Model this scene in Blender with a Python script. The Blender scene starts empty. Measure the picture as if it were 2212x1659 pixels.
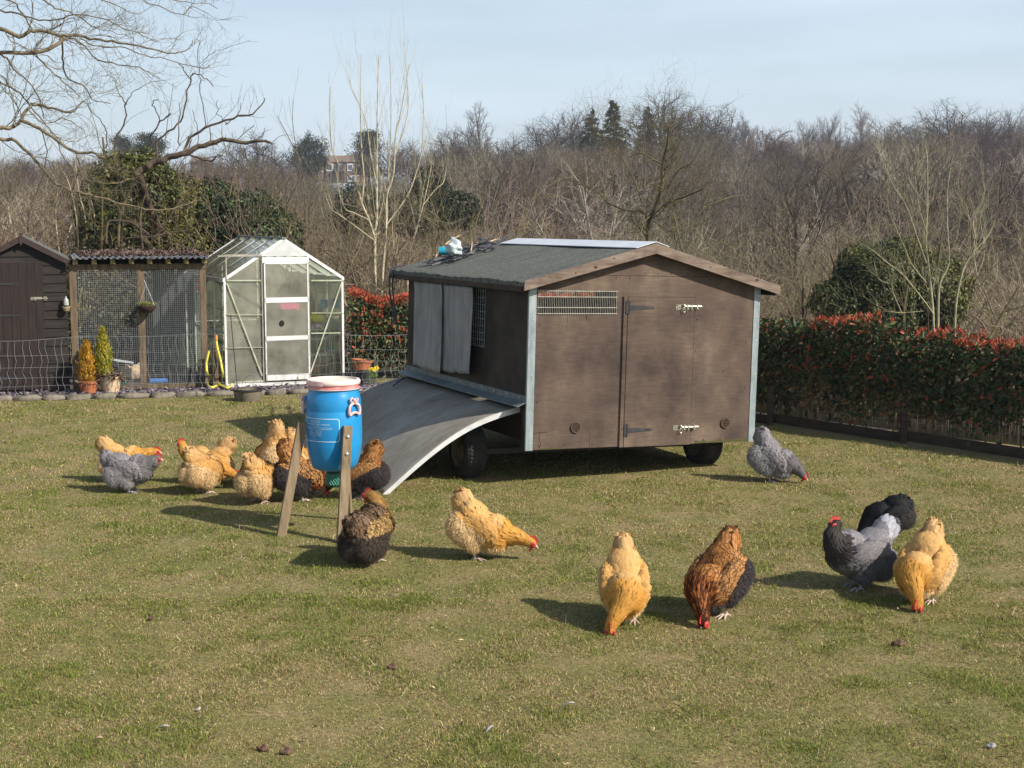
import bpy, bmesh, math, random
import numpy as np
from mathutils import Matrix, Vector, Euler

# ------------------------------------------------------------------ camera, sky, sun, exposure
SC = bpy.context.scene
COL = SC.collection
F, CX, CY, H = 3083.0, 1106.0, 829.5, 2.2
TH = math.atan(349.5 / F)
cam = bpy.data.cameras.new("camera")
cam.sensor_width = 36.0
cam.lens = F / 2212.0 * 36.0
cam.clip_start, cam.clip_end = 0.1, 2000.0
camo = bpy.data.objects.new("camera", cam)
COL.objects.link(camo)
camo.location = (0, 0, H)
camo.rotation_euler = (math.pi / 2 - TH, 0, 0)
SC.camera = camo

SUN_EL, SUN_AZ = math.radians(37), math.radians(-31)   # azimuth measured from +X, counter-clockwise
sdir = Vector((math.cos(SUN_EL) * math.cos(SUN_AZ), math.cos(SUN_EL) * math.sin(SUN_AZ), math.sin(SUN_EL)))
W = bpy.data.worlds.new("World")
SC.world = W
W.use_nodes = True
nt = W.node_tree
bg = nt.nodes["Background"]
sky = nt.nodes.new("ShaderNodeTexSky")
sky.sky_type = 'NISHITA'
sky.sun_disc = False
sky.sun_elevation = SUN_EL
sky.sun_rotation = math.pi / 2 - SUN_AZ
sky.altitude = 100
sky.air_density = 1.0
sky.dust_density = 1.6
sky.ozone_density = 1.2
# thin cirrus veil over the blue
tc = nt.nodes.new("ShaderNodeTexCoord")
mp = nt.nodes.new("ShaderNodeMapping")
mp.inputs['Scale'].default_value = (1.1, 1.4, 7.0)
mp.inputs['Rotation'].default_value = (0.25, 0.32, 0.3)
ns = nt.nodes.new("ShaderNodeTexNoise")
ns.inputs['Scale'].default_value = 1.6
ns.inputs['Detail'].default_value = 6
ns.inputs['Roughness'].default_value = 0.55
rp = nt.nodes.new("ShaderNodeValToRGB")
rp.color_ramp.elements[0].position = 0.40
rp.color_ramp.elements[0].color = (0.48, 0.48, 0.48, 1)
rp.color_ramp.elements[1].position = 0.75
rp.color_ramp.elements[1].color = (0.97, 0.97, 0.97, 1)
mx = nt.nodes.new("ShaderNodeMix")
mx.data_type = 'RGBA'
mx.inputs['B'].default_value = (6.3, 7.4, 8.4, 1)
nt.links.new(tc.outputs['Generated'], mp.inputs['Vector'])
nt.links.new(mp.outputs[0], ns.inputs['Vector'])
nt.links.new(ns.outputs['Fac'], rp.inputs['Fac'])
# the veil lies thickest near the horizon and thins out overhead
sx = nt.nodes.new("ShaderNodeSeparateXYZ")
mr = nt.nodes.new("ShaderNodeMapRange")
mr.inputs['From Min'].default_value, mr.inputs['From Max'].default_value = 0.18, 0.55
mr.inputs['To Min'].default_value, mr.inputs['To Max'].default_value = 1.0, 0.12
mm = nt.nodes.new("ShaderNodeMath")
mm.operation = 'MULTIPLY'
nt.links.new(tc.outputs['Generated'], sx.inputs[0])
nt.links.new(sx.outputs['Z'], mr.inputs['Value'])
nt.links.new(rp.outputs['Color'], mm.inputs[0])
nt.links.new(mr.outputs[0], mm.inputs[1])
nt.links.new(mm.outputs[0], mx.inputs['Factor'])
nt.links.new(sky.outputs['Color'], mx.inputs['A'])
nt.links.new(mx.outputs['Result'], bg.inputs['Color'])
bg.inputs['Strength'].default_value = 0.095
sl = bpy.data.lights.new("sun", 'SUN')
sl.energy = 5.0
sl.angle = math.radians(0.6)
sl.color = (1.0, 0.93, 0.83)
slo = bpy.data.objects.new("sun", sl)
COL.objects.link(slo)
slo.rotation_euler = sdir.to_track_quat('Z', 'Y').to_euler()
SC.view_settings.view_transform = 'Standard'
SC.view_settings.look = 'None'
SC.view_settings.exposure = 0.45
SC.view_settings.gamma = 1.0
SC.render.engine = 'CYCLES'
SC.cycles.transparent_max_bounces = 12
SC.cycles.max_bounces = 6
SC.cycles.volume_bounces = 0

# ------------------------------------------------------------------ photo geometry helpers
def ray(px, py):
    u, v = (px - CX) / F, (CY - py) / F
    return np.array([u, math.cos(TH) + v * math.sin(TH), -math.sin(TH) + v * math.cos(TH)])
def atY(px, py, Y):
    d = ray(px, py)
    return np.array([0, 0, H]) + d * (Y / d[1])
def gnd(px, py, z=0.0):
    d = ray(px, py)
    return np.array([0, 0, H]) + d * ((z - H) / d[2])
def onplane(px, py, M, axis, val=0.0):
    """photo point -> local coordinates on a plane of a thing's own frame"""
    Mi = M.inverted()
    o = Mi @ Vector((0, 0, H))
    d = (Mi.to_3x3() @ Vector(ray(px, py)))
    t = (val - o[axis]) / d[axis]
    return o + d * t
def proj(p):
    p = np.array(p, float) - np.array([0, 0, H])
    fw = p[1] * math.cos(TH) - p[2] * math.sin(TH)
    up = p[1] * math.sin(TH) + p[2] * math.cos(TH)
    return CX + F * p[0] / fw, CY - F * up / fw

# ------------------------------------------------------------------ materials
def lin(c):
    return tuple(c) + (1.0,)
def mat(name, cols, scale=8.0, stretch=(1, 1, 1), rough=0.8, bump=0.0, metal=0.0, detail=6.0, pos=None,
        cols2=None, scale2=1.5, fac2=0.5, bscale=None, spec=0.3, coord='Object', stretch2=(1, 1, 1)):
    m = bpy.data.materials.new(name)
    m.use_nodes = True
    n, l = m.node_tree.nodes, m.node_tree.links
    b = n["Principled BSDF"]
    b.inputs['Roughness'].default_value = rough
    b.inputs['Metallic'].default_value = metal
    b.inputs['Specular IOR Level'].default_value = spec
    t = n.new("ShaderNodeTexCoord")
    def noise(sc, st, det=detail):
        mp = n.new("ShaderNodeMapping")
        mp.inputs['Scale'].default_value = st
        l.new(t.outputs[coord], mp.inputs['Vector'])
        q = n.new("ShaderNodeTexNoise")
        q.inputs['Scale'].default_value = sc
        q.inputs['Detail'].default_value = det
        q.inputs['Roughness'].default_value = 0.62
        l.new(mp.outputs[0], q.inputs['Vector'])
        return q
    def ramp(src, cs, ps=None):
        r = n.new("ShaderNodeValToRGB")
        e = r.color_ramp.elements
        ps = ps or [0.32 + 0.36 * i / max(1, len(cs) - 1) for i in range(len(cs))]
        e[0].position, e[0].color = ps[0], lin(cs[0])
        e[1].position, e[1].color = ps[-1], lin(cs[-1])
        for p, c in list(zip(ps, cs))[1:-1]:
            x = e.new(p)
            x.color = lin(c)
        l.new(src, r.inputs['Fac'])
        return r
    q = noise(scale, stretch)
    out = ramp(q.outputs['Fac'], cols, pos).outputs['Color'] if len(cols) > 1 else None
    if out is None:
        b.inputs['Base Color'].default_value = lin(cols[0])
    if cols2:
        q2 = noise(scale2, stretch2)
        r2 = ramp(q2.outputs['Fac'], cols2)
        x = n.new("ShaderNodeMix")
        x.data_type = 'RGBA'
        x.blend_type = 'MULTIPLY'
        x.inputs['Factor'].default_value = fac2
        l.new(out, x.inputs['A'])
        l.new(r2.outputs['Color'], x.inputs['B'])
        out = x.outputs['Result']
    if out is not None:
        l.new(out, b.inputs['Base Color'])
    if bump:
        bb = n.new("ShaderNodeBump")
        bb.inputs['Strength'].default_value = bump
        bb.inputs['Distance'].default_value = 0.01
        qs = q if bscale is None else noise(bscale, stretch)
        l.new(qs.outputs['Fac'], bb.inputs['Height'])
        l.new(bb.outputs[0], b.inputs['Normal'])
    return m

def vmat(name, rough=0.7, trans=0.0, spec=0.2, jitter=0.0):
    """material coloured by the mesh's own 'Col' attribute (leaf, blade or feather pigment)"""
    m = bpy.data.materials.new(name)
    m.use_nodes = True
    n, l = m.node_tree.nodes, m.node_tree.links
    b = n["Principled BSDF"]
    b.inputs['Roughness'].default_value = rough
    b.inputs['Specular IOR Level'].default_value = spec
    a = n.new("ShaderNodeAttribute")
    a.attribute_name = 'Col'
    l.new(a.outputs['Color'], b.inputs['Base Color'])
    if trans:
        tr = n.new("ShaderNodeBsdfTranslucent")
        l.new(a.outputs['Color'], tr.inputs['Color'])
        ms = n.new("ShaderNodeMixShader")
        ms.inputs['Fac'].default_value = trans
        l.new(b.outputs[0], ms.inputs[1])
        l.new(tr.outputs[0], ms.inputs[2])
        l.new(ms.outputs[0], n["Material Output"].inputs['Surface'])
    return m

# ------------------------------------------------------------------ object helpers
def link(o, parent=None):
    COL.objects.link(o)
    if parent is not None:
        o.parent = parent
    return o
def tag(o, label=None, cat=None, group=None, kind=None):
    if label: o['label'] = label
    if cat: o['category'] = cat
    if group: o['group'] = group
    if kind: o['kind'] = kind
    return o
def empty(name, M, label, cat, group=None):
    o = bpy.data.objects.new(name, None)
    o.empty_display_size = 0.1
    COL.objects.link(o)
    if isinstance(M, Matrix):
        o.matrix_world = M
        loc, rot, _ = M.decompose()
        o.location = loc
        o.rotation_mode = 'XYZ'
        o.rotation_euler = rot.to_euler()
    else:
        o.location = M
    return tag(o, label, cat, group)

class MB:
    def __init__(s):
        s.v, s.f, s.mi = [], [], []
    def add(s, vs, fs, mi=0):
        k = len(s.v)
        s.v += [tuple(map(float, v)) for v in vs]
        s.f += [tuple(i + k for i in f) for f in fs]
        s.mi += [mi] * len(fs)
        return s
    def box(s, a, b, mi=0):
        x0, y0, z0 = [min(p, q) for p, q in zip(a, b)]
        x1, y1, z1 = [max(p, q) for p, q in zip(a, b)]
        vs = [(x0, y0, z0), (x1, y0, z0), (x1, y1, z0), (x0, y1, z0), (x0, y0, z1), (x1, y0, z1), (x1, y1, z1), (x0, y1, z1)]
        return s.add(vs, [(0, 3, 2, 1), (4, 5, 6, 7), (0, 1, 5, 4), (1, 2, 6, 5), (2, 3, 7, 6), (3, 0, 4, 7)], mi)
    def beam(s, p, q, w, h, up=(0, 0, 1), mi=0):
        p, q, up = Vector(p), Vector(q), Vector(up)
        d = (q - p).normalized()
        r = d.cross(up).normalized() * (w / 2)
        u = r.cross(d).normalized() * (h / 2)
        vs = [p - r - u, p + r - u, p + r + u, p - r + u, q - r - u, q + r - u, q + r + u, q - r + u]
        return s.add(vs, [(0, 1, 2, 3), (7, 6, 5, 4), (0, 4, 5, 1), (1, 5, 6, 2), (2, 6, 7, 3), (3, 7, 4, 0)], mi)
    def tube(s, pts, r, n=8, cap=True, mi=0):
        pts = [Vector(p) for p in pts]
        rs = r if hasattr(r, '__len__') else [r] * len(pts)
        k = len(s.v)
        ref = Vector((0, 0, 1))
        for i, p in enumerate(pts):
            d = (pts[min(i + 1, len(pts) - 1)] - pts[max(i - 1, 0)]).normalized()
            if abs(d.dot(ref)) > 0.95:
                ref = Vector((1, 0, 0)) if abs(d.x) < 0.9 else Vector((0, 1, 0))
            a = d.cross(ref).normalized()
            b = d.cross(a).normalized()
            ref = a.cross(d).normalized()
            for j in range(n):
                t = 2 * math.pi * j / n
                s.v.append(tuple(p + (a * math.cos(t) + b * math.sin(t)) * rs[i]))
        for i in range(len(pts) - 1):
            for j in range(n):
                j2 = (j + 1) % n
                s.f.append((k + i * n + j, k + i * n + j2, k + (i + 1) * n + j2, k + (i + 1) * n + j))
                s.mi.append(mi)
        if cap:
            s.f.append(tuple(k + j for j in range(n))); s.mi.append(mi)
            s.f.append(tuple(k + (len(pts) - 1) * n + j for j in reversed(range(n)))); s.mi.append(mi)
        return s
    def lathe(s, prof, n=32, c=(0, 0, 0), mi=0, axis='z', cap=False):
        k = len(s.v)
        for r, z in prof:
            for j in range(n):
                t = 2 * math.pi * j / n
                if axis == 'z': p = (c[0] + r * math.cos(t), c[1] + r * math.sin(t), c[2] + z)
                elif axis == 'x': p = (c[0] + z, c[1] + r * math.cos(t), c[2] + r * math.sin(t))
                else: p = (c[0] + r * math.cos(t), c[1] + z, c[2] + r * math.sin(t))
                s.v.append(p)
        for i in range(len(prof) - 1):
            for j in range(n):
                j2 = (j + 1) % n
                s.f.append((k + i * n + j, k + i * n + j2, k + (i + 1) * n + j2, k + (i + 1) * n + j)); s.mi.append(mi)
        if cap:
            s.f.append(tuple(k + j for j in range(n))); s.mi.append(mi)
            s.f.append(tuple(k + (len(prof) - 1) * n + j for j in range(n))); s.mi.append(mi)
        return s
    def ell(s, c, r, n=12, m=8, rot=None, mi=0):
        k = len(s.v)
        R = rot.to_3x3() if rot is not None else Matrix.Identity(3)
        for i in range(m + 1):
            a = math.pi * i / m
            for j in range(n):
                t = 2 * math.pi * j / n
                p = R @ Vector((r[0] * math.sin(a) * math.cos(t), r[1] * math.sin(a) * math.sin(t), r[2] * math.cos(a)))
                s.v.append((c[0] + p.x, c[1] + p.y, c[2] + p.z))
        for i in range(m):
            for j in range(n):
                j2 = (j + 1) % n
                s.f.append((k + i * n + j, k + (i + 1) * n + j, k + (i + 1) * n + j2, k + i * n + j2)); s.mi.append(mi)
        return s
    def prism(s, poly, y0, y1, mi=0):
        """polygon in x,z extruded along y"""
        n = len(poly)
        vs = [(x, y0, z) for x, z in poly] + [(x, y1, z) for x, z in poly]
        fs = [tuple(range(n)), tuple(reversed(range(n, 2 * n)))]
        fs += [(i, i + n, (i + 1) % n + n, (i + 1) % n) for i in range(n)]
        return s.add(vs, fs, mi)
    def build(s, name, m, parent=None, smooth=False, bevel=0.0):
        me = bpy.data.meshes.new(name)
        me.from_pydata(s.v, [], s.f)
        ms = m if isinstance(m, (list, tuple)) else [m]
        for x in ms: me.materials.append(x)
        if len(ms) > 1: me.polygons.foreach_set('material_index', s.mi)
        bm = bmesh.new(); bm.from_mesh(me)
        bmesh.ops.recalc_face_normals(bm, faces=bm.faces)
        if bevel:
            bmesh.ops.bevel(bm, geom=list(bm.edges), offset=bevel, segments=1, affect='EDGES', clamp_overlap=True)
        bm.to_mesh(me); bm.free()
        if smooth:
            me.polygons.foreach_set('use_smooth', [True] * len(me.polygons))
            try: me.set_sharp_from_angle(angle=math.radians(40))
            except Exception: pass
        return link(bpy.data.objects.new(name, me), parent)

def build_each(mb, name, m, parent, smooth=False, label=None):
    """one object per loose piece"""
    par = list(range(len(mb.v)))
    def find(a):
        while par[a] != a: par[a] = par[par[a]]; a = par[a]
        return a
    for f in mb.f:
        for i in f[1:]: par[find(i)] = find(f[0])
    gr = {}
    for f in mb.f: gr.setdefault(find(f[0]), []).append(f)
    for fs in gr.values():
        ids = sorted({i for f in fs for i in f}); mp_ = {i: k for k, i in enumerate(ids)}
        q = MB(); q.add([mb.v[i] for i in ids], [tuple(mp_[i] for i in f) for f in fs]); q.build(name, m, parent, smooth=smooth)
def npmesh(name, V, faces, m, parent=None, col=None, uv=None, smooth=False):
    """V (n,3); faces: list of int arrays, each (k, 3 or 4)"""
    me = bpy.data.meshes.new(name)
    V = np.asarray(V, np.float32)
    me.vertices.add(len(V)); me.vertices.foreach_set('co', V.ravel())
    loops = np.concatenate([f.ravel() for f in faces]).astype(np.int32)
    tot = np.concatenate([np.full(len(f), f.shape[1], np.int32) for f in faces])
    st = np.concatenate([[0], np.cumsum(tot)[:-1]]).astype(np.int32)
    me.loops.add(len(loops)); me.loops.foreach_set('vertex_index', loops)
    me.polygons.add(len(tot)); me.polygons.foreach_set('loop_start', st)
    try: me.polygons.foreach_set('loop_total', tot)
    except Exception: pass
    if smooth: me.polygons.foreach_set('use_smooth', np.ones(len(tot), bool))
    me.update(calc_edges=True)
    if col is not None:
        a = me.color_attributes.new('Col', 'FLOAT_COLOR', 'POINT')
        c = np.ones((len(V), 4), np.float32); c[:, :3] = col
        a.data.foreach_set('color', c.ravel())
    if uv is not None:
        a = me.attributes.new('fuv', 'FLOAT2', 'POINT')
        a.data.foreach_set('vector', np.asarray(uv, np.float32).ravel())
    for x in (m if isinstance(m, (list, tuple)) else [m]): me.materials.append(x)
    return link(bpy.data.objects.new(name, me), parent)

def vnoise(x, y, seed=0):
    """smooth value noise on arrays"""
    xi, yi = np.floor(x).astype(np.int64), np.floor(y).astype(np.int64)
    fx, fy = x - xi, y - yi
    fx, fy = fx * fx * (3 - 2 * fx), fy * fy * (3 - 2 * fy)
    def h(a, b):
        n = (a * 374761393 + b * 668265263 + seed * 1442695041) & 0xffffffff
        n = ((n ^ (n >> 13)) * 1274126177) & 0xffffffff
        return ((n ^ (n >> 16)) & 0xffff) / 65535.0
    return (h(xi, yi) * (1 - fx) + h(xi + 1, yi) * fx) * (1 - fy) + (h(xi, yi + 1) * (1 - fx) + h(xi + 1, yi + 1) * fx) * fy
def fbm(x, y, seed=0, o=4):
    s, a, t = 0, 0.5, 0
    for k in range(o):
        s = s + a * vnoise(x * 2 ** k, y * 2 ** k, seed + k); t += a; a *= 0.55
    return s / t
def smooth01(x, a, b):
    t = np.clip((x - a) / (b - a), 0, 1)
    return t * t * (3 - 2 * t)

# ------------------------------------------------------------------ vegetation helpers
def perp(d):
    a = np.array([0.0, 0, 1.0]) if abs(d[2]) < 0.9 else np.array([1.0, 0, 0])
    u = np.cross(d, a); u /= np.linalg.norm(u)
    return u, np.cross(d, u)
class Wood:
    """collects branch segments, then makes one mesh of tubes"""
    def __init__(s, seed=0):
        s.rng = np.random.default_rng(seed)
        s.seg = []     # p0, p1, r0, r1, sides
    def line(s, pts, r0, r1, sides=5):
        pts = [np.array(p, float) for p in pts]
        n = len(pts) - 1
        for i in range(n):
            s.seg.append((pts[i], pts[i + 1], r0 + (r1 - r0) * i / n, r0 + (r1 - r0) * (i + 1) / n, sides))
    def grow(s, p, d, L, r, lev, P):
        rng = s.rng
        n = P['n'][lev]; st = L / n
        d = np.array(d, float); d /= np.linalg.norm(d); p = np.array(p, float)
        nodes = [(p, d, r)]
        tip = P.get('tip', 0.35)
        up = P['trop'][lev]
        for i in range(n):
            d = d + rng.normal(0, P['wig'][lev], 3) + np.array([0, 0, up]); d /= np.linalg.norm(d)
            q = p + d * st
            r1 = r * (1 - (1 - tip) * (i + 1) / n)
            s.seg.append((p, q, nodes[-1][2], r1, P['sides'][lev]))
            nodes.append((q, d, r1)); p = q
        if lev + 1 >= len(P['n']): return
        c = P['c'][lev]
        c = int(c) + (rng.random() < c - int(c))
        az = rng.random() * 6.28
        for k in range(c):
            t = P['start'][lev] + (1 - P['start'][lev]) * (k + rng.random() * 0.8) / c
            i = min(n - 1, int(t * n)); fr = t * n - i
            a, b = nodes[i], nodes[i + 1]
            q = a[0] + (b[0] - a[0]) * fr
            az += 2.4 + rng.normal(0, 0.4)
            an = math.radians(P['ang'][lev] * (0.75 + 0.5 * rng.random()))
            u, v = perp(b[1])
            nd = b[1] * math.cos(an) + (u * math.cos(az) + v * math.sin(az)) * math.sin(an)
            Lk = L * P['len'][lev] * (0.7 + 0.6 * rng.random()) * (1.15 - P.get('fall', 0.5) * t)
            rk = min((a[2] + (b[2] - a[2]) * fr) * 0.8, max(P.get('rmin', 0.003), a[2] * P['rr'][lev]))
            s.grow(q, nd, Lk, rk, lev + 1, P)
    def arrays(s):
        V, Q, T = [], [], []
        off = 0
        by = {}
        for g in s.seg: by.setdefault(g[4], []).append(g)
        for sides, gs in by.items():
            p0 = np.array([g[0] for g in gs]); p1 = np.array([g[1] for g in gs])
            r0 = np.array([g[2] for g in gs]); r1 = np.array([g[3] for g in gs])
            d = p1 - p0; d /= np.maximum(np.linalg.norm(d, axis=1, keepdims=True), 1e-9)
            ref = np.where(np.abs(d[:, 2:3]) < 0.9, np.array([[0, 0, 1.0]]), np.array([[1.0, 0, 0]]))
            u = np.cross(d, ref); u /= np.linalg.norm(u, axis=1, keepdims=True)
            v = np.cross(d, u)
            N = len(gs)
            if sides == 1:    # sliver twig
                t = s.rng.random(N) * 6.28
                w = u * np.cos(t)[:, None] + v * np.sin(t)[:, None]
                vv = np.stack([p0 - w * r0[:, None], p0 + w * r0[:, None], p1], 1).reshape(-1, 3)
                V.append(vv); T.append(np.arange(N * 3).reshape(N, 3) + off); off += N * 3
                continue
            e = d * (r0 * 0.25)[:, None] if sides > 4 else 0
            rings = []
            for P_, R_, sg in ((p0, r0, -1), (p1, r1, 1)):
                for j in range(sides):
                    t = 2 * math.pi * j / sides
                    rings.append(P_ + sg * e + (u * math.cos(t) + v * math.sin(t)) * R_[:, None])
            vv = np.stack(rings, 1).reshape(-1, 3)
            base = (np.arange(N) * sides * 2)[:, None] + off
            for j in range(sides):
                j2 = (j + 1) % sides
                Q.append(base + np.array([[j, j2, sides + j2, sides + j]]))
            V.append(vv); off += N * sides * 2
        V = np.concatenate(V)
        fs = []
        if Q: fs.append(np.concatenate(Q))
        if T: fs.append(np.concatenate(T))
        return V, fs

def leaves(P, N, D, ln, wd, rng, fold=0.25):
    """leaf cards: position, normal-ish, direction; each a folded pair of quads; returns V, F"""
    n = len(P)
    N = N / np.maximum(np.linalg.norm(N, axis=1, keepdims=True), 1e-9)
    D = D - N * (D * N).sum(1, keepdims=True)
    D /= np.maximum(np.linalg.norm(D, axis=1, keepdims=True), 1e-9)
    S = np.cross(N, D)
    ln = np.asarray(ln).reshape(-1, 1) * np.ones((n, 1)); wd = np.asarray(wd).reshape(-1, 1) * np.ones((n, 1))
    a = P
    b = P + D * ln * 0.5 + S * wd * 0.5 + N * wd * fold
    c = P + D * ln - N * ln * 0.12
    e = P + D * ln * 0.5 - S * wd * 0.5 + N * wd * fold
    V = np.stack([a, b, c, e], 1).reshape(-1, 3)
    i = (np.arange(n) * 4)[:, None]
    Fc = np.concatenate([i + np.array([[0, 1, 2]]), i + np.array([[0, 2, 3]])])
    return V, Fc

# ------------------------------------------------------------------ shared materials
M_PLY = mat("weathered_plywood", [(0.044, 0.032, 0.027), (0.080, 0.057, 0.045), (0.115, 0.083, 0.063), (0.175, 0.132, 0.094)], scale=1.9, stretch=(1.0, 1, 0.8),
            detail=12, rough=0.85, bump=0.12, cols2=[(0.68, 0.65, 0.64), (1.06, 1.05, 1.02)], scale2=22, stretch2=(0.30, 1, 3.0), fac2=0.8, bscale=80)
M_PLYDK = mat("dark_plywood", [(0.022, 0.016, 0.012), (0.042, 0.032, 0.023), (0.065, 0.05, 0.036)], scale=3.0, detail=8, rough=0.8,
              cols2=[(0.6, 0.6, 0.6), (1.1, 1.05, 1)], scale2=10, stretch2=(1, 3, 0.6), fac2=0.6)  # darker plywood for the left, rear and lower walls
M_TIMBER = mat("brown_timber", [(0.10, 0.07, 0.052), (0.175, 0.130, 0.100), (0.235, 0.185, 0.145)], scale=5, stretch=(0.6, 3, 5), detail=8, rough=0.8,
               bump=0.15, cols2=[(0.35, 0.3, 0.28), (1, 1, 1), (1, 1, 1)], scale2=5.5, fac2=0.6)
M_DKTIMBER = mat("dark_timber", [(0.03, 0.022, 0.016), (0.07, 0.052, 0.035)], scale=6, stretch=(1, 1, 3), rough=0.85)
M_GALV = mat("galvanised_steel", [(0.20, 0.25, 0.27), (0.28, 0.335, 0.355), (0.37, 0.42, 0.435)], scale=14, stretch=(1, 1, 0.4), rough=0.5, metal=0.35, spec=0.5,
             cols2=[(0.7, 0.68, 0.6), (1, 1, 1)], scale2=4, fac2=0.4)
M_ZINC = mat("dull_zinc_sheet", [(0.10, 0.13, 0.135), (0.19, 0.22, 0.22)], scale=9, rough=0.55, metal=0.3)
M_FELT = mat("grey_roof_felt", [(0.058, 0.060, 0.054), (0.118, 0.122, 0.108), (0.17, 0.176, 0.155)], scale=38, stretch=(1, 1, 1), rough=0.95, bump=0.5,
             cols2=[(0.62, 0.62, 0.6), (1.15, 1.15, 1.12)], scale2=3.5, stretch2=(0.5, 3.5, 1), fac2=0.75, bscale=240)
M_WHITEMET = mat("pale_ridge_sheet", [(0.48, 0.51, 0.55), (0.60, 0.63, 0.67)], scale=5, rough=0.45, spec=0.5)
M_BLACK = mat("black_iron", [(0.018, 0.018, 0.02), (0.045, 0.045, 0.05)], scale=20, rough=0.5, spec=0.4)
M_BRASS = mat("zinc_plated_bolt", [(0.30, 0.285, 0.22), (0.55, 0.52, 0.42)], scale=18, rough=0.35, metal=0.7)
M_WIRE = mat("galvanised_wire", [(0.30, 0.33, 0.33), (0.45, 0.48, 0.48)], scale=20, rough=0.55, metal=0.2)
M_TARP = mat("grey_plastic_strip", [(0.17, 0.17, 0.17), (0.25, 0.248, 0.24), (0.31, 0.302, 0.285)], scale=3.5, stretch=(1, 3.5, 0.8), rough=0.55, spec=0.4,
             cols2=[(0.55, 0.48, 0.42), (1, 1, 1), (1, 1, 1)], scale2=3, fac2=0.5)
M_RAMP = mat("grey_ramp_sheet", [(0.19, 0.172, 0.135), (0.255, 0.24, 0.20), (0.32, 0.31, 0.28)], scale=1.5, stretch=(1, 1.4, 1), rough=0.7, spec=0.2, detail=9, bump=0.08,
             cols2=[(0.68, 0.66, 0.6), (1.1, 1.1, 1.1)], scale2=9, stretch2=(1.0, 1.8, 1), fac2=0.7)
M_ALU = mat("pale_aluminium", [(0.50, 0.51, 0.50), (0.66, 0.67, 0.66)], scale=9, rough=0.45, metal=0.25, spec=0.5)
M_RUBBER = mat("tyre_rubber", [(0.02, 0.02, 0.02), (0.045, 0.042, 0.038)], scale=12, rough=0.85, bump=0.3)
M_RUST = mat("rusty_wheel_rim", [(0.11, 0.08, 0.06), (0.22, 0.19, 0.16)], scale=12, rough=0.7)
M_SCREW = mat("bright_screw", [(0.75, 0.77, 0.78)], rough=0.3, metal=0.8)
M_DARKHOLE = mat("dark_interior", [(0.02, 0.016, 0.013)], rough=0.9)
M_RED = mat("red_comb", [(0.36, 0.025, 0.02), (0.50, 0.05, 0.038)], scale=60, rough=0.5, bump=0.2, spec=0.4)

# ------------------------------------------------------------------ the hen house on wheels
MC = Matrix.Translation((0.1037, 11.7, 0)) @ Matrix.Rotation(math.radians(24.2), 4, 'Z') @ Matrix.Rotation(math.radians(1.6), 4, 'Y')
coop = empty("hen_house", MC, "brown plywood hen house on trailer wheels with a felt gable roof and side ramp", "hen house")
WX, LY, ZB, ZT, ZA = 2.245, 2.88, 0.319, 1.70, 2.005
def cf(px, py):          # photo point on the front wall -> local x, z
    p = onplane(px, py, MC, 1, 0.0); return p.x, p.z
def cs(px, py):          # photo point on the left side wall -> local y, z
    p = onplane(px, py, MC, 0, 0.0); return p.y, p.z
def gable_z(x): return ZT + (ZA - ZT) * (1 - abs(x - WX / 2) / (WX / 2))
T_ = 0.012
# front wall with the barred slot
vx0, vz1 = cf(1163, 627); vx1, vz0 = cf(1330, 678)
seam = cf(1300, 595)[1]
b = MB()
b.box((0, 0, ZB), (vx0, T_, ZT)); b.box((vx1, 0, ZB), (WX, T_, ZT))
b.box((vx0, 0, ZB), (vx1, T_, vz0)); b.box((vx0, 0, vz1), (vx1, T_, ZT))
xg_ = (seam - ZT) / (ZA - ZT) * WX / 2
b.prism([(0, ZT), (WX, ZT), (WX - xg_, seam), (xg_, seam)], 0, T_)
b.build("front_wall", M_PLY, coop)
b = MB()
b.prism([(xg_ + .004, seam + .003), (WX - xg_ - .004, seam + .003), (WX / 2, ZA)], -0.004, T_)
gb = b.build("gable_panel", M_PLY, coop)
b = MB()
for px, py in [(507,588),(540,587),(602,586),(655,588),(716,590),(740,590),(800,590)]: pass
rr = random.Random(4)
for x in [0.33, 0.45, 0.68, 0.8, 0.93, 1.08, 1.2, 1.33, 1.5, 1.72]:
    z = seam + rr.choice((0.022, -0.02)); yy = -0.005 if z > seam else -0.002
    b.box((x - .004, yy, z - .006), (x + .004, yy + .01, z + .006))
for x, z in [(.12, .35), (.36, .352), (.62, .348), (.88, .35), (1.72, .35), (1.95, .352), (.09, 1.1), (.09, .72), (1.9, .95), (.10, 1.36), (2.12, 1.2), (2.13, .8)]:
    b.box((x - .004, -0.0018, z - .006), (x + .004, .003, z + .006))
build_each(b, "nail_head", M_DARKHOLE, coop)
# slot bars
b = MB(); n = 44
for i in range(n + 1):
    x = vx0 + (vx1 - vx0) * i / n
    b.box((x - .0012, -0.006, vz0 - .01), (x + .0012, -0.002, vz1 + .006))
for f in (0.02, 0.27, 0.73, 0.99):
    z = vz1 - (vz1 - vz0) * f
    b.box((vx0 - .01, -0.010, z - .003), (vx1 + .01, -0.006, z + .003))
b.build("vent_bars", mat("pale_vent_wire", [(0.27, 0.26, 0.22), (0.42, 0.40, 0.34)], scale=30, rough=0.5, metal=0.2), coop)
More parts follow.
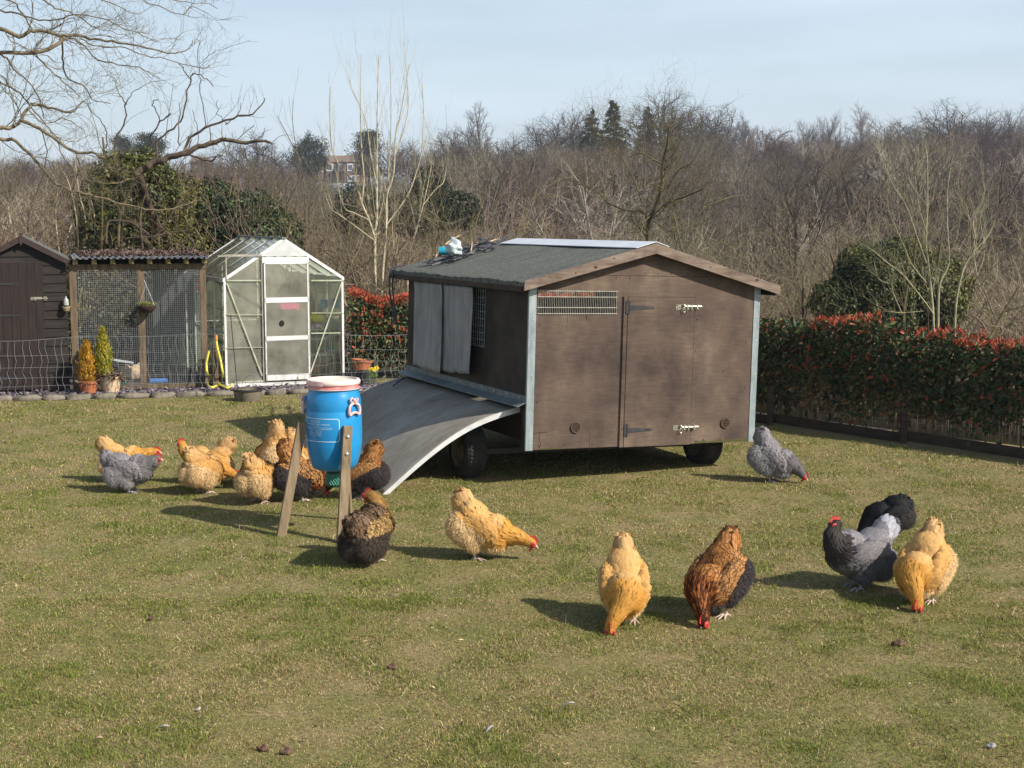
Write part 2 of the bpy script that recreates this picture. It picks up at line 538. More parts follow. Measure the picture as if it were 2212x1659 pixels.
# round vents
for px, py in ((1243, 923), (1566, 913)):
    x, z = cf(px, py); r = 0.041
    v = MB(); v.lathe([(0.001, -0.0035), (r, -0.0035), (r, 0.0)], 24, (x, 0, z), axis='y')
    vo = v.build("round_vent", M_DARKHOLE, coop)
    g = MB()
    for k in (-2, -1, 0, 1, 2):
        h = math.sqrt(max(0, r * r - (k * .014) ** 2))
        g.box((x + k * .014 - .0018, -0.010, z - h), (x + k * .014 + .0018, -0.006, z + h))
        g.box((x - h, -0.014, z + k * .014 - .0018), (x + h, -0.010, z + k * .014 + .0018))
    g.lathe([(r - .002, -0.014), (r + .006, -0.014), (r + .006, 0.0)], 24, (x, 0, z), axis='y')
    g.build("grille", mat("rusty_vent_grille", [(0.07, 0.045, 0.032), (0.12, 0.08, 0.055)], scale=30, rough=0.8), vo)
# cracked corner of the front panel
cx, cz = cf(1160, 938)
b = MB()
for pl in ([(-.07, 0), (-.01, .005), (.03, .02), (.02, -.04), (.035, -.09), (.02, -.13)], [(-.01, .01), (.10, .015)], [(-.075, -.01), (-.07, -.09)]):
    b.tube([(cx + p[0], -0.0005, cz + p[1]) for p in pl], 0.0022, 4)
x1, z1 = cf(1225, 680); x2, z2 = cf(1267, 680)
b.tube([(x1, -.0005, z1), (x1 + .004, -.0005, z1 - .05), (x1 - .003, -.0005, z1 - .13)], 0.0016, 4)
b.tube([(x2, -.0005, z2), (x2 + .004, -.0005, z2 - .045)], 0.003, 4)
x3, z3 = cf(1273, 972)
b.tube([(x3, -.0005, z3), (x3, -.0005, z3 + .14)], 0.0014, 4)
build_each(b, "crack", mat("crack_brown", [(0.05, 0.022, 0.012)], rough=0.9), coop)
# moss along the bottom edge
b = MB(); rr = random.Random(9)
for i in range(14):
    x = rr.choice((rr.uniform(1.62, 2.15), rr.uniform(1.7, 2.15), rr.uniform(0.1, 2.1))); h = rr.uniform(.008, .03) * (1.3 if x > 1.6 else .6); w = rr.uniform(.05, .14)
    b.prism([(x - w, ZB), (x + w, ZB), (x + w * .4, ZB + h), (x - w * .3, ZB + h * .8)], -0.0012 - i * 2e-5, 0.001)
build_each(b, "moss_patch", mat("moss_green", [(0.05, 0.05, 0.02), (0.085, 0.085, 0.03)], scale=60, rough=0.95), coop)
# door and its frame strips
dx0, dz1 = cf(1356, 641); dx1, _ = cf(1500, 641)
fx0 = cf(1346, 641)[0]
b = MB(); b.box((fx0 - .004, -0.002, ZB - .002), (fx0 + .004, 0.0, dz1)); b.box((fx0 + .004, -0.014, ZB - .004), (dx0 - .006, 0.0, dz1 + .002))
b.box((dx1 + .006, -0.010, ZB + .0), (dx1 + .05, 0.0, dz1 - .02))
b.box((fx0 - .004, -0.003, dz1), (dx1 + .03, 0.0, dz1 + .004))
b.build("door_frame", M_PLY, coop)
b = MB(); b.box((dx0 - .006, -0.0015, ZB), (dx0 - .001, 0, dz1)); b.box((dx1 + .001, -0.0015, ZB), (dx1 + .006, 0, dz1)); b.box((fx0 - .009, -0.0025, ZB), (fx0 - .004, 0, dz1))
b.build("door_gap", M_DARKHOLE, coop)
b = MB(); b.box((dx0 - .001, -0.016, ZB - .006), (dx1 + .001, 0.0, dz1 - .003))
door = b.build("door", M_PLY, coop, bevel=0.0015)
b = MB()
for z in (.47, .78, 1.08, 1.35): b.box((fx0 + .016, -0.0165, z - .005), (fx0 + .024, -0.0135, z + .005)); b.box((dx1 + .022, -0.0125, z + .05), (dx1 + .030, -0.0095, z + .062))
build_each(b, "frame_screw", M_DARKHOLE, coop)
def strap_hinge(px, py):
    x, z = cf(px, py)
    h = MB()
    h.box((x - .03, -0.021, z - .055), (x - .004, -0.0165, z + .055))
    h.lathe([(0.006, -0.055), (0.006, 0.055)], 8, (x, -0.021, z), cap=True)
    vs = [(x, -0.020, z - .024), (x + .24, -0.020, z - .008), (x + .245, -0.020, z + .002), (x + .24, -0.020, z + .010), (x, -0.020, z + .020)]
    h.prism([(v[0], v[2]) for v in vs], -0.0205, -0.0165)
    o = h.build("strap_hinge", M_BLACK, door)
strap_hinge(1357, 664); strap_hinge(1352, 929)
def slide_bolt(px, py):
    x, z = cf(px, py)     # left end
    h = MB()
    h.box((x, -0.020, z - .022), (x + .155, -0.0165, z + .022))
    h.box((x + .19, -0.016, z - .02), (x + .235, -0.0115, z + .02))
    h.tube([(x + .06, -0.028, z + .006), (x + .25, -0.028, z + .006)], 0.0068, 8)
    for k in (.10, .145, .2):
        h.box((x + k, -0.036, z - .018), (x + k + .014, -0.0165, z + .024))
    h.ell((x + .072, -0.034, z + .014), (.015, .012, .015), 10, 6)
    pts = [(x + .072 + .013 * math.cos(t), -0.036, z - .022 + .021 * math.sin(t)) for t in [i * math.pi / 8 for i in range(17)]]
    h.tube(pts, 0.0035, 6, cap=False)
    h.build("slide_bolt", M_BRASS, door, smooth=True)
    k = MB()
    for dx, dz in ((.012, .012), (.012, -.012), (.03, -.004)):
        k.box((x + dx - .004, -0.0215, z + dz - .005), (x + dx + .004, -0.0195, z + dz + .005))
    build_each(k, "bolt_slot", M_DARKHOLE, door)
slide_bolt(1458, 663); slide_bolt(1451, 924)
# galvanised corner angles
for nm, x0, x1 in (("left", -0.004, 0.062), ("right", WX - 0.058, WX + 0.004)):
    b = MB(); b.box((x0, -0.006, ZB - .004), (x1, -0.0035, ZT))
    if nm == "right": b.box((x1 - .003, -0.0035, ZB - .004), (x1, 0.06, ZT))
    else: b.box((x0, -0.0035, ZB - .004), (x0 + .0015, 0.02, ZT - .03))
    c = b.build("corner_strip", M_GALV, coop)
    s = MB(); xm = (x0 + x1) / 2 + .01
    for z in (0.37, 0.62, 0.93, 1.2, 1.42, 1.62):
        s.ell((xm, -0.007, z + rr.uniform(-.02, .02)), (.006, .003, .006), 8, 4)
    build_each(s, "screw", M_SCREW, c)
# left side wall with the wire window
ledge_z = 0.715
wy1, wz1 = cs(1048, 622); wy0b, wz0 = cs(1048, 745); wy2 = cs(892, 600)[0] - .12
b = MB()
b.box((0, T_, ledge_z), (T_, wy1, ZT - .02)); b.box((0, wy2, ledge_z), (T_, LY - T_, ZT - .02))
b.box((0, wy1, ledge_z), (T_, wy2, wz0)); b.box((0, wy1, wz1), (T_, wy2, ZT - .02))
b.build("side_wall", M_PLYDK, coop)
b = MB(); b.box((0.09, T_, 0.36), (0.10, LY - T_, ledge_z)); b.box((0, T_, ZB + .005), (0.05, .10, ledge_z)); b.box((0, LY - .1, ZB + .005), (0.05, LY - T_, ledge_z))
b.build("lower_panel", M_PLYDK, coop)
# window mesh
b = MB()
yy = wy1 - .02
while yy < wy2 + .02:
    b.box((-0.008, yy - .002, wz0 - .02), (-0.004, yy + .002, wz1 + .02)); yy += .05
z = wz0 - .02
while z < wz1 + .03:
    b.box((-0.012, wy1 - .03, z - .002), (-0.008, wy2 + .02, z + .002)); z += .062
b.build("window_mesh", M_WIRE, coop)
# ledge flashing
b = MB()
b.box((-0.004, 0.02, ledge_z), (0.0, LY + .02, ledge_z + .055))
b.add([(-0.004, -0.0, ledge_z + .006), (-0.004, LY + .06, ledge_z + .006), (-0.085, LY + .06, ledge_z - .03), (-0.085, -0.0, ledge_z - .03),
       (-0.004, -0.0, ledge_z), (-0.004, LY + .06, ledge_z), (-0.085, LY + .06, ledge_z - .036), (-0.085, -0.0, ledge_z - .036)],
      [(0, 1, 2, 3), (7, 6, 5, 4), (3, 2, 6, 7), (0, 3, 7, 4), (1, 5, 6, 2)])
fl = b.build("drip_ledge", M_ZINC, coop)
s = MB()
for k in range(11): s.ell((-0.005, 0.15 + k * .26, ledge_z + .033), (.003, .006, .006), 6, 4)
build_each(s, "screw", M_SCREW, fl)
# plastic strips hanging over the window
ys = [cs(892, 700)[0] - .02, cs(930, 700)[0], cs(968, 700)[0], cs(984, 700)[0] + .12, cs(1026, 700)[0]]
ys = [2.72, 2.14, 1.62, 1.05, 0.60][:5]
edges = [(2.78, 2.20), (2.19, 1.68), (1.69, 1.19), (1.16, 0.70)]
edges = [(cs(a, 700)[0], cs(c, 700)[0]) for a, c in ((892, 932), (931, 965), (966, 985.5), (988.5, 1024.5))]
cs5 = lambda a: onplane(a, 700, MC, 0, -.06).y
edges = [(cs5(a), cs5(c)) for a, c in ((890, 928), (919, 956), (944, 984), (981, 1025))]
lows = [cs(905, 790)[1], cs(937, 797)[1], cs(965, 799)[1], cs(1005, 803)[1]]
rr = random.Random(5)
for i, ((ya, yb), zl) in enumerate(zip(edges, lows)):
    nz, ny = 22, 10
    vs, fs = [], []
    ztop = ZT - .075
    for a in range(nz + 1):
        for c in range(ny + 1):
            t, u = a / nz, c / ny
            z = ztop + (zl - ztop) * t + 0.012 * math.sin(u * 5 + i) * t
            x = -0.028 - 0.012 * i % 0.02 - 0.035 * t * (0.4 + 0.3 * math.sin(i * 2.1)) + 0.012 * math.sin(u * math.pi * 1.5 + i * 1.7 + t * 2) * (0.3 + t)
            if t < .12: x -= 0.02 * (1 - t / .12) ** 1.0 * 0.5
            x -= 0.02 * u * (i % 2) 
            yv = ya + (yb - ya) * u + 0.02 * t * math.sin(i * 3.3 + t * 3)
            vs.append((x - .01, yv, z))
    for a in range(nz):
        for c in range(ny):
            k = a * (ny + 1) + c
            fs.append((k, k + 1, k + ny + 2, k + ny + 1))
    s = MB(); s.add(vs, fs)
    o = s.build("plastic_strip", M_TARP, coop, smooth=True)
    md = o.modifiers.new("thick", 'SOLIDIFY'); md.thickness = 0.003
b = MB(); b.box((-0.075, cs(1030, 600)[0], ZT - .075), (-0.002, LY - .05, ZT - .03)); b.box((-0.06, cs(1030, 600)[0] - .01, ZT - .16), (-0.002, cs(1030, 600)[0] + .0, ZT - .03))
b.build("strip_batten", M_DKTIMBER, coop)
# right side and rear walls, floor, chassis
b = MB(); b.box((WX - T_, T_, ZB), (WX, LY - T_, ZT - .02)); b.build("side_wall", M_PLY, coop)
b = MB()
ry0, ry1 = 1.35, 2.10
b.box((0, LY - T_, ZB), (ry0, LY, ZT - .02)); b.box((ry1, LY - T_, ZB), (WX, LY, ZT - .02)); b.box((ry0, LY - T_, ZB), (ry1, LY, 1.46)); b.box((ry0, LY - T_, 1.60), (ry1, LY, ZT - .02))
b.prism([(0.0, ZT - .02), (WX, ZT - .02), (WX, ZT), (WX / 2, ZA), (0.0, ZT)], LY - T_, LY)
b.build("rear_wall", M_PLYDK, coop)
b = MB(); b.box((0.10, T_, 0.55), (WX - T_, LY - T_, 0.57)); b.build("floor_board", M_DKTIMBER, coop)
b = MB()
for x in (.45, 1.8): b.box((x, .1, .42), (x + .07, LY - .1, .55))
b.box((.2, .1, .46), (2.1, .16, .55)); b.box((-.25, .60, .20), (2.12, .65, .25))
b.tube([(1.1, .1, .44), (1.1, -.35, .40)], .0, 4) if False else None
b.build("chassis", M_BLACK, coop)
def wheel(x0, x1, y, z, r):
    rt = MB()
    w = x1 - x0
    prof = [(r * .62, 0), (r * .80, -.004), (r * .95, .012), (r, .035), (r, w - .035), (r * .95, w - .012), (r * .80, w + .004), (r * .62, w)]
    rt.lathe(prof, 40, (x0, y, z), axis='x')
    for k in range(44):
        a = 2 * math.pi * k / 44
        for q in (0, 1):
            ca, sa = math.cos(a + q * .07), math.sin(a + q * .07)
            p0 = (x0 + .03 + q * (w / 2 - .02), y + (r + .002) * ca, z + (r + .002) * sa)
            p1 = (p0[0] + w / 2 - .045, p0[1], p0[2])
            rt.beam(p0, p1, .016, .012, up=(0, ca, sa))
    wo = rt.build("tyre", M_RUBBER, None, smooth=True)
    rm = MB()
    rm.lathe([(r * .63, .0), (r * .60, .012), (r * .52, .03), (r * .50, .06), (r * .3, .05), (r * .26, .02), (r * .12, .012), (.001, .012)], 28, (x0, y, z), axis='x')
    rm.lathe([(r * .63, w), (r * .5, w - .03), (.001, w - .05)], 28, (x0, y, z), axis='x')
    return wo, rm
for i, (x0, x1, y) in enumerate(((-.34, -.14, .66), (1.93, 2.12, .50))):
    w_e = bpy.data.objects.new("wheel", None); link(w_e, coop)
    t_, rm = wheel(x0, x1, y, (0.232 if i == 0 else 0.27), 0.232)
    t_.parent = w_e
    rm.build("rim", M_RUST, w_e, smooth=True)
# roof: two felted slopes, barge boards, pale ridge sheet
OV, OE = 0.085, 0.10
sl_ = (ZA - ZT) / (WX / 2)
def roofz(x, dz=0.0): return ZA + dz - sl_ * abs(x - WX / 2)
for sgn in (-1, 1):
    xe = -OE if sgn < 0 else WX + OE + .05
    vs, fs = [], []
    nx, ny = 26, 40
    rg = np.random.default_rng(3)
    for a in range(nx + 1):
        for c in range(ny + 1):
            x = WX / 2 + (xe - WX / 2) * a / nx; y = -OV + (LY + .30 + OV) * c / ny
            dz = 0.045 + 0.004 * math.sin(y * 3 + x * 2) + rg.normal(0, .0007) + (rg.normal(0, .004) - .004 if a == nx else 0)
            vs.append((x, y, roofz(x, dz)))
    k = len(vs)
    vs += [(v[0], v[1], roofz(v[0], .018) - (.012 if abs(v[0] - xe) < 1e-6 else 0)) for v in vs]
    for a in range(nx):
        for c in range(ny):
            q = a * (ny + 1) + c
            fs.append((q, q + 1, q + ny + 2, q + ny + 1)); fs.append((k + q, k + q + ny + 1, k + q + ny + 2, k + q + 1))
    for c in range(ny):
        q = nx * (ny + 1) + c; fs.append((q, q + 1, k + q + 1, k + q))
    for a in range(nx):
        q = a * (ny + 1); fs.append((q, q + ny + 1, k + q + ny + 1, k + q)); q += ny; fs.append((q, k + q, k + q + ny + 1, q + ny + 1))
    s = MB(); s.add(vs, fs); s.build("roof_felt", M_FELT, coop)
    # timber edge under the eave and barge board
    b = MB(); b.box((xe - .0 * sgn, -OV + .03, roofz(xe, .006) - .045), (xe + .02 * -sgn, LY + .28, roofz(xe, .006)))
    b.build("eave_board", M_DKTIMBER, coop)
    b = MB()
    za, ze = ZA + .05, roofz(xe, .05)
    b.add([(WX / 2, -OV - .02, za), (xe - .004 * -sgn * -1, -OV - .02, ze), (xe - .004 * -sgn * -1, -OV - .02, ze - .078), (WX / 2, -OV - .02, za - .086),
           (WX / 2, -OV - .001, za), (xe - .004 * -sgn * -1, -OV - .001, ze), (xe - .004 * -sgn * -1, -OV - .001, ze - .078), (WX / 2, -OV - .001, za - .086)],
          [(0, 1, 2, 3), (7, 6, 5, 4), (0, 4, 5, 1), (3, 2, 6, 7), (1, 5, 6, 2)])
    bg_ = b.build("barge_board", M_TIMBER, coop)
    kn = MB(); rr = random.Random(3 + sgn)
    for t in ((.18, .33, .47, .62, .81) if sgn < 0 else (.25, .42, .66, .8)):
        x = WX / 2 + (xe - WX / 2) * t; z = za + (ze - za) * t - rr.uniform(.02, .06)
        w = rr.choice((.006, .009, .018))
        kn.ell((x, -OV - .0205, z), (w, .0015, w * .7), 10, 4)
    build_each(kn, "knot", mat("wood_knot", [(0.035, 0.018, 0.01), (0.08, 0.04, 0.025)], scale=60, rough=0.9), bg_)
b = MB()
pts = [(-.33, ), (0, ), (.17, )]
y0, y1 = -OV - .01, LY - .12
xl, xr = WX / 2 - .19, WX / 2 + .13
V8 = []
for y in (y0, y1):
    for (x, dz) in ((xl, .056), (WX / 2, .060), (xr, .056)):
        V8.append((x, y, roofz(x, dz)))
V8 += [(v[0], v[1], v[2] + .006) for v in V8]
b.add(V8, [(0, 1, 4, 3), (1, 2, 5, 4), (6, 9, 10, 7), (7, 10, 11, 8), (0, 3, 9, 6), (2, 8, 11, 5), (0, 6, 7, 1), (1, 7, 8, 2), (3, 4, 10, 9), (4, 5, 11, 10)])
b.build("ridge_sheet", M_WHITEMET, coop)
# ramp: a curved sheet with an aluminium edge
L_ = 1.12
hx, hz = 0.03, 0.648
def ramp_p(t, y):
    return (hx - 1.20 * t, y, hz * (1 - t) ** 1.0 * 1.0 + 0.135 * math.sin(math.pi * t) * (1 - .25 * t) - 0.03 * t)
ry_0, ry_1 = 0.20, LY + .02
vs, fs = [], []
nt_, ny = 28, 30
for a in range(nt_ + 1):
    for c in range(ny + 1):
        y = ry_0 + (ry_1 - ry_0) * c / ny
        x, _, z = ramp_p(a / nt_, y)
        vs.append((x, y, z + 0.003 * math.sin(y * 4 + a * .2) + .009 * (float(fbm(np.array([x * 3 + 9]), np.array([y * 2.2 + 9]), 31, 3)[0]) - .5)))
for a in range(nt_):
    for c in range(ny):
        q = a * (ny + 1) + c; fs.append((q, q + 1, q + ny + 2, q + ny + 1))
s = MB(); s.add(vs, fs); rampo = s.build("ramp", M_RAMP, coop, smooth=True)
md = rampo.modifiers.new("thick", 'SOLIDIFY'); md.thickness = 0.008; md.offset = -1
for yq, w in ((ry_0 - .004, .004), (ry_1 + .002, .004)):
    b = MB()
    for a in range(nt_):
        p, q = ramp_p(a / nt_, yq), ramp_p((a + 1) / nt_, yq)
        b.add([(p[0], yq - w, p[2] + .012), (q[0], yq - w, q[2] + .012), (q[0], yq - w, q[2] - .034), (p[0], yq - w, p[2] - .034),
               (p[0], yq + w, p[2] + .012), (q[0], yq + w, q[2] + .012), (q[0], yq + w, q[2] - .034), (p[0], yq + w, p[2] - .034)],
              [(0, 1, 2, 3), (7, 6, 5, 4), (0, 4, 5, 1), (3, 2, 6, 7)] + ([(0, 3, 7, 4)] if a == 0 else []) + ([(1, 5, 6, 2)] if a == nt_ - 1 else []))
    if yq < 1:
        for t in (.045, .10, .965):
            p = ramp_p(t, yq); b.ell((p[0], yq - w - .001, p[2] - .012), (.006, .003, .006), 8, 4)
    b.build("edge_trim", M_ALU, rampo)
b = MB()    # retaining chain lying at the rear hinge end of the ramp
p0 = ramp_p(0.05, ry_1 - .05)
cp = [(p0[0] - .02 - k * .018, ry_1 - .10 - .25 * (k / 12) ** 1.2 + .01 * math.sin(k * 2), ramp_p(0.05 + k * .014, 0)[2] + .012) for k in range(13)]
for k in range(12):
    b.tube([cp[k], cp[k + 1]], 0.006 if k % 2 else .009, 5)
b.build("chain", M_BLACK, rampo)

# things lying on the hen house roof
Rf = lambda x, y, dz=0: MC @ Vector((x, y, roofz(x, .05 + dz)))
def rpt(px, py, dz=0.0):    # photo point on the left roof slope
    o = MC.inverted() @ Vector((0, 0, H)); d = MC.inverted().to_3x3() @ Vector(ray(px, py))
    # plane z = ZA+.05+dz - sl_*(WX/2 - x)
    t = (ZA + .05 + dz - sl_ * WX / 2 + sl_ * o.x - o.z) / (d.z - sl_ * d.x)
    return MC @ (o + d * t)
rr = random.Random(11)
def smooth_path(pts, n=6):
    pts = [Vector(p) for p in pts]; out = []
    for i in range(len(pts) - 1):
        p0, p1, p2, p3 = pts[max(i - 1, 0)], pts[i], pts[i + 1], pts[min(i + 2, len(pts) - 1)]
        for k in range(n):
            t = k / n
            out.append(0.5 * ((2 * p1) + (-p0 + p2) * t + (2 * p0 - 5 * p1 + 4 * p2 - p3) * t * t + (-p0 + 3 * p1 - 3 * p2 + p3) * t ** 3))
    return out + [pts[-1]]
M_CABLE = mat("grey_black_cable", [(0.03, 0.03, 0.034), (0.085, 0.085, 0.095)], scale=12, rough=0.5, spec=0.4)
def dz_(px, py):           # zoom picture (1380..1720 x 740..900) -> photo frame
    return 935.2 + px / 9.6, 501.5 + py / 9.6
b = MB()
for pl, r in ([[(0, 600), (250, 520), (500, 450), (800, 380), (1000, 330), (1050, 270), (980, 220), (860, 230), (740, 290), (800, 350), (960, 340), (1110, 290), (1160, 220), (1090, 170), (1030, 230), (1080, 300), (1190, 330), (1320, 290), (1330, 250), (1200, 230), (1060, 300), (900, 370), (700, 440), (520, 560), (380, 590), (240, 560), (330, 500), (560, 460), (760, 420), (1000, 370), (1150, 330)], .011],
              [[(-30, 690), (150, 640), (300, 600)], .013],
              [[(60, 580), (200, 520), (420, 470), (620, 420), (800, 360), (960, 350)], .014],
              [[(560, 330), (700, 360), (850, 330), (1000, 290), (1060, 200), (960, 100), (940, 130), (1000, 160), (1100, 150), (1190, 70)], .011],
              [[(400, 280), (460, 245), (530, 300), (520, 400), (440, 445)], .014],
              [[(560, 380), (580, 450), (540, 520), (440, 575), (300, 585)], .012],
              [[(1130, 330), (1250, 230), (1400, 150), (1560, 90), (1680, 40)], .010]):
    pts = [rpt(*dz_(*p), dz=rr.uniform(.008, .035)) for p in pl]
    b.tube(smooth_path(pts, 5), r * .75, 6)
for k in range(7):
    c = rpt(*dz_(*rr.choice(((300, 520), (880, 300), (800, 310), (620, 420), (420, 500), (950, 300), (1080, 250)))), dz=.02 + .01 * k % .04)
    a0 = rr.random() * 6
    ex, ey = MC.to_3x3() @ Vector((1, 0, .27)), MC.to_3x3() @ Vector((0, 1, 0))
    rx, ry = rr.uniform(.09, .16), rr.uniform(.12, .3)
    b.tube([c + ex * rx * math.cos(a0 + t * .35) + ey * ry * math.sin(a0 + t * .35) + Vector((0, 0, .012 * math.sin(t))) for t in range(17)], .008, 5)
# loose ends dangling over the far corner
e0 = MC @ Vector((-.10, LY + .2, ZT + .02))
for dx, L in ((0, .55), (.03, .62)):
    b.tube(smooth_path([e0 + Vector((.1, .0, .04)), e0 + Vector((-.02 + dx, -.02, .0)), e0 + Vector((-.03 + dx, -.02, -.25)), e0 + Vector((.02 + dx, -.03, -L))], 5), .009, 6)
tag(b.build("cable_tangle", M_CABLE, None, smooth=True), "tangle of black cable heaped on the far side of the hen house roof", "cable")
# clear plastic bag with a blue bottle
c = rpt(*dz_(300, 430), dz=.05); c2 = rpt(*dz_(450, 420), dz=.09)
bt = empty("water_bottle", c, "small turquoise plastic bottle in the cables on the hen house roof", "bottle")
b = MB(); b.lathe([(.001, -.09), (.038, -.088), (.042, -.07), (.040, 0), (.042, .05), (.03, .075), (.014, .088), (.014, .1)], 16, (0, 0, .02), axis='x')
b.build("bottle_body", mat("turquoise_plastic", [(0.02, 0.30, 0.40)], rough=0.2, spec=0.6), bt, smooth=True)
b = MB(); b.lathe([(.017, .1), (.017, .12), (.001, .12)], 12, (0, 0, .02), axis='x'); b.build("bottle_cap", M_WHITEMET, bt)
b = MB(); b.ell((0, 0, 0), (.08, .065, .095), 28, 20)
vs = []
for v in b.v:
    k = 1 + .16 * math.sin(v[0] * 60 + v[2] * 35) * math.cos(v[1] * 50) + .1 * math.sin(v[2] * 90 + v[0] * 30)
    vs.append((v[0] * k, v[1] * k, v[2] * k * (1.0 if v[2] > 0 else .75)))
b.v = vs
bag = b.build("plastic_bag", mat("crumpled_white_plastic", [(0.28, 0.36, 0.38), (0.60, 0.64, 0.64)], scale=16, rough=0.25, spec=0.5, bump=0.3), None, smooth=True)
bag.location = c2 + Vector((.0, .02, .04))
tag(bag, "crumpled clear white plastic bag caught in the roof cables", "plastic bag")
M_TWIGPALE = mat("pale_peeled_twig", [(0.38, 0.27, 0.15), (0.55, 0.42, 0.26)], scale=20, rough=0.8)
for i, (pl, lab) in enumerate(([[(260, 250), (380, 160), (450, 120), (520, 85), (545, 50)], "forked pale twig sticking up behind the plastic bag on the roof"],
                              [[(790, 390), (805, 280), (815, 190)], "short straight twig upright in the roof cables"],
                              [[(1190, 190), (1260, 165), (1310, 140)], "short pale twig end beside the ridge sheet"],
                              [[(60, 510), (120, 410), (200, 310), (230, 290)], "pale broken twig at the far left end of the roof cables"])):
    b = MB()
    pts = smooth_path([rpt(*dz_(*p), dz=.06) for p in pl], 3)
    b.tube(pts, [.008 - .005 * k / len(pts) for k in range(len(pts))], 6)
    m_ = len(pts) // 2
    b.tube([pts[m_], pts[m_] + Vector((.05, .02, .015)), pts[m_] + Vector((.07, .02, .04))], .003, 5)
    tag(b.build("twig", M_TWIGPALE, None), lab, "twig", "twigs caught on the hen house roof")

# ------------------------------------------------------------------ the drum feeder
fc = Vector((-1.262, 10.02, 0))
M_BLUE = mat("blue_plastic_drum", [(0.010, 0.20, 0.46), (0.018, 0.26, 0.55)], scale=4, rough=0.28, spec=0.5, cols2=[(0.8, 0.85, 0.85), (1, 1, 1)], scale2=30, fac2=0.3, bump=0.02)
M_PINK = mat("faded_red_plastic", [(0.50, 0.12, 0.12), (0.68, 0.33, 0.31)], scale=9, rough=0.5, spec=0.4)
M_CREAM = mat("chalky_lid", [(0.58, 0.53, 0.43), (0.72, 0.68, 0.60)], scale=12, rough=0.7)
M_PRINT = mat("pale_print", [(0.62, 0.80, 0.90)], rough=0.5)
feed = empty("drum_feeder", fc, "blue plastic drum poultry feeder standing on sawn timber legs", "poultry feeder")
zb, ztp, R0 = 0.455, 1.065, 0.198
prof = [(.001, zb), (.11, zb), (.145, zb + .012), (.168, zb + .05), (.184, zb + .11), (.194, zb + .17), (.197, zb + .20), (.1965, zb + .205), (.197, zb + .21), (.1985, zb + .30), (.1975, zb + .425), (.1955, zb + .43), (.1965, zb + .435), (.193, zb + .50), (.183, zb + .545), (.172, zb + .572), (.171, zb + .60), (.16, zb + .61)]
b = MB(); b.lathe(prof, 64); b.build("drum", M_BLUE, feed, smooth=True)
b = MB(); b.lathe([(.183, zb + .578), (.186, zb + .582), (.186, zb + .590), (.178, zb + .593), (.178, zb + .616)], 64)
ring = b.build("clamp_ring", M_PINK, feed, smooth=True)
b = MB(); b.lathe([(.178, zb + .612), (.186, zb + .614), (.190, zb + .624), (.190, zb + .636), (.184, zb + .646), (.170, zb + .648), (.167, zb + .640)], 64); b.build('lid_rim', mat('bleached_pink_rim', [(0.66, 0.46, 0.42), (0.76, 0.66, 0.60)], scale=7, rough=.6), feed, smooth=True)
b = MB(); b.lathe([(.170, zb + .645), (.166, zb + .634), (.10, zb + .632), (.001, zb + .633)], 48); b.build("lid", M_CREAM, feed, smooth=True)
b = MB(); b.lathe([(.1835, zb + .578), (.187, zb + .581), (.187, zb + .584), (.183, zb + .586)], 64); b.build("rim_band", mat("pale_band", [(0.66, 0.6, 0.62)], rough=0.5), ring)
b = MB()   # lever
for k in range(8):
    a0, a1 = math.radians(-160 + k * 7), math.radians(-160 + (k + 1) * 7)
    b.add([(.193 * math.cos(a), .193 * math.sin(a), z) for a in (a0, a1) for z in (zb + .612, zb + .642)] + [(.188 * math.cos(a), .188 * math.sin(a), z) for a in (a0, a1) for z in (zb + .612, zb + .642)],
          [(0, 1, 3, 2), (1, 5, 7, 3), (0, 2, 6, 4)])
b.build("lever", mat("faded_pink_lever", [(0.72, 0.42, 0.42), (0.8, 0.55, 0.52)], scale=9, rough=0.5), ring)
M_HANDLE = mat('bleached_pink_handle', [(0.62, 0.36, 0.34), (0.74, 0.55, 0.52)], scale=20, rough=.5)
def handle(az, hang=0.0):
    a = math.radians(az); ex = Vector((math.cos(a), math.sin(a), 0)); ey = Vector((-math.sin(a), math.cos(a), 0))
    b = MB(); c = ex * .200 + Vector((0, 0, zb + .49))
    P = lambda u, w, o=.0: c + ey * u + Vector((0, 0, w)) + ex * (.012 + o)
    loop = smooth_path([P(-.008, .0), P(-.040, -.016), P(-.050, -.048), P(-.044, -.080), P(-.02, -.070), P(.0, -.067), P(.02, -.070), P(.044, -.080), P(.050, -.048), P(.040, -.016), P(.008, 0.0), P(.018, .018, .01), P(.012, .034, .012)], 5)
    b.tube(loop, .0095, 7)
    b.tube(smooth_path([P(-.012, .0), P(-.03, .012), P(-.034, .03), P(-.018, .036)], 5), .0075, 7)
    b.ell(P(0, .02), (.014, .014, .014), 8, 6)
    b.build("handle", M_HANDLE, feed, smooth=True)
    m = MB(); m.box((-.01, -.012, -.012), (.014, .012, .03)); o = m.build("handle_lug", M_BLUE, feed)
    o.matrix_local = Matrix.Translation(ex * .190 + Vector((0, 0, zb + .50))) @ Matrix.Rotation(a, 4, 'Z')
handle(-40); handle(180)
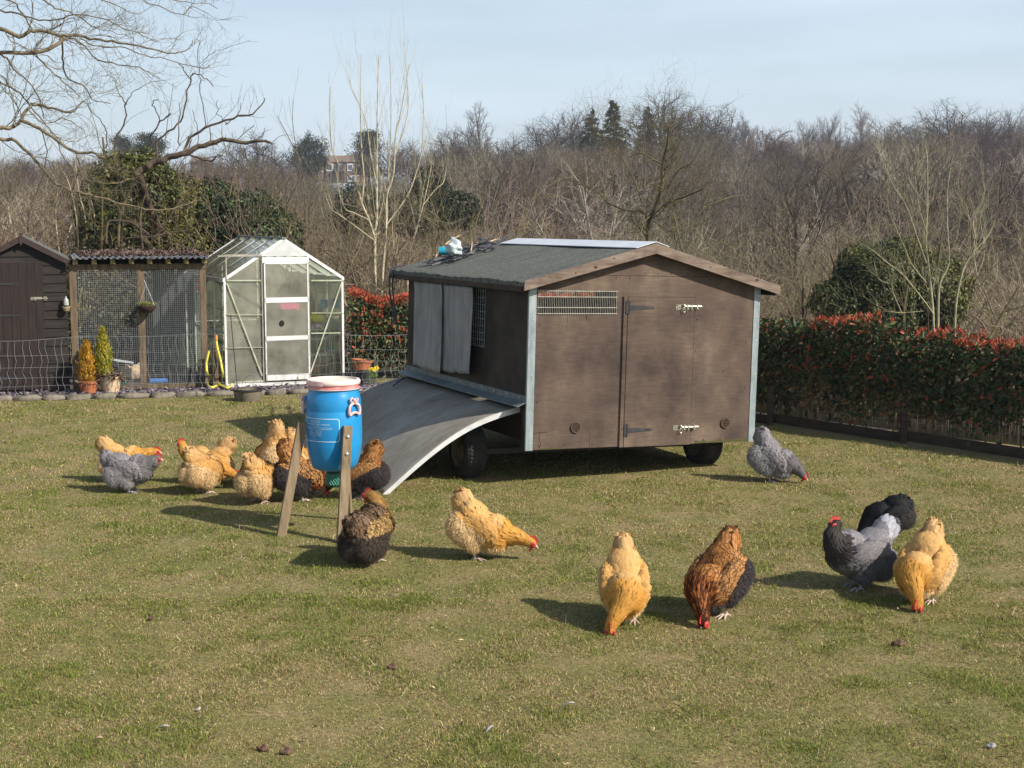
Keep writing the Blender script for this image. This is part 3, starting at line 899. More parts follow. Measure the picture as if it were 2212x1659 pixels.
# printed panel on the drum: outline, oval mark and lines of small print
b = MB()
def onbar(az, z, r=None):
    a = math.radians(az); z_ = z
    r = r or (np.interp(z_, [p[1] for p in prof], [p[0] for p in prof]) + .0012)
    return (r * math.cos(a), r * math.sin(a), z_)
def strip(az0, az1, z0, z1, w):
    n = max(1, int(abs(az1 - az0) / 4))
    for k in range(n):
        p, q = az0 + (az1 - az0) * k / n, az0 + (az1 - az0) * (k + 1) / n
        y0_, y1_ = z0 + (z1 - z0) * k / n, z0 + (z1 - z0) * (k + 1) / n
        if abs(az1 - az0) < 1.5: b.add([onbar(p - w * 280, y0_), onbar(p + w * 280, y0_), onbar(p + w * 280, y1_), onbar(p - w * 280, y1_)], [(0, 1, 2, 3)])
        else: b.add([onbar(p, y0_ - w), onbar(q, y1_ - w), onbar(q, y1_ + w), onbar(p, y0_ + w)], [(0, 1, 2, 3)])
zt_, zl_ = zb + .385, zb + .225
A0, A1 = -176, -72
strip(A0, A1 - 6, zt_, zt_, .0021); strip(A0, A1 - 6, zl_, zl_, .0021)
for k in range(6):
    t0, t1 = k * math.pi / 12, (k + 1) * math.pi / 12
    for s_, zc in ((1, zt_ - .018), (-1, zl_ + .018)):
        p = (A1 - 6 + 6 * math.sin(t0), zc + s_ * .018 * math.cos(t0)); q = (A1 - 6 + 6 * math.sin(t1), zc + s_ * .018 * math.cos(t1))
        da = .6 ; 
        b.add([onbar(p[0] - da * math.sin(t0), p[1] - s_ * .0021 * math.cos(t0)), onbar(q[0] - da * math.sin(t1), q[1] - s_ * .0021 * math.cos(t1)), onbar(q[0] + da * math.sin(t1), q[1] + s_ * .0021 * math.cos(t1)), onbar(p[0] + da * math.sin(t0), p[1] + s_ * .0021 * math.cos(t0))], [(0, 1, 2, 3)])
for k in range(10):
    z0_, z1_ = zl_ + .018 + (zt_ - zl_ - .036) * k / 10, zl_ + .018 + (zt_ - zl_ - .036) * (k + 1) / 10
    b.add([onbar(A1 - .6, z0_), onbar(A1 + .6, z0_), onbar(A1 + .6, z1_), onbar(A1 - .6, z1_)], [(0, 1, 2, 3)])
AM = -124
for k in range(24):   # oval
    t0, t1 = k * math.pi / 12, (k + 1) * math.pi / 12
    f = lambda t, s: onbar(AM + 11 * s * math.cos(t), zt_ - .021 + .0115 * s * math.sin(t))
    b.add([f(t0, .86), f(t1, .86), f(t1, 1), f(t0, 1)], [(0, 1, 2, 3)])
b.build("print_outline", M_PRINT, feed)
def wrap_text(txt, az, z, size, name="print_text"):
    cu = bpy.data.curves.new("print", 'FONT'); cu.body = txt; cu.size = size; cu.align_x = 'CENTER'; cu.align_y = 'CENTER'
    o = bpy.data.objects.new("print", cu); COL.objects.link(o)
    dg = bpy.context.evaluated_depsgraph_get(); me = bpy.data.meshes.new_from_object(o.evaluated_get(dg))
    bpy.data.objects.remove(o)
    vs = []
    for v in me.vertices:
        a = az + math.degrees(v.co.x / .1985)
        vs.append(onbar(a, z + v.co.y))
    return vs, [tuple(p.vertices) for p in me.polygons]
b = MB()
for txt, z, s, da in (("AGM", zt_ - .021, .017, 0), ("FOOD GRADE SWEET GHERKINS", zt_ - .041, .0135, 4), ("IN VINEGAR", zt_ - .053, .009, 2),
                  ("INGREDIENTS: GHERKINS, WATER, VINEGAR, ACETIC ACID, SALT", zt_ - .063, .0078, 6), ("SODIUM BENZOATE, CALCIUM CHLORIDE, SUGAR, SPICES", zt_ - .074, .0082, 6),
                  ("NET WT        DRAINED WT", zt_ - .086, .009, 0), ("LOT NO        PACKED ON", zt_ - .097, .009, 0),
                  ("PRODUCT OF INDIA", zt_ - .108, .0115, 0), ("STORE IN A COOL DRY PLACE", zt_ - .119, .0078, 0), ("60 LTRS", zt_ - .129, .008, -2), ("BATCH   DATE", zt_ - .145, .008, -4)):
    vs, fs = wrap_text(txt, AM + da, z, s); b.add(vs, fs)
b.build("print_text", M_PRINT, feed)
b = MB()   # embossed arrows
for a in (-133, -124):
    for da in (-1.6, 1.6): b.add([onbar(a + da - .35, zb + .455), onbar(a + da + .35, zb + .455), onbar(a + da + .35, zb + .475), onbar(a + da - .35, zb + .475)], [(0, 1, 2, 3)])
    b.add([onbar(a - 3, zb + .475), onbar(a, zb + .490), onbar(a, zb + .487), onbar(a - 2.2, zb + .475)], [(0, 1, 2, 3)]); b.add([onbar(a + 3, zb + .475), onbar(a, zb + .490), onbar(a, zb + .487), onbar(a + 2.2, zb + .475)], [(0, 1, 2, 3)])
b.add([onbar(-137, zb + .447), onbar(-120, zb + .447), onbar(-120, zb + .4495), onbar(-137, zb + .4495)], [(0, 1, 2, 3)])
b.build("embossed_arrows", mat("lighter_blue_emboss", [(0.05, 0.36, 0.66)], rough=0.4), feed)
M_LEG = mat("treated_leg_timber", [(0.11, 0.078, 0.045), (0.20, 0.148, 0.088), (0.27, 0.205, 0.13)], scale=6, stretch=(4, 4, .5), rough=0.8, bump=0.12)
lw, lt = .064, .040
def leg(top, foot, az, bolts=True):
    a = math.radians(az); n = Vector((math.cos(a), math.sin(a), 0))
    p, q = Vector(top) - fc, Vector(foot) - fc
    b = MB(); b.beam(q, p, lw, lt, up=n); o = b.build("leg", M_LEG, feed, bevel=.002)
    if bolts:
        d = (q - p).normalized(); s = MB(); nn = (n - d * n.dot(d)).normalized()
        for k in (.075, .195): 
            c = p + d * k + nn * (lt / 2 + .003); s.ell(c, (.013, .013, .013), 10, 6)
        build_each(s, "bolt", M_SCREW, o, smooth=True)
lf = gnd(607, 1160)
t1 = fc + Vector((-.215, -.06, .80)); leg(t1, (lf[0], lf[1], 0.0), -72, False)
t2 = fc + Vector((.118, -.185, .79)); leg(t2, (fc.x + .085, fc.y - .37, 0), -70)
t3 = fc + Vector((.03, .205, .80)); leg(t3, (fc.x + .045, fc.y + .40, 0), 75)
leg(fc + Vector((.06, .205, .55)), (fc.x + .07, fc.y + .30, 0), 80, False) if False else None
# dispenser under the drum: dark green netted cup on a spindle
b = MB(); b.lathe([(.001, .33), (.05, .33), (.062, .35), (.062, .43), (.045, .455)], 24); b.build("dispenser", mat("dark_green_plastic", [(0.012, 0.06, 0.04)], rough=0.5), feed, smooth=True)
b = MB()
for k in range(20):
    a = k * math.pi / 10
    for s_ in (1, -1):
        b.tube([(.0635 * math.cos(a + s_ * t * .2), .0635 * math.sin(a + s_ * t * .2), .35 + .02 * t) for t in range(5)], .0022, 4)
b.build("net_cover", mat("pale_green_net", [(0.10, 0.33, 0.24)], rough=0.5), feed)

# ------------------------------------------------------------------ shed, wire run and greenhouse row
AR = math.radians(18)
p0 = gnd(160, 848)
MR = Matrix.Translation((p0[0], p0[1], 0)) @ Matrix.Rotation(AR, 4, 'Z')
def rf(px, py, y=0.0):
    p = onplane(px, py, MR, 1, y); return p.x, p.z
M_SHED = mat("dark_shed_boards", [(0.011, 0.009, 0.008), (0.021, 0.017, 0.015), (0.034, 0.028, 0.025)], scale=5, stretch=(.6, 1, 5), rough=0.8, detail=8)
M_SHEDDOOR = mat("dark_red_brown_door", [(0.016, 0.011, 0.010), (0.031, 0.021, 0.019)], scale=6, stretch=(5, 1, .5), rough=0.8)
M_POST = mat("weathered_run_post", [(0.075, 0.052, 0.034), (0.15, 0.108, 0.07), (0.23, 0.17, 0.115)], scale=6, stretch=(3, 3, .6), rough=0.85, detail=8,
             cols2=[(0.5, 0.5, 0.35), (1, 1, 1)], scale2=2, fac2=0.6)
M_MOSSY = mat("mossy_rafter", [(0.10, 0.07, 0.04), (0.20, 0.17, 0.07), (0.28, 0.22, 0.12)], scale=9, rough=0.9)
# shed
xs, zea = rf(146, 560); xap, zap = rf(45, 512)
shed = empty("garden_shed", MR @ Matrix.Translation((xap, 0.02, 0)), "dark brown boarded garden shed with pointed gable at the far left edge", "shed")
hw = (rf(143, 600)[0] - xap); zwall = zea - .03
b = MB()
z = 0.04
while z < zap - .05:
    z1 = min(z + .115, zap - .02)
    def hwz(zz): return hw if zz <= zwall else max(0.001, hw * (zap - .02 - zz) / (zap - .02 - zwall))
    a0, a1 = hwz(z), hwz(z1)
    b.add([(-a0, -.006, z), (a0, -.006, z), (a1, .008, z1), (-a1, .008, z1), (-a0, .03, z), (a0, .03, z), (a1, .03, z1), (-a1, .03, z1)],
          [(0, 1, 2, 3), (7, 6, 5, 4), (0, 4, 5, 1), (1, 5, 6, 2), (2, 6, 7, 3), (3, 7, 4, 0)])
    z = z1
b.build("front_boards", M_SHED, shed)
b = MB(); b.box((hw - .02, .03, .04), (hw, 2.2, zwall)); b.box((-hw, .03, .04), (-hw + .02, 2.2, zwall)); b.box((-hw + .02, 2.18, .04), (hw - .02, 2.2, zwall)); b.build("side_walls", M_SHED, shed)
b = MB()
for s in (-1, 1):
    b.add([(0, -.06, zap), (s * (hw + .05), -.06, zea - .02), (s * (hw + .05), 2.3, zea - .02), (0, 2.3, zap), (0, -.06, zap + .012), (s * (hw + .05), -.06, zea - .008), (s * (hw + .05), 2.3, zea - .008), (0, 2.3, zap + .012)],
          [(0, 1, 2, 3), (7, 6, 5, 4), (0, 4, 5, 1), (1, 5, 6, 2), (2, 6, 7, 3)])
b.build("roof", M_FELT, shed)
b = MB()
for s in (-1, 1):
    b.add([(0, -.085, zap + .02), (s * (hw + .06), -.085, zea - .015), (s * (hw + .06), -.085, zea - .085), (0, -.085, zap - .06), (0, -.062, zap + .02), (s * (hw + .06), -.062, zea - .015), (s * (hw + .06), -.062, zea - .085), (0, -.062, zap - .06)],
          [(0, 1, 2, 3), (7, 6, 5, 4), (0, 4, 5, 1), (3, 2, 6, 7), (1, 5, 6, 2)])
b.prism([(-.018, zap + .05), (.018, zap + .05), (.022, zap - .07), (0, zap - .11), (-.022, zap - .07)], -.095, -.086)
b.build("barge_boards", mat("dark_barge", [(0.03, 0.018, 0.018), (0.055, 0.035, 0.034)], scale=7, rough=.8), shed)
dxr = rf(93, 600)[0] - xap; dzt = rf(60, 567)[1]
b = MB()
x = dxr
k = 0
while x > -hw + .15:
    b.box((x - .098, -.030 - .002 * (k % 2), .06), (x, -.010, dzt)); x -= .1; k += 1
sd = b.build("door", M_SHEDDOOR, shed, bevel=.002)
bx, bz = rf(66, 645); bx -= xap
b = MB(); b.box((bx, -.036, bz - .02), (bx + .14, -.033, bz + .02)); b.tube([(bx + .04, -.045, bz), (bx + .21, -.045, bz)], .008, 8); b.box((bx + .16, -.04, bz - .025), (bx + .2, -.033, bz + .025)); b.box((bx + .05, -.054, bz - .025), (bx + .065, -.036, bz + .015))
b.build("slide_bolt", M_BRASS, sd)
b = MB()
for zz in (.22, 1.02, 1.42): b.prism([(-hw + .1, zz - .02), (bx - .13, zz - .006), (bx - .13, zz + .006), (-hw + .1, zz + .02)], -.037, -.033)
build_each(b, "strap_hinge", M_BLACK, sd)

# the wire run
run = empty("wire_run", MR, "timber framed wire mesh run with corrugated roof between the shed and greenhouse", "poultry run")
xr = rf(447, 838)[0]
zr = rf(300, 566)[1]; z_beam0, z_beam1 = rf(300, 582)[1], rf(300, 570)[1]; zroof = rf(300, 557)[1]
xm0, xm1 = rf(300, 700)[0], rf(314, 700)[0]
x0b = rf(168, 700)[0]; x1a = rf(434, 700)[0]
def post(x0, x1, z1=None, z0=0.02, d=.075, y=0):
    b = MB(); b.box((x0, y, z0), (x1, y + d, z1 or z_beam0)); return b.build("post", M_POST, run, bevel=.003)
post(rf(153, 700)[0], x0b); post(xm0, xm1); post(x1a, rf(447, 700)[0]); post(x1a, rf(447, 700)[0], y=1.8)
b = MB()
b.box((rf(150, 570)[0], -.012, z_beam0), (xr + .03, .06, z_beam1)); b.build("front_beam", M_POST, run, bevel=.003)
b = MB()
b = MB(); b.box((rf(152, 570)[0], .075, z_beam1 - .01), (xr, .09, zroof - .02)); b.build('rafter_gap_shade', M_DARKHOLE, run)  # dark board added behind the beam, stands in for shade between the rafters
nr = 8; xa, xb = rf(162, 566)[0], rf(440, 566)[0]
for i in range(nr):
    x = xa + (xb - xa) * i / (nr - 1)
    r_ = MB(); r_.box((x - .03, -.10, z_beam1), (x + .03, 1.85, zroof - .015)); r_.build("rafter", M_MOSSY, run, bevel=.004)
b = MB(); b.box((xm1, .0, rf(370, 838)[1]), (x1a, .06, rf(370, 829)[1])); b.box((x0b, .0, .02), (xm0, .05, .07)); b.build("bottom_rail", M_POST, run)
# corrugated sheet
vs, fs = [], []
n = 260; xl, xrr = rf(156, 557)[0], rf(450, 557)[0]
for j, (y, dz) in enumerate(((-.17, 0), (1.9, .015))):
    for i in range(n + 1):
        x = xl + (xrr - xl) * i / n
        vs.append((x, y, zroof + dz + .012 * math.sin(x / .076 * 2 * math.pi)))
m_ = len(vs)
vs += [(v[0], v[1], v[2] + .004) for v in vs]
for i in range(n):
    fs.append((i, i + 1, n + 2 + i, n + 1 + i)); fs.append((m_ + i, m_ + n + 1 + i, m_ + n + 2 + i, m_ + i + 1)); fs.append((i, m_ + i, m_ + i + 1, i + 1))
b = MB(); b.add(vs, fs); b.build("corrugated_roof", mat("corrugated_steel", [(0.14, 0.14, 0.15), (0.28, 0.285, 0.30)], scale=5, rough=.5, metal=.2), run)
# weld mesh, two bays in front and a side panel
b = MB()
def mesh_panel(x0, x1, z0, z1, y, sp=.0262, w=.00075):
    x = x0
    while x <= x1: b.box((x - w, y - w, z0), (x + w, y + w, z1)); x += sp
    z = z0
    while z <= z1: b.box((x0, y - 3 * w, z - w), (x1, y - w, z + w)); z += sp
mesh_panel(x0b, xm0, .06, z_beam0, -.004); mesh_panel(xm1, x1a, rf(370, 829)[1], z_beam0, -.004)
b.build("weld_mesh", M_WIRE, run)
# back boards and grey netting inside the right bay
b = MB()
rr = random.Random(2)
x = xm0 + .3
while x < xr - .05:
    w = rr.uniform(.07, .11); b.box((x, 1.7 + rr.uniform(-.02, .02), .05), (x + w, 1.73, z_beam0 - rr.uniform(0, .1))); x += w + rr.choice((.012, .02, .05))
b.build("back_slats", mat("grey_back_slats", [(0.02, 0.023, 0.023), (0.05, 0.056, 0.056)], scale=6, stretch=(3, 1, .5), rough=.8), run)
# brown leaves collected on the run roof
rg = np.random.default_rng(5)
n = 4200
P = np.stack([rg.uniform(xl + .1, xrr - .02, n), rg.uniform(.3, 1.85, n), np.zeros(n)], 1)
P[:, 2] = zroof + .015 + P[:, 1] * .01 + np.abs(rg.normal(0, .020, n)) * smooth01(P[:, 1], -.1, .8) * (0.4 + fbm(P[:, 0] * 3, P[:, 1] * 3))
V, Fc = leaves(P, rg.normal(0, .6, (n, 3)) + [0, 0, 1], rg.normal(0, 1, (n, 3)), rg.uniform(.03, .07, n), rg.uniform(.015, .035, n), rg)
V = np.array([list(MR @ Vector(v)) for v in V])
cl = np.array([(0.10, 0.065, 0.055), (0.135, 0.09, 0.075), (0.07, 0.045, 0.038), (0.19, 0.14, 0.115)])[rg.integers(0, 4, n)] * rg.uniform(.7, 1.2, (n, 1))
M_LITTER = vmat("dead_leaf", 0.8)
tag(npmesh("dead_leaves", V, [Fc], M_LITTER, None, np.repeat(cl, 4, 0)), "purplish brown dead leaves heaped on the corrugated run roof", "dead leaves", kind="stuff")

# hanging basket on the middle post
hx_, hz_ = rf(317, 660, -.14)
bk = empty("hanging_basket", MR @ Matrix.Translation((hx_, -.14, hz_)), "dark wicker hanging basket with green plants on the middle run post", "hanging basket")
b = MB()
for k in range(9):
    z = -.085 + k * .0105; r = .045 + .075 * math.sin(math.pi / 2 * min(1, (k + 1) / 9)) 
    b.tube([(r * math.cos(t * .35), r * math.sin(t * .35), z + .004 * math.sin(t * 2.5 + k * 2)) for t in range(19)], .0068, 5, cap=False)
b.lathe([(.001, -.088), (.05, -.085), (.115, 0.0), (.10, .0), (.001, -.01)], 20)
b.build("wicker_bowl", mat("dark_wicker", [(0.03, 0.017, 0.014), (0.075, 0.045, 0.035)], scale=40, rough=.7), bk)
b = MB()
for a in (-.6, 1.5, 3.6): b.tube([(.115 * math.cos(a), .115 * math.sin(a), 0), (0, .02, .27)], .0022, 4)
b.tube([(0, .02, .27), (-.02, .06, .33), (-.03, .13, .32)], .004, 5)
build_each(b, "chain", M_SCREW, bk)
n = 420
th = rg.uniform(0, 6.28, n); rr_ = .12 * np.sqrt(rg.random(n))
P = np.stack([rr_ * np.cos(th), rr_ * np.sin(th), rg.uniform(-.005, .035, n)], 1)
V, Fc = leaves(P, rg.normal(0, .5, (n, 3)) + [0, 0, .8], rg.normal(0, 1, (n, 3)) + [0, 0, .4], rg.uniform(.015, .03, n), rg.uniform(.01, .02, n), rg)
cl = np.array([(0.16, 0.20, 0.03), (0.25, 0.26, 0.05), (0.33, 0.28, 0.12), (0.08, 0.13, 0.02)])[rg.integers(0, 4, n)]
M_LEAF = vmat("leaf", 0.45, 0.25, 0.4)
npmesh("trailing_plant", V, [Fc], M_LEAF, bk, np.repeat(cl, 4, 0))
# bottle wedged on the shed corner, with a feeder bracket below
bx, bz = rf(143, 660, -.05)
bt = empty("wall_bird_feeder", MR @ Matrix.Translation((bx, -.05, bz)), "small clear bottle feeder fixed at the shed corner post", "bird feeder")
b = MB(); b.lathe([(.001, 0), (.035, .005), (.035, .03), (.028, .08), (.01, .10), (.009, .12)], 14); b.build("bottle", mat("grey_clear_plastic", [(0.25, 0.28, 0.26), (0.4, 0.42, 0.4)], scale=20, rough=.25), bt, smooth=True)
b = MB(); b.lathe([(.001, -.075), (.035, -.07), (.048, -.03), (.04, -.02), (.001, -.02)], 14); b.box((-.05, .0, -.018), (.06, .06, -.008)); b.build("seed_dish", mat("straw_dish", [(0.22, 0.18, 0.09), (0.3, 0.26, 0.15)], scale=20, rough=.8), bt, smooth=True)
# orange hanging ornament inside the run
bx, bz = rf(427, 622, .12)
b = MB()
for k, (dz, r) in enumerate(((.09, .022), (.045, .018), (.0, .024), (-.045, .02))): b.ell((0, 0, dz), (r, r, r * 1.1), 10, 6, mi=k % 2)
b.tube([(0, 0, .11), (0, 0, .3)], .002, 4, mi=1)
o = b.build("hanging_ornament", [mat("orange_plastic", [(0.62, 0.16, 0.03)], rough=.5), mat("white_bead", [(0.6, 0.6, 0.55)], rough=.5)], None, smooth=True)
o.matrix_world = MR @ Matrix.Translation((bx, .12, bz)); tag(o, "orange and white hanging ornament inside the right end of the run", "ornament")
# blue tray, green dish, log and sheet
def drop(name, mb, m, px, py, yl, label, cat, z=None, smooth=False, parent=None):
    x, zz = rf(px, py, yl)
    o = mb.build(name, m, None, smooth=smooth)
    o.location = (MR @ Vector((x, yl, zz if z is None else z))); o.rotation_euler = (0, 0, AR)
    return tag(o, label, cat)
b = MB(); b.box((-.10, -.05, 0), (.10, .05, .008)); b.box((-.11, -.06, .03), (.11, -.05, .04)); b.box((-.11, .05, .03), (.11, .06, .04)); b.box((-.115, -.06, 0.0), (-.105, .06, .04)); b.box((.105, -.06, 0.0), (.115, .06, .04)); b.box((-.105, -.055, .008), (.105, -.05, .03))
drop("blue_tray", b, mat("blue_tray", [(0.08, 0.22, 0.55)], rough=.4), 343, 830, .3, "shallow blue plastic tray on the floor of the wire run", "tray", z=.07)
b = MB(); b.lathe([(.001, 0), (.045, 0), (.06, .045), (.054, .045), (.04, .01), (.001, .01)], 18)
drop("green_dish", b, mat("green_dish", [(0.04, 0.26, 0.19)], rough=.4), 267, 818, .25, "small turquoise dish beside the patterned pot", "dish", z=.06, smooth=True)
b = MB(); b.add([(-.16, 0, .05), (.16, -.02, .0), (.17, .2, .0), (-.14, .22, .06), (-.16, 0, .054), (.16, -.02, .004), (.17, .2, .004), (-.14, .22, .064)], [(0, 1, 2, 3), (7, 6, 5, 4), (0, 4, 5, 1), (1, 5, 6, 2), (2, 6, 7, 3), (3, 7, 4, 0)])
drop("white_sheet", b, M_WHITEMET, 262, 786, .5, "tilted white plastic sheet behind the potted conifers", "sheet")
# green felt roofed box far left behind the shed
# potted conifers
def pot(name_root, px, py, r0, r1, h, m, label, cat="flower pot", rim=True, pattern=None, parent_M=None, yl=-.35, tilt=None):
    M_ = Matrix.Translation(gnd(px, py)) @ Matrix.Rotation(AR, 4, 'Z')
    if tilt: M_ = tilt(M_)
    e = empty(name_root, M_, label, cat)
    b = MB(); b.lathe([(.001, 0), (r0, 0), (r0 + (r1 - r0) * .78, h * .80), (r1 * 1.0, h * .81), (r1 * 1.04, h * .99), (r1 * 1.0, h), (r1 * .9, h), (r1 * .88, h * .9)] if rim else [(.001, 0), (r0, 0), ((r0 + r1) / 2 * 1.04, h * .5), (r1, h), (r1 * .92, h), (r1 * .9, h * .9)], 28)
    b.build("pot_body", m, e, smooth=True)
    s = MB(); s.lathe([(.001, h * .9), (r1 * .9, h * .9)], 20); s.build("soil", mat("potting_soil", [(0.03, 0.02, 0.015), (0.06, 0.045, 0.03)], scale=40, rough=1), e)
    return e
M_TERRA = mat("terracotta", [(0.42, 0.13, 0.055), (0.52, 0.19, 0.09)], scale=6, rough=.75, cols2=[(0.5, 0.5, 0.45), (1, 1, 1)], scale2=3, stretch2=(1, 1, 2.5), fac2=.4)
M_BUFFPOT = mat("buff_patterned_pot", [(0.20, 0.12, 0.07), (0.55, 0.42, 0.27), (0.60, 0.47, 0.31)], scale=16, stretch=(2.2, 2.2, .8), rough=.7, pos=[.38, .5, .7])
def conifer(e, h, r, cols, z0, seed, x0=0):
    rg = np.random.default_rng(seed); n = 2600
    t = rg.random(n) ** 1.25; z = z0 + t * h
    prof_ = r * (np.sin(np.clip(t * 1.0 + .22, 0, 1.22) / 1.22 * math.pi) ** .75) * (1 - t * .35)
    a = rg.random(n) * 6.28; q = np.sqrt(rg.uniform(.15, 1, n)) * (.72 + .45 * vnoise(a * 1.6, t * 9, seed))
    P = np.stack([x0 + prof_ * q * np.cos(a), prof_ * q * np.sin(a), z], 1)
    D = np.stack([np.cos(a) * .45, np.sin(a) * .45, np.ones(n)], 1) + rg.normal(0, .2, (n, 3))
    V, Fc = leaves(P, np.stack([np.cos(a), np.sin(a), rg.normal(0, .3, n)], 1) + rg.normal(0, .4, (n, 3)), D, rg.uniform(.03, .065, n), rg.uniform(.008, .016, n), rg)
    cl = np.array(cols)[rg.integers(0, len(cols), n)] * rg.uniform(.75, 1.2, (n, 1))
    npmesh("foliage", V, [Fc], M_LEAF, e, np.repeat(cl, 4, 0))
    w = Wood(seed); w.line([(x0, 0, z0 - .05), (x0, 0, z0 + h * .7)], .012, .004, 6); V, f_ = w.arrays(); npmesh("stem", V, f_, M_DKTIMBER, e)
def drygrass(e, n, z0, r, cols, seed, L=(.06, .14)):
    rg = np.random.default_rng(seed); a = rg.random(n) * 6.28; q = r * np.sqrt(rg.random(n))
    P = np.stack([q * np.cos(a), q * np.sin(a), np.full(n, z0)], 1)
    D = np.stack([np.cos(a), np.sin(a), rg.uniform(.2, 1.6, n)], 1)
    V, Fc = leaves(P, rg.normal(0, 1, (n, 3)), D, rg.uniform(L[0], L[1], n), rg.uniform(.005, .011, n), rg)
    V[2::4, 2] -= rg.uniform(.0, .05, n)
    cl = np.array(cols)[rg.integers(0, len(cols), n)]
    npmesh("trailing_leaves", V, [Fc], M_LEAF, e, np.repeat(cl, 4, 0))
DRY = [(0.40, 0.34, 0.24), (0.28, 0.20, 0.13), (0.16, 0.12, 0.07), (0.50, 0.46, 0.36)]
e = pot("potted_conifer", 192, 853, .085, .135, .185, M_TERRA, "terracotta pot with a broad amber yellow conifer beside the run's left post", "potted plant")
conifer(e, .50, .155, [(0.52, 0.26, 0.015), (0.62, 0.32, 0.03), (0.36, 0.19, 0.02), (0.50, 0.33, 0.03)], .17, 21, -.01)
drygrass(e, 120, .16, .12, DRY, 3)
e = pot("potted_conifer", 240, 852, .095, .13, .235, M_BUFFPOT, "buff patterned pot with a slender yellow green conifer behind dry leaves", "potted plant", rim=False)
conifer(e, .60, .125, [(0.42, 0.36, 0.03), (0.28, 0.30, 0.03), (0.50, 0.38, 0.03), (0.18, 0.22, 0.03)], .24, 22, -.08)
drygrass(e, 260, .225, .13, DRY + [(0.12, 0.05, 0.04)], 4, (.05, .15))
# pots right of the greenhouse
e = pot("black_pot", 790, 832, .09, .12, .22, mat("dull_black_pot", [(0.03, 0.033, 0.03), (0.075, 0.08, 0.07)], scale=9, rough=.6), "dull black plastic plant pot standing upright beside the back hedge")
e = pot("terracotta_bowl", 778, 807, .10, .142, .15, M_TERRA, "terracotta bowl tipped on top of the black plant pot")
e.location = Vector((gnd(785, 832)[0] - .03, gnd(785, 832)[1], .20)); e.rotation_euler = (0, .12, AR)
g_ = gnd(806, 836)
yf = empty("yellow_pansy", (g_[0], g_[1], .17), "bright yellow pansy with green leaves beside the terracotta bowl", "flower")
b = MB()
rr = random.Random(8)
for k in range(3):
    c = (rr.uniform(-.05, .05), rr.uniform(-.03, 0), .06 + rr.uniform(0, .04))
    for j in range(5):
        a = j * 1.257; b.ell((c[0] + .018 * math.cos(a), c[1] - .004 * (j % 2), c[2] + .018 * math.sin(a)), (.017, .004, .017), 8, 5)
b.build("petals", mat("yellow_petal", [(0.78, 0.55, 0.02)], rough=.5), yf)
b = MB()
for k in range(26):
    c = (rr.uniform(-.06, .07), rr.uniform(-.04, .02), rr.uniform(-.03, .05)); b.ell(c, (.018, .004, .012), 7, 4, rot=Matrix.Rotation(rr.uniform(-1, 1), 3, 'Y'))
for k in range(5): b.tube([(0, 0, -.16), (rr.uniform(-.05, .05), 0, .04)], .003, 4)
b.build("pansy_leaves", mat("pansy_green", [(0.06, 0.13, 0.02), (0.13, 0.2, 0.04)], scale=30, rough=.5), yf)
b = MB()   # flat stones on the ground by the pots
for i, (px, py, s_) in enumerate(((815, 840, .13), (840, 843, .16), (800, 847, .12))):
    g_ = gnd(px, py); b = MB(); b.ell((0, 0, .012), (s_, s_ * .7, .028), 9, 5)
    o = b.build("flat_stone", mat("pale_flat_stone", [(0.25, 0.21, 0.15), (0.38, 0.33, 0.25)], scale=8, rough=.9, bump=.3), None)
    o.location = g_; tag(o, ["flat stone nearest the black plant pot", "largest flat stone, rightmost beside the pots", "flat stone nearest the lawn below the pots"][i], "stone", "flat stones by the pots")

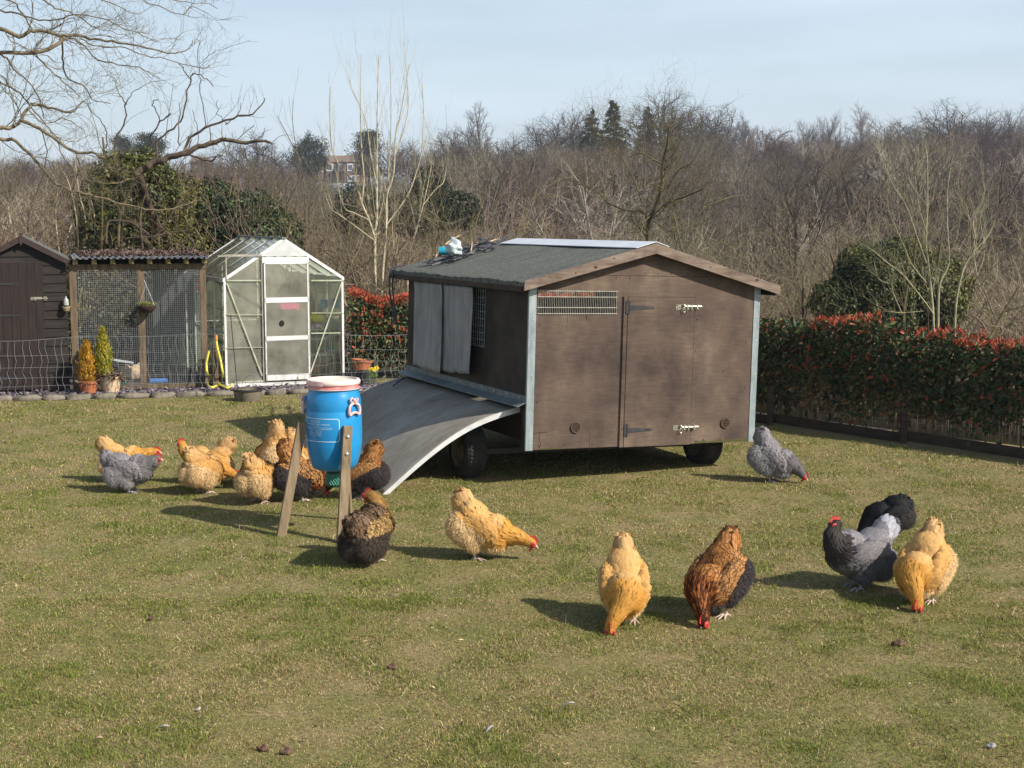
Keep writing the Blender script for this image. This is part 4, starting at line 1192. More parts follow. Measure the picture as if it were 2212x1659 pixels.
# greenhouse
AG = math.radians(24)
g0 = gnd(488, 839)
MG = Matrix.Translation((g0[0], g0[1], 0)) @ Matrix.Rotation(AG, 4, 'Z')
def gf(px, py, y=0.0):
    p = onplane(px, py, MG, 1, y); return p.x, p.z
gh = empty("greenhouse", MG, "small aluminium framed greenhouse with dirty glass panes and gable roof", "greenhouse")
GW = gf(743, 700)[0]; GE = gf(743, 601)[1] ; GR = gf(614.8, 517)[1]; GL = 2.6; GB = gf(575, 827)[1]
print("greenhouse", GW, GE, GR, GB)
def glass_mat(lo=.30, hi=.68):
    m = bpy.data.materials.new("dirty_glass"); m.use_nodes = True
    n, l = m.node_tree.nodes, m.node_tree.links
    n.remove(n["Principled BSDF"])
    t = n.new("ShaderNodeTexCoord"); q = n.new("ShaderNodeTexNoise"); q.inputs['Scale'].default_value = 3.5; q.inputs['Detail'].default_value = 8
    l.new(t.outputs['Object'], q.inputs['Vector'])
    r = n.new("ShaderNodeValToRGB"); r.color_ramp.elements[0].position = .3; r.color_ramp.elements[0].color = (lo, lo, lo, 1); r.color_ramp.elements[1].position = .75; r.color_ramp.elements[1].color = (hi, hi, hi, 1)
    l.new(q.outputs['Fac'], r.inputs['Fac'])
    tr = n.new("ShaderNodeBsdfTransparent"); tr.inputs[0].default_value = (.86, .92, .84, 1)
    df = n.new("ShaderNodeBsdfDiffuse"); df.inputs[0].default_value = (.62, .61, .50, 1)
    tl = n.new("ShaderNodeBsdfTranslucent"); tl.inputs[0].default_value = (.66, .65, .54, 1)
    gl = n.new("ShaderNodeBsdfGlossy"); gl.inputs['Roughness'].default_value = .08
    fr = n.new("ShaderNodeFresnel"); fr.inputs[0].default_value = 1.35
    a = n.new("ShaderNodeMixShader"); a.inputs[0].default_value = .5; l.new(df.outputs[0], a.inputs[1]); l.new(tl.outputs[0], a.inputs[2])
    b_ = n.new("ShaderNodeMixShader"); l.new(r.outputs[0], b_.inputs[0]); l.new(tr.outputs[0], b_.inputs[1]); l.new(a.outputs[0], b_.inputs[2])
    c = n.new("ShaderNodeMixShader"); l.new(fr.outputs[0], c.inputs[0]); l.new(b_.outputs[0], c.inputs[1]); l.new(gl.outputs[0], c.inputs[2])
    l.new(c.outputs[0], n["Material Output"].inputs['Surface'])
    return m
M_GLASS = glass_mat()
M_ALW = mat("weathered_white_aluminium", [(0.58, 0.58, 0.55), (0.80, 0.80, 0.78)], scale=7, rough=.45, metal=.15, spec=.5)
M_ALG = mat("algae_aluminium", [(0.26, 0.30, 0.16), (0.5, 0.52, 0.44)], scale=7, rough=.5, metal=.1)
fw_ = .028
b = MB()
b.box((0, 0, GB), (fw_, .03, GE)); b.box((GW - fw_, 0, GB), (GW, .03, GE)); b.box((0, GL - .03, GB), (fw_, GL, GE)); b.box((GW - fw_, GL - .03, GB), (GW, GL, GE))
for y in (0, GL - .03):
    b.beam((0, y + .015, GE), (GW / 2, y + .015, GR), .03, .04); b.beam((GW, y + .015, GE), (GW / 2, y + .015, GR), .03, .04)
b.box((-.01, -.005, GE - .025), (0.02, GL, GE + .02)); b.box((GW - .02, -.005, GE - .025), (GW + .01, GL, GE + .015))
b.build("frame", M_ALW, gh)
b = MB(); b.box((0.0, -.012, 0.0), (GW, -.002, GB + .01)); b.box((0, .0, 0), (.01, GL, GB)); b.box((GW - .01, 0, 0), (GW, GL, GB)); b.build("base_sill", M_ALW, gh)
b = MB(); b.box((GW / 2 - .03, -.02, GR + .01), (GW / 2 + .03, GL + .02, GR + .03)); b.build("ridge_bar", mat("grey_ridge", [(0.12, 0.13, 0.14), (0.22, 0.23, 0.24)], scale=5, rough=.5), gh)
b = MB()
nb = 4
for i in range(1, nb):
    y = GL * i / nb
    b.beam((0, y, GE), (GW / 2, y, GR), .026, .03); b.beam((GW, y, GE), (GW / 2, y, GR), .026, .03)
    b.box((0.0, y - .012, GB), (.02, y + .012, GE)); b.box((GW - .02, y - .012, GB), (GW, y + .012, GE))
b.box((0.004, .03, .72), (.016, GL, .74)); b.box((GW - .016, .03, .72), (GW - .004, GL, .74))
b.box((fw_, GL - .02, .72), (GW - fw_, GL - .01, .74))
for x in (.55, 1.08): b.box((x, GL - .025, GB), (x + .02, GL - .005, GR - abs(x - GW / 2) * (GR - GE) / (GW / 2)))
b.build("glazing_bars", M_ALW, gh)
# front: doorway posts, top rail, braces
dx0_, dx1_ = gf(571, 700)[0], gf(666, 700)[0]; dzt_ = gf(620, 566)[1]
b = MB()
b.box((dx0_ - .03, -.016, GB), (dx0_ - .004, .0, dzt_ + .05)); b.box((dx1_ - .002, -.016, GB), (dx1_ + .02, .0, dzt_ + .05))
b.box((gf(500, 553)[0] - .10, -.018, gf(540, 554)[1]), (dx0_ - .02, -.004, gf(540, 551)[1] + .01))
b.box((gf(470, 553)[0] - .0, -.02, gf(540, 554)[1]), (dx0_ - .03, -.002, gf(540, 554)[1] + .018))
b.box((gf(487, 553)[0] - .004, -.012, GE), (gf(487, 553)[0] + .014, -.004, gf(540, 554)[1]))
b.build("door_posts", mat("brownish_bar", [(0.22, 0.20, 0.16), (0.4, 0.38, 0.33)], scale=8, rough=.5), gh)
b = MB()
b.box((dx0_ - .02, -.026, gf(620, 568)[1]), (dx1_ + .01, -.010, gf(620, 555)[1])); b.build("track_board", M_ALW, gh)
b = MB()
xg = lambda z: GW / 2 * (z - GE) / (GR - GE)
z = gf(620, 553)[1]; 
b.add([(xg(z) + .03, -.006, z), (GW - xg(z) - .03, -.006, z), (GW / 2, -.006, GR - .03), (xg(z) + .03, .0, z), (GW - xg(z) - .03, .0, z), (GW / 2, 0, GR - .03)], [(0, 1, 2), (5, 4, 3), (0, 3, 4, 1), (1, 4, 5, 2), (2, 5, 3, 0)])
b.build("gable_panel", mat("white_gable_sheet", [(0.42, 0.43, 0.42), (0.58, 0.59, 0.58)], scale=5, rough=.4), gh)
b = MB()
def gbar(p, q, w=.018, y=-.006, m=None): 
    a_, c_ = gf(*p), gf(*q); b.beam((a_[0], y, a_[1]), (c_[0], y, c_[1]), .010, w, up=(0, 0, 1))
gbar((490, 612), (566, 812), y=-.009); gbar((737, 612), (670, 806), y=-.009)
gbar((490, 606), (570, 606)); gbar((672, 606), (742, 606)); gbar((488, 680), (570, 680), .01); gbar((672, 676), (742, 676), .01); gbar((488, 752), (570, 750), .008); gbar((672, 720), (735, 719), .016)
gbar((508, 839 - 13), (745, 826 - 13), .02)
b.build("front_bars", M_ALG, gh)
# door with rails
b = MB()
for y0_, y1_ in ((566, 570), (642, 653), (725, 735), (808, 820)):
    b.box((dx0_, -.042, gf(620, y1_)[1]), (dx1_, -.028, gf(620, y0_)[1]))
b.box((dx0_, -.042, gf(620, 820)[1]), (dx0_ + .016, -.028, dzt_)); b.box((dx1_ - .016, -.042, gf(620, 820)[1]), (dx1_, -.028, dzt_))
gd = b.build("sliding_door", M_ALW, gh)
b = MB()
b.add([(dx0_, -.036, gf(620, 820)[1]), (dx1_, -.036, gf(620, 820)[1]), (dx1_, -.036, dzt_), (dx0_, -.036, dzt_)], [(0, 1, 2, 3)]); b.build("glass_pane", M_GLASS, gd)
bx, bz = gf(607, 698)
b = MB(); b.ell((bx, -.045, bz), (.036, .006, .042), 14, 8); b.build("dark_patch", M_DARKHOLE, gd)
# glass panes
b = MB()
b.add([(fw_, .012, GB), (dx0_ - .03, .012, GB), (dx0_ - .03, .012, gf(540, 554)[1]), (fw_ + xg(gf(540, 554)[1]), .012, gf(540, 554)[1]), (fw_, .012, GE)], [(0, 1, 2, 3, 4)])
zt2 = gf(690, 566)[1]
b2 = MB(); b2.add([(dx1_ + .02, .012, GB), (GW - fw_, .012, GB), (GW - fw_, .012, GE), (dx1_ + .02, .012, GE + (GW - dx1_) / (GW / 2) * (GR - GE) - .03)], [(0, 1, 2, 3)]); b2.build("glass_pane", glass_mat(.03, .20), gh)
b.add([(fw_, GL - .015, GB), (GW - fw_, GL - .015, GB), (GW - fw_, GL - .015, GE), (GW / 2, GL - .015, GR - .02), (fw_, GL - .015, GE)], [(0, 1, 2, 3, 4)])
b3 = MB()
for x in (.009, GW - .009): b3.add([(x, .03, GB), (x, GL - .03, GB), (x, GL - .03, GE), (x, .03, GE)], [(0, 1, 2, 3)])
for s in (0, 1):
    x_ = 0 if s == 0 else GW
    b3.add([(x_, 0.02, GE + .02), (x_, GL - .02, GE + .02), (GW / 2, GL - .02, GR + .012), (GW / 2, .02, GR + .012)], [(0, 1, 2, 3)])
build_each(b, "glass_pane", M_GLASS, gh); build_each(b3, "glass_pane", glass_mat(.08, .30), gh)
# staging and things on it, seen through the glass
st = empty("plant_staging", MG @ Matrix.Translation((0, 0, 0)), "aluminium staging shelves along the right side inside the greenhouse", "shelf")
b = MB()
for z in (.36, .72): b.box((dx1_ + .0, .25, z), (GW - .05, GL - .15, z + .015))
for x in (dx1_ + .0, GW - .07):
    for y in (.25, 1.2, GL - .17): b.box((x, y, .03), (x + .02, y + .02, .72))
b.build("shelf_frame", M_ALG, st)
def inside(name, mb, m, px, py, yl, label, cat, smooth=True):
    x, z = gf(px, py, yl); o = mb.build(name, m, None, smooth=smooth)
    o.location = MG @ Vector((x, yl, z)); o.rotation_euler = (0, 0, AG); return tag(o, label, cat)
b = MB(); b.box((-.13, -.1, -.04), (.13, .1, .035)); inside("pink_tray", b, mat("pink_plastic", [(0.75, 0.08, 0.30)], rough=.4), 622, 661, .8, "bright pink plastic tray behind the greenhouse door glass", "tray", False)
b = MB(); b.lathe([(.001, -.08), (.06, -.08), (.075, .1), (.068, .1), (.05, -.06)], 18); inside("white_tub", b, M_WHITEMET, 727, 660, .5, "white tub on the upper shelf at the greenhouse's right side", "tub")
b = MB(); b.lathe([(.001, -.06), (.045, -.06), (.05, .06), (.045, .065), (.001, .06)], 16); inside("blue_tub", b, mat("light_blue_tub", [(0.08, 0.40, 0.60)], rough=.4), 700, 657, .6, "light blue tub beside the white tub in the greenhouse", "tub")
def sack(sc, seed):
    m_ = MB(); m_.ell((0, 0, 0), sc, 18, 12); vs = []
    for v in m_.v:
        k = 1 + .12 * math.sin(v[0] * 45 + seed) * math.cos(v[2] * 50 + v[1] * 30); vs.append((v[0] * k, v[1] * k, v[2] * k))
    m_.v = vs; return m_
inside("compost_sack", sack((.13, .09, .07), 1), mat("yellow_sack", [(0.62, 0.60, 0.03), (0.72, 0.70, 0.2)], scale=9, rough=.4, pos=[.5, .7]), 685, 688, .5, "slumped yellow plastic sack on the middle greenhouse shelf", "sack")
inside("seed_bag", sack((.10, .07, .045), 2), mat("purple_white_bag", [(0.35, 0.12, 0.30), (0.62, 0.5, 0.6)], scale=14, rough=.4, pos=[.42, .58]), 680, 706, .42, "purple and white printed bag under the yellow sack", "bag")
inside("blue_cloth", sack((.05, .04, .03), 3), mat("turquoise_cloth", [(0.08, 0.42, 0.50)], rough=.7), 714, 755, .6, "small turquoise cloth on the lower greenhouse shelf", "cloth")
b = MB(); b.lathe([(.001, 0), (.045, 0), (.06, .1), (.054, .1), (.04, .01)], 16)
for k, (px, py, lab) in enumerate(((640, 670, "terracotta pot upper left of the yellow sack in the greenhouse"), (652, 672, "terracotta pot next to the door's right edge in the greenhouse"), (678, 806, "small terracotta pot on the greenhouse floor by the brace"))):
    c = MB(); c.v, c.f, c.mi = list(b.v), list(b.f), list(b.mi); o = inside("terracotta_pot", c, M_TERRA, px, py, .9 if k < 2 else .15, lab, "flower pot"); o['group'] = "terracotta pots inside the greenhouse"
b = MB(); b.beam((0, 0, 0), (.45, .1, .22), .03, .03); inside("wood_batten", b, M_POST, 676, 806, .3, "sloping wooden batten on the greenhouse floor", "batten", False)
# plants inside
rg = np.random.default_rng(31); n = 900
P = np.stack([rg.uniform(.1, .55, n), rg.uniform(.3, 2.3, n), rg.uniform(.05, .6, n) * rg.random(n)], 1)
V, Fc = leaves(P, rg.normal(0, 1, (n, 3)), rg.normal(0, 1, (n, 3)), .06, .03, rg)
V = np.array([list(MG @ Vector(v)) for v in V])
cl = np.array([(0.20, 0.15, 0.06), (0.28, 0.18, 0.07), (0.10, 0.13, 0.04)])[rg.integers(0, 3, n)]
tag(npmesh("dried_plants", V, [Fc], M_LEAF, None, np.repeat(cl, 4, 0)), "withered brown plants on the greenhouse floor at the left", "plants", kind="stuff")

# yellow hose, its stake, tub with a black cane
p = gnd(467, 842)
stake = MB(); stake.box((-.035, -.035, 0), (.04, .035, .56)); so = stake.build("hose_post", M_POST, None, bevel=.004); so.location = (p[0] - .02, p[1] + .05, 0); so.rotation_euler = (0, 0, AR)
tag(so, "short wooden stake holding the hose between run and greenhouse", "post")
hb = empty("garden_hose", Vector((p[0], p[1], 0)), "bright yellow garden hose hung on a stake and looped on the gravel", "hose")
def wq(px, py, Y=None, z=None):
    v = atY(px, py, Y if Y else p[1] - .02); return Vector(v) - Vector((p[0], p[1], 0))
def gq(px, py, dz=.055): return Vector(gnd(px, py)) + Vector((0, 0, dz)) - Vector((p[0], p[1], 0))
def zq(x, y): return 406.6 + x / 3.949, 474.4 + y / 3.949
pts = [wq(*zq(240, 1035)), wq(*zq(250, 1100)), wq(*zq(275, 1200)), wq(*zq(295, 1320)), gq(*zq(290, 1400)), gq(*zq(250, 1450)), gq(*zq(190, 1465)), gq(*zq(165, 1430)), gq(*zq(210, 1390), .08), gq(*zq(300, 1385), .08), gq(*zq(370, 1425)), gq(*zq(340, 1470)), gq(*zq(260, 1450), .08), gq(*zq(190, 1385), .09), wq(*zq(165, 1320)), wq(*zq(155, 1230)), wq(*zq(170, 1150)), wq(*zq(178, 1120))]
b = MB(); b.tube(smooth_path(pts, 6), .0145, 8); b.build("hose_pipe", mat("yellow_hose", [(0.75, 0.66, 0.10)], rough=.4), hb, smooth=True)
b = MB(); c = wq(*zq(240, 1010)); b.tube([c + Vector((0, 0, -.03)), c + Vector((0, 0, .035))], .018, 10); b.build("hose_connector", mat("orange_connector", [(0.75, 0.25, 0.06)], rough=.4), hb)
tg = gnd(536, 866)
tb = empty("flexible_tub", Vector(tg), "shallow grey brown rubber tub on the grass before the greenhouse", "tub")
b = MB(); b.lathe([(.001, .0), (.145, .0), (.165, .05), (.178, .13), (.186, .135), (.186, .15), (.176, .15), (.165, .10), (.14, .02), (.001, .02)], 36); b.build("tub_wall", mat("muddy_rubber_tub", [(0.06, 0.055, 0.045), (0.17, 0.145, 0.105)], scale=6, rough=.7, pos=[.35, .55]), tb, smooth=True)
b = MB(); b.lathe([(.176, .131), (.191, .134), (.191, .152), (.176, .153)], 36); b.build("tub_rim", mat("black_rim", [(0.025, 0.025, 0.028)], rough=.5), tb, smooth=True)
q0, q1 = Vector(gnd(517, 850)), None
cane = MB(); top = Vector(atY(498, 680, tg[1] + .05)); bot = Vector((tg[0] - .12, tg[1] + .0, .03)); cane.tube([bot, top], .006, 6)
tag(cane.build("black_cane", M_BLACK, None), "thin black cane leaning out of the rubber tub", "cane")
sk = MB(); sk.tube(smooth_path([bot + Vector((.02, .0, 0)), bot + Vector((.06, .02, .22)), bot + Vector((.14, .05, .28)), bot + Vector((.2, .06, .25))], 4), .003, 5)
tag(sk.build("bent_wire", M_BLACK, None), "thin bent black wire arching over the rubber tub", "wire")

# wire netting fence
fpts = [(-7.4, 17.7), (-5.69, 18.12), (-3.9, 18.40), (-2.6, 18.62), (-2.18, 18.75), (-1.0, 19.05), (.6, 19.35)]
fence = empty("netting_fence", Vector((-3.3, 18.5, 0)), "low grey wire netting fence strung before the shed, run and back hedge", "wire fence")
def fxy(s):    # s in metres along the x axis
    xs_ = [q[0] for q in fpts]; return np.interp(s, xs_, [q[1] for q in fpts])
b = MB()
xs_ = np.arange(-7.4, .6, .055)
heights = [.03, .13, .235, .37, .53, .735]
off = Vector((-3.3, 18.5, 0))
def sag(x, h):
    return h + (h / .735) * (0.02 * math.sin(x * 1.3 + 1) + .012 * math.sin(x * 4.1 + h * 7) + (-.05 if -3.7 < x < -2.4 else 0) * 1.0)
for hgt in heights:
    b.tube([Vector((x, fxy(x), sag(x, hgt))) - off for x in xs_], .0018 if hgt < .7 else .0024, 4, cap=False)
rr = random.Random(12)
x = -7.4; k = 0
while x < .55:
    pts = []
    dx = rr.uniform(-.012, .012)
    for j in range(len(heights)):
        pts.append(Vector((x + dx + .010 * math.sin(j * 2.6 + k * .7), fxy(x), sag(x, heights[j]))) - off)
        if j < len(heights) - 1: pts.append(Vector((x + dx + .022 * math.sin(j * 2.6 + 1.3 + k * .35), fxy(x), sag(x, (heights[j] + heights[j + 1]) / 2))) - off)
    b.tube(pts, .0019, 4, cap=False); x += .0935; k += 1
b.build("netting", mat("dull_fence_wire", [(0.16, 0.17, 0.17), (0.27, 0.29, 0.29)], scale=20, rough=.6), fence)
for px_ in (-7.0, -2.13, .3):
    m_ = MB(); m_.tube([Vector((px_, fxy(px_) + .01, 0)) - off, Vector((px_, fxy(px_) + .01, .80)) - off], .008, 6); m_.build("post", M_BLACK, fence)

# stone edging and slate bed in front of the run
rg = np.random.default_rng(8)
M_STONE = mat("lichened_stone", [(0.075, 0.065, 0.05), (0.15, 0.13, 0.10), (0.23, 0.205, 0.165)], scale=7, rough=.95, bump=.5)
ex0 = np.array([-7.2, 17.30]); ex1 = np.array([-2.2, 18.35])
x = 0.0; L_e = np.linalg.norm(ex1 - ex0); dE = (ex1 - ex0) / L_e; k = 0
edge_lab = []
stones = []
while x < L_e:
    w = float(rg.uniform(.26, .42)); c = ex0 + dE * (x + w / 2)
    b = MB(); b.ell((0, 0, 0), (w / 2, .075, .042), 14, 8)
    vs = []
    for v in b.v:
        sx = np.sign(v[0]) * (abs(v[0]) / (w / 2)) ** .45 * (w / 2) * .98
        sy = np.sign(v[1]) * (abs(v[1]) / .075) ** .5 * .075
        sz = np.sign(v[2]) * (abs(v[2]) / .042) ** .7 * .042
        j = 1 + .22 * math.sin(sx * 37 + k) * math.cos(sy * 41 + sz * 60 + k)
        vs.append((sx * (1 + .05 * math.sin(sy * 50 + k)), sy * j, sz * (1 + .25 * math.sin(sx * 23 + k * 2.1))))
    b.v = vs; o = b.build("edging_stone", M_STONE, None, smooth=True)
    o.location = (c[0], c[1], .03); o.rotation_euler = (0, 0, math.atan2(dE[1], dE[0]) + float(rg.normal(0, .04)))
    stones.append(o); x += w + .012; k += 1
for i, o in enumerate(stones):
    px_ = proj(o.location)[0]
    where = "in front of the dark shed" if px_ < 150 else "below the potted conifers" if px_ < 270 else "in front of the wire run's middle" if px_ < 380 else "near the yellow hose" if px_ < 500 else "in front of the greenhouse"
    tag(o, f"rough grey edging stone {where}, {['first','second','third','fourth','fifth','sixth','seventh','eighth','ninth','tenth','eleventh','twelfth','thirteenth','fourteenth','fifteenth','sixteenth','seventeenth'][min(i,16)]} from the left", "edging stone", "stones edging the slate bed")
n = 6500
u = rg.random(n) * (L_e + .6); w = rg.uniform(.07, .75, n)
nE = np.array([-dE[1], dE[0]])
P2 = ex0 + dE * u[:, None] + nE * w[:, None]
P = np.stack([P2[:, 0], P2[:, 1], .012 + rg.uniform(0, .03, n)], 1)
V, Fc = leaves(P, rg.normal(0, .35, (n, 3)) + [0, 0, 1], rg.normal(0, 1, (n, 3)) * [1, 1, .2], rg.uniform(.035, .08, n), rg.uniform(.02, .05, n), rg, fold=-.1)
cl = np.array([(0.13, 0.105, 0.13), (0.19, 0.155, 0.18), (0.09, 0.075, 0.09), (0.24, 0.21, 0.22)])[rg.integers(0, 4, n)]
tag(npmesh("slate_chippings", V, [Fc], M_LITTER, None, np.repeat(cl, 4, 0)), "purple grey slate chippings in the bed before the run", "slate chippings", kind="stuff")
b = MB(); q = [ex0 + dE * 0, ex0 + dE * (L_e + .6), ex0 + dE * (L_e + .6) + nE * 3.0, ex0 + nE * 3.0]
b.add([(float(v[0]), float(v[1]), .010) for v in q], [(0, 1, 2, 3)]); tag(b.build("slate_bed", mat("earth_under_slate", [(0.07, 0.06, 0.055), (0.13, 0.105, 0.10)], scale=12, rough=1), None), "strip of ground under the slate chippings", kind="structure")

# ------------------------------------------------------------------ hens
def feather_mat():
    m = bpy.data.materials.new("plumage"); m.use_nodes = True
    n, l = m.node_tree.nodes, m.node_tree.links
    b = n["Principled BSDF"]; b.inputs['Roughness'].default_value = .62; b.inputs['Specular IOR Level'].default_value = .12
    try:
        b.inputs['Sheen Weight'].default_value = .0
    except Exception: pass
    a = n.new("ShaderNodeAttribute"); a.attribute_name = 'Col'
    tr = n.new("ShaderNodeBsdfTranslucent"); ms = n.new("ShaderNodeMixShader"); ms.inputs[0].default_value = .22
    l.new(a.outputs['Color'], b.inputs['Base Color']); l.new(a.outputs['Color'], tr.inputs['Color'])
    l.new(b.outputs[0], ms.inputs[1]); l.new(tr.outputs[0], ms.inputs[2]); l.new(ms.outputs[0], n["Material Output"].inputs['Surface'])
    return m
M_FEATHER = feather_mat()
M_SHANK = mat("pale_shank", [(0.42, 0.30, 0.25), (0.56, 0.44, 0.38)], scale=60, rough=.6, bump=.2)
M_SHANKD = mat("slate_shank", [(0.22, 0.21, 0.22), (0.34, 0.32, 0.33)], scale=60, rough=.6, bump=.2)
M_BEAK = mat("horn_beak", [(0.60, 0.48, 0.36)], rough=.4)
M_BEAKD = mat("dark_beak", [(0.06, 0.05, 0.05)], rough=.4)
M_EYE = mat("hen_eye", [(0.012, 0.008, 0.006)], rough=.1, spec=.8)

# breed colours: hackle, back, breast, fluff, tail, edge colour, lacing amount
BREED = {
    'buff':  dict(hackle=(.56, .28, .055), back=(.57, .335, .12), breast=(.56, .30, .085), wing=(.52, .28, .08), fluff=(.66, .47, .245), tail=(.52, .32, .14), edge=(.68, .47, .22), lace=.28, under=(.48, .30, .12)),
    'grey':  dict(hackle=(.15, .14, .142), back=(.24, .225, .235), breast=(.24, .225, .23), wing=(.25, .235, .24), fluff=(.33, .31, .31), tail=(.27, .255, .265), edge=(.13, .12, .125), lace=.5, under=(.20, .19, .195)),
    'blue':  dict(hackle=(.045, .038, .033), back=(.28, .265, .28), breast=(.18, .168, .17), wing=(.23, .215, .215), fluff=(.17, .165, .17), tail=(.48, .48, .52), edge=(.12, .115, .12), lace=.5, under=(.15, .145, .15)),
    'black': dict(hackle=(.010, .010, .011), back=(.011, .012, .013), breast=(.011, .011, .012), wing=(.011, .012, .013), fluff=(.05, .045, .045), tail=(.012, .014, .014), edge=(.02, .024, .024), lace=.3, under=(.012, .012, .012)),
    'laced': dict(hackle=(.085, .026, .010), back=(.46, .20, .055), breast=(.22, .07, .02), wing=(.48, .235, .085), fluff=(.055, .045, .045), tail=(.46, .21, .07), edge=(.014, .011, .010), lace=1.0, under=(.03, .022, .018)),
    'brown': dict(hackle=(.34, .19, .055), back=(.20, .13, .075), breast=(.48, .28, .085), wing=(.44, .28, .11), fluff=(.075, .058, .045), tail=(.19, .125, .08), edge=(.03, .02, .014), lace=.75, under=(.05, .036, .026)),
    'pale':  dict(hackle=(.60, .46, .30), back=(.62, .48, .33), breast=(.64, .5, .35), wing=(.6, .46, .3), fluff=(.68, .56, .42), tail=(.6, .47, .33), edge=(.7, .6, .45), lace=.2, under=(.55, .43, .3)),
}
def catmull(pts, n=8):
    return [np.array(v) for v in smooth_path([tuple(p) for p in pts], n)]
def hen(label, px, py, az, breed, head, pitch=0.0, scale=1.0, yaw_head=0.0, step=0.0, tail=0.0, group=None, seed=0, headpitch=-20, fluffy=1.0, hide=False, feet=True, gz=0.0):
    """px, py: photo point between the feet. az: heading in degrees, 0 = to the photo's right, 90 = away.
    head: (forward, left, up) of the head centre in metres, pitch: body nose-down angle in degrees"""
    rg = np.random.default_rng(seed + 100)
    c = gnd(px, py)
    root = empty("hen", Matrix.Translation((c[0], c[1], gz)) @ Matrix.Rotation(math.radians(az), 4, 'Z'), label, "hen", group or "free range hens on the lawn")
    root.scale = (scale,) * 3
    PB = Matrix.Translation((0, 0, .205)) @ Matrix.Rotation(math.radians(pitch), 4, 'Y')
    def bp(x, y, z): return PB @ Vector((x, y, z))
    # --- rough body volumes, fused to one skin
    m_ = MB()
    tr_ = math.radians(40 + tail); tx, tz = -.095 - .085 * math.cos(tr_), .060 + .085 * math.sin(tr_)
    E = [((.055, 0, -.005), (.150, .118, .112), 0), ((-.065, 0, .0), (.13, .128, .118), 0), ((-.09, 0, .060), (.120, .096, .082), 22 + tail * .4),
         ((tx, 0, tz), (.088, .058, .078), 44 + tail), ((-.125, .045, -.045), (.098, .088, .100), 0), ((-.125, -.045, -.045), (.098, .088, .100), 0),
         ((.110, 0, .040), (.100, .092, .088), 0), ((.01, .100, .025), (.125, .030, .066), 12), ((.01, -.100, .025), (.125, .030, .066), 12)]
    for cc, r, a in E:
        R = PB.to_3x3() @ Matrix.Rotation(math.radians(a), 3, 'Y')
        m_.ell(bp(*cc), r, 20, 12, rot=R)
    for s in (1, -1):
        m_.ell((-.085, s * .045, .170), (.098, .085, .082), 16, 10)
    for s in (1, -1):   # thighs hang straight down
        hp = bp(-.015, s * .062, -.055); m_.ell((hp.x + step * s * .5, hp.y, max(.108, hp.z - .022)), (.070, .056, .080), 16, 10)
    hd = Vector(head)
    n0, n1 = bp(.08, 0, .045), bp(.150, 0, .045)
    mid = (n1 + hd) / 2 + Vector((.004 if hd.z < .25 else .026, 0, .004 if hd.z < .25 else .010))
    npth = [n0, n1, mid, hd]
    path = catmull(npth, 6)
    L = len(path)
    rad = [np.interp(i / (L - 1), [0, .3, .62, 1], [.092, .076, .050, .030]) for i in range(L)]
    for p, r in zip(path, rad): m_.ell(p, (r, r, r), 12, 8)
    hdir = Vector((math.cos(math.radians(yaw_head)) * math.cos(math.radians(headpitch)), math.sin(math.radians(yaw_head)) * math.cos(math.radians(headpitch)), math.sin(math.radians(headpitch))))
    HR = hdir.to_track_quat('X', 'Z').to_matrix()
    m_.ell(hd, (.039, .0275, .030), 16, 10, rot=HR)
    tmp = m_.build("tmp", M_FEATHER, None)
    rm = tmp.modifiers.new("r", 'REMESH'); rm.mode = 'VOXEL'; rm.voxel_size = .0075
    sm = tmp.modifiers.new("s", 'SMOOTH'); sm.iterations = 5; sm.factor = .6
    dg = bpy.context.evaluated_depsgraph_get(); me = bpy.data.meshes.new_from_object(tmp.evaluated_get(dg))
    bpy.data.objects.remove(tmp)
    nv = len(me.vertices); co = np.empty(nv * 3, np.float32); me.vertices.foreach_get('co', co); co = co.reshape(-1, 3).astype(float)
    me.calc_loop_triangles(); nt_ = len(me.loop_triangles); tri = np.empty(nt_ * 3, np.int32); me.loop_triangles.foreach_get('vertices', tri); tri = tri.reshape(-1, 3)
    npoly = len(me.polygons)
    # --- zones
    B = BREED[breed]
    PBi = np.array(PB.inverted())
    pathA = np.array(path); tang = np.gradient(pathA, axis=0); tang /= np.linalg.norm(tang, axis=1, keepdims=True)
    radA = np.array(rad)
    def zones(P):
        Q = P @ PBi[:3, :3].T + PBi[:3, 3]
        d = np.linalg.norm(P[:, None, :] - pathA[None], axis=2)
        k = (d - radA).argmin(1); dn = (d - radA)[np.arange(len(P)), k]
        neck = (k / (L - 1)) * 1.0
        isneck = (dn < .022) & (k > L * .12)
        low = (Q[:, 2] < .0 + .18 * (-Q[:, 0] - .02)) & (Q[:, 0] < .055)
        low |= P[:, 2] < .10
        fl = low & ~isneck
        tl = (Q[:, 0] < -.125) & (Q[:, 2] > .085) & ~fl
        wg = (np.abs(Q[:, 1]) > .082) & (Q[:, 2] > -.03) & ~isneck & ~fl & ~tl
        br = (Q[:, 0] > .06) & (Q[:, 2] < .06) & ~isneck & ~fl & ~wg
        z = np.zeros(len(P), int); z[br] = 1; z[wg] = 2; z[fl] = 3; z[tl] = 4; z[isneck] = 5
        return z, Q, k, neck
    cols = np.array([B['back'], B['breast'], B['wing'], B['fluff'], B['tail'], B['hackle']])
    under = np.array(B['under'])
    zv, Qv, kv, nk = zones(co)
    cv = cols[zv] * .45 + under * .55 if breed in ('laced', 'brown') else cols[zv] * .9
    if breed in ('laced', 'brown'): cv = np.where((zv == 5)[:, None], cols[5] * .6, cv)
    # --- feathers
    a, b_, c_ = co[tri[:, 0]], co[tri[:, 1]], co[tri[:, 2]]
    cr = np.cross(b_ - a, c_ - a); ar = np.linalg.norm(cr, axis=1) / 2
    ar_w = ar / ar.sum()
    NF = 4200
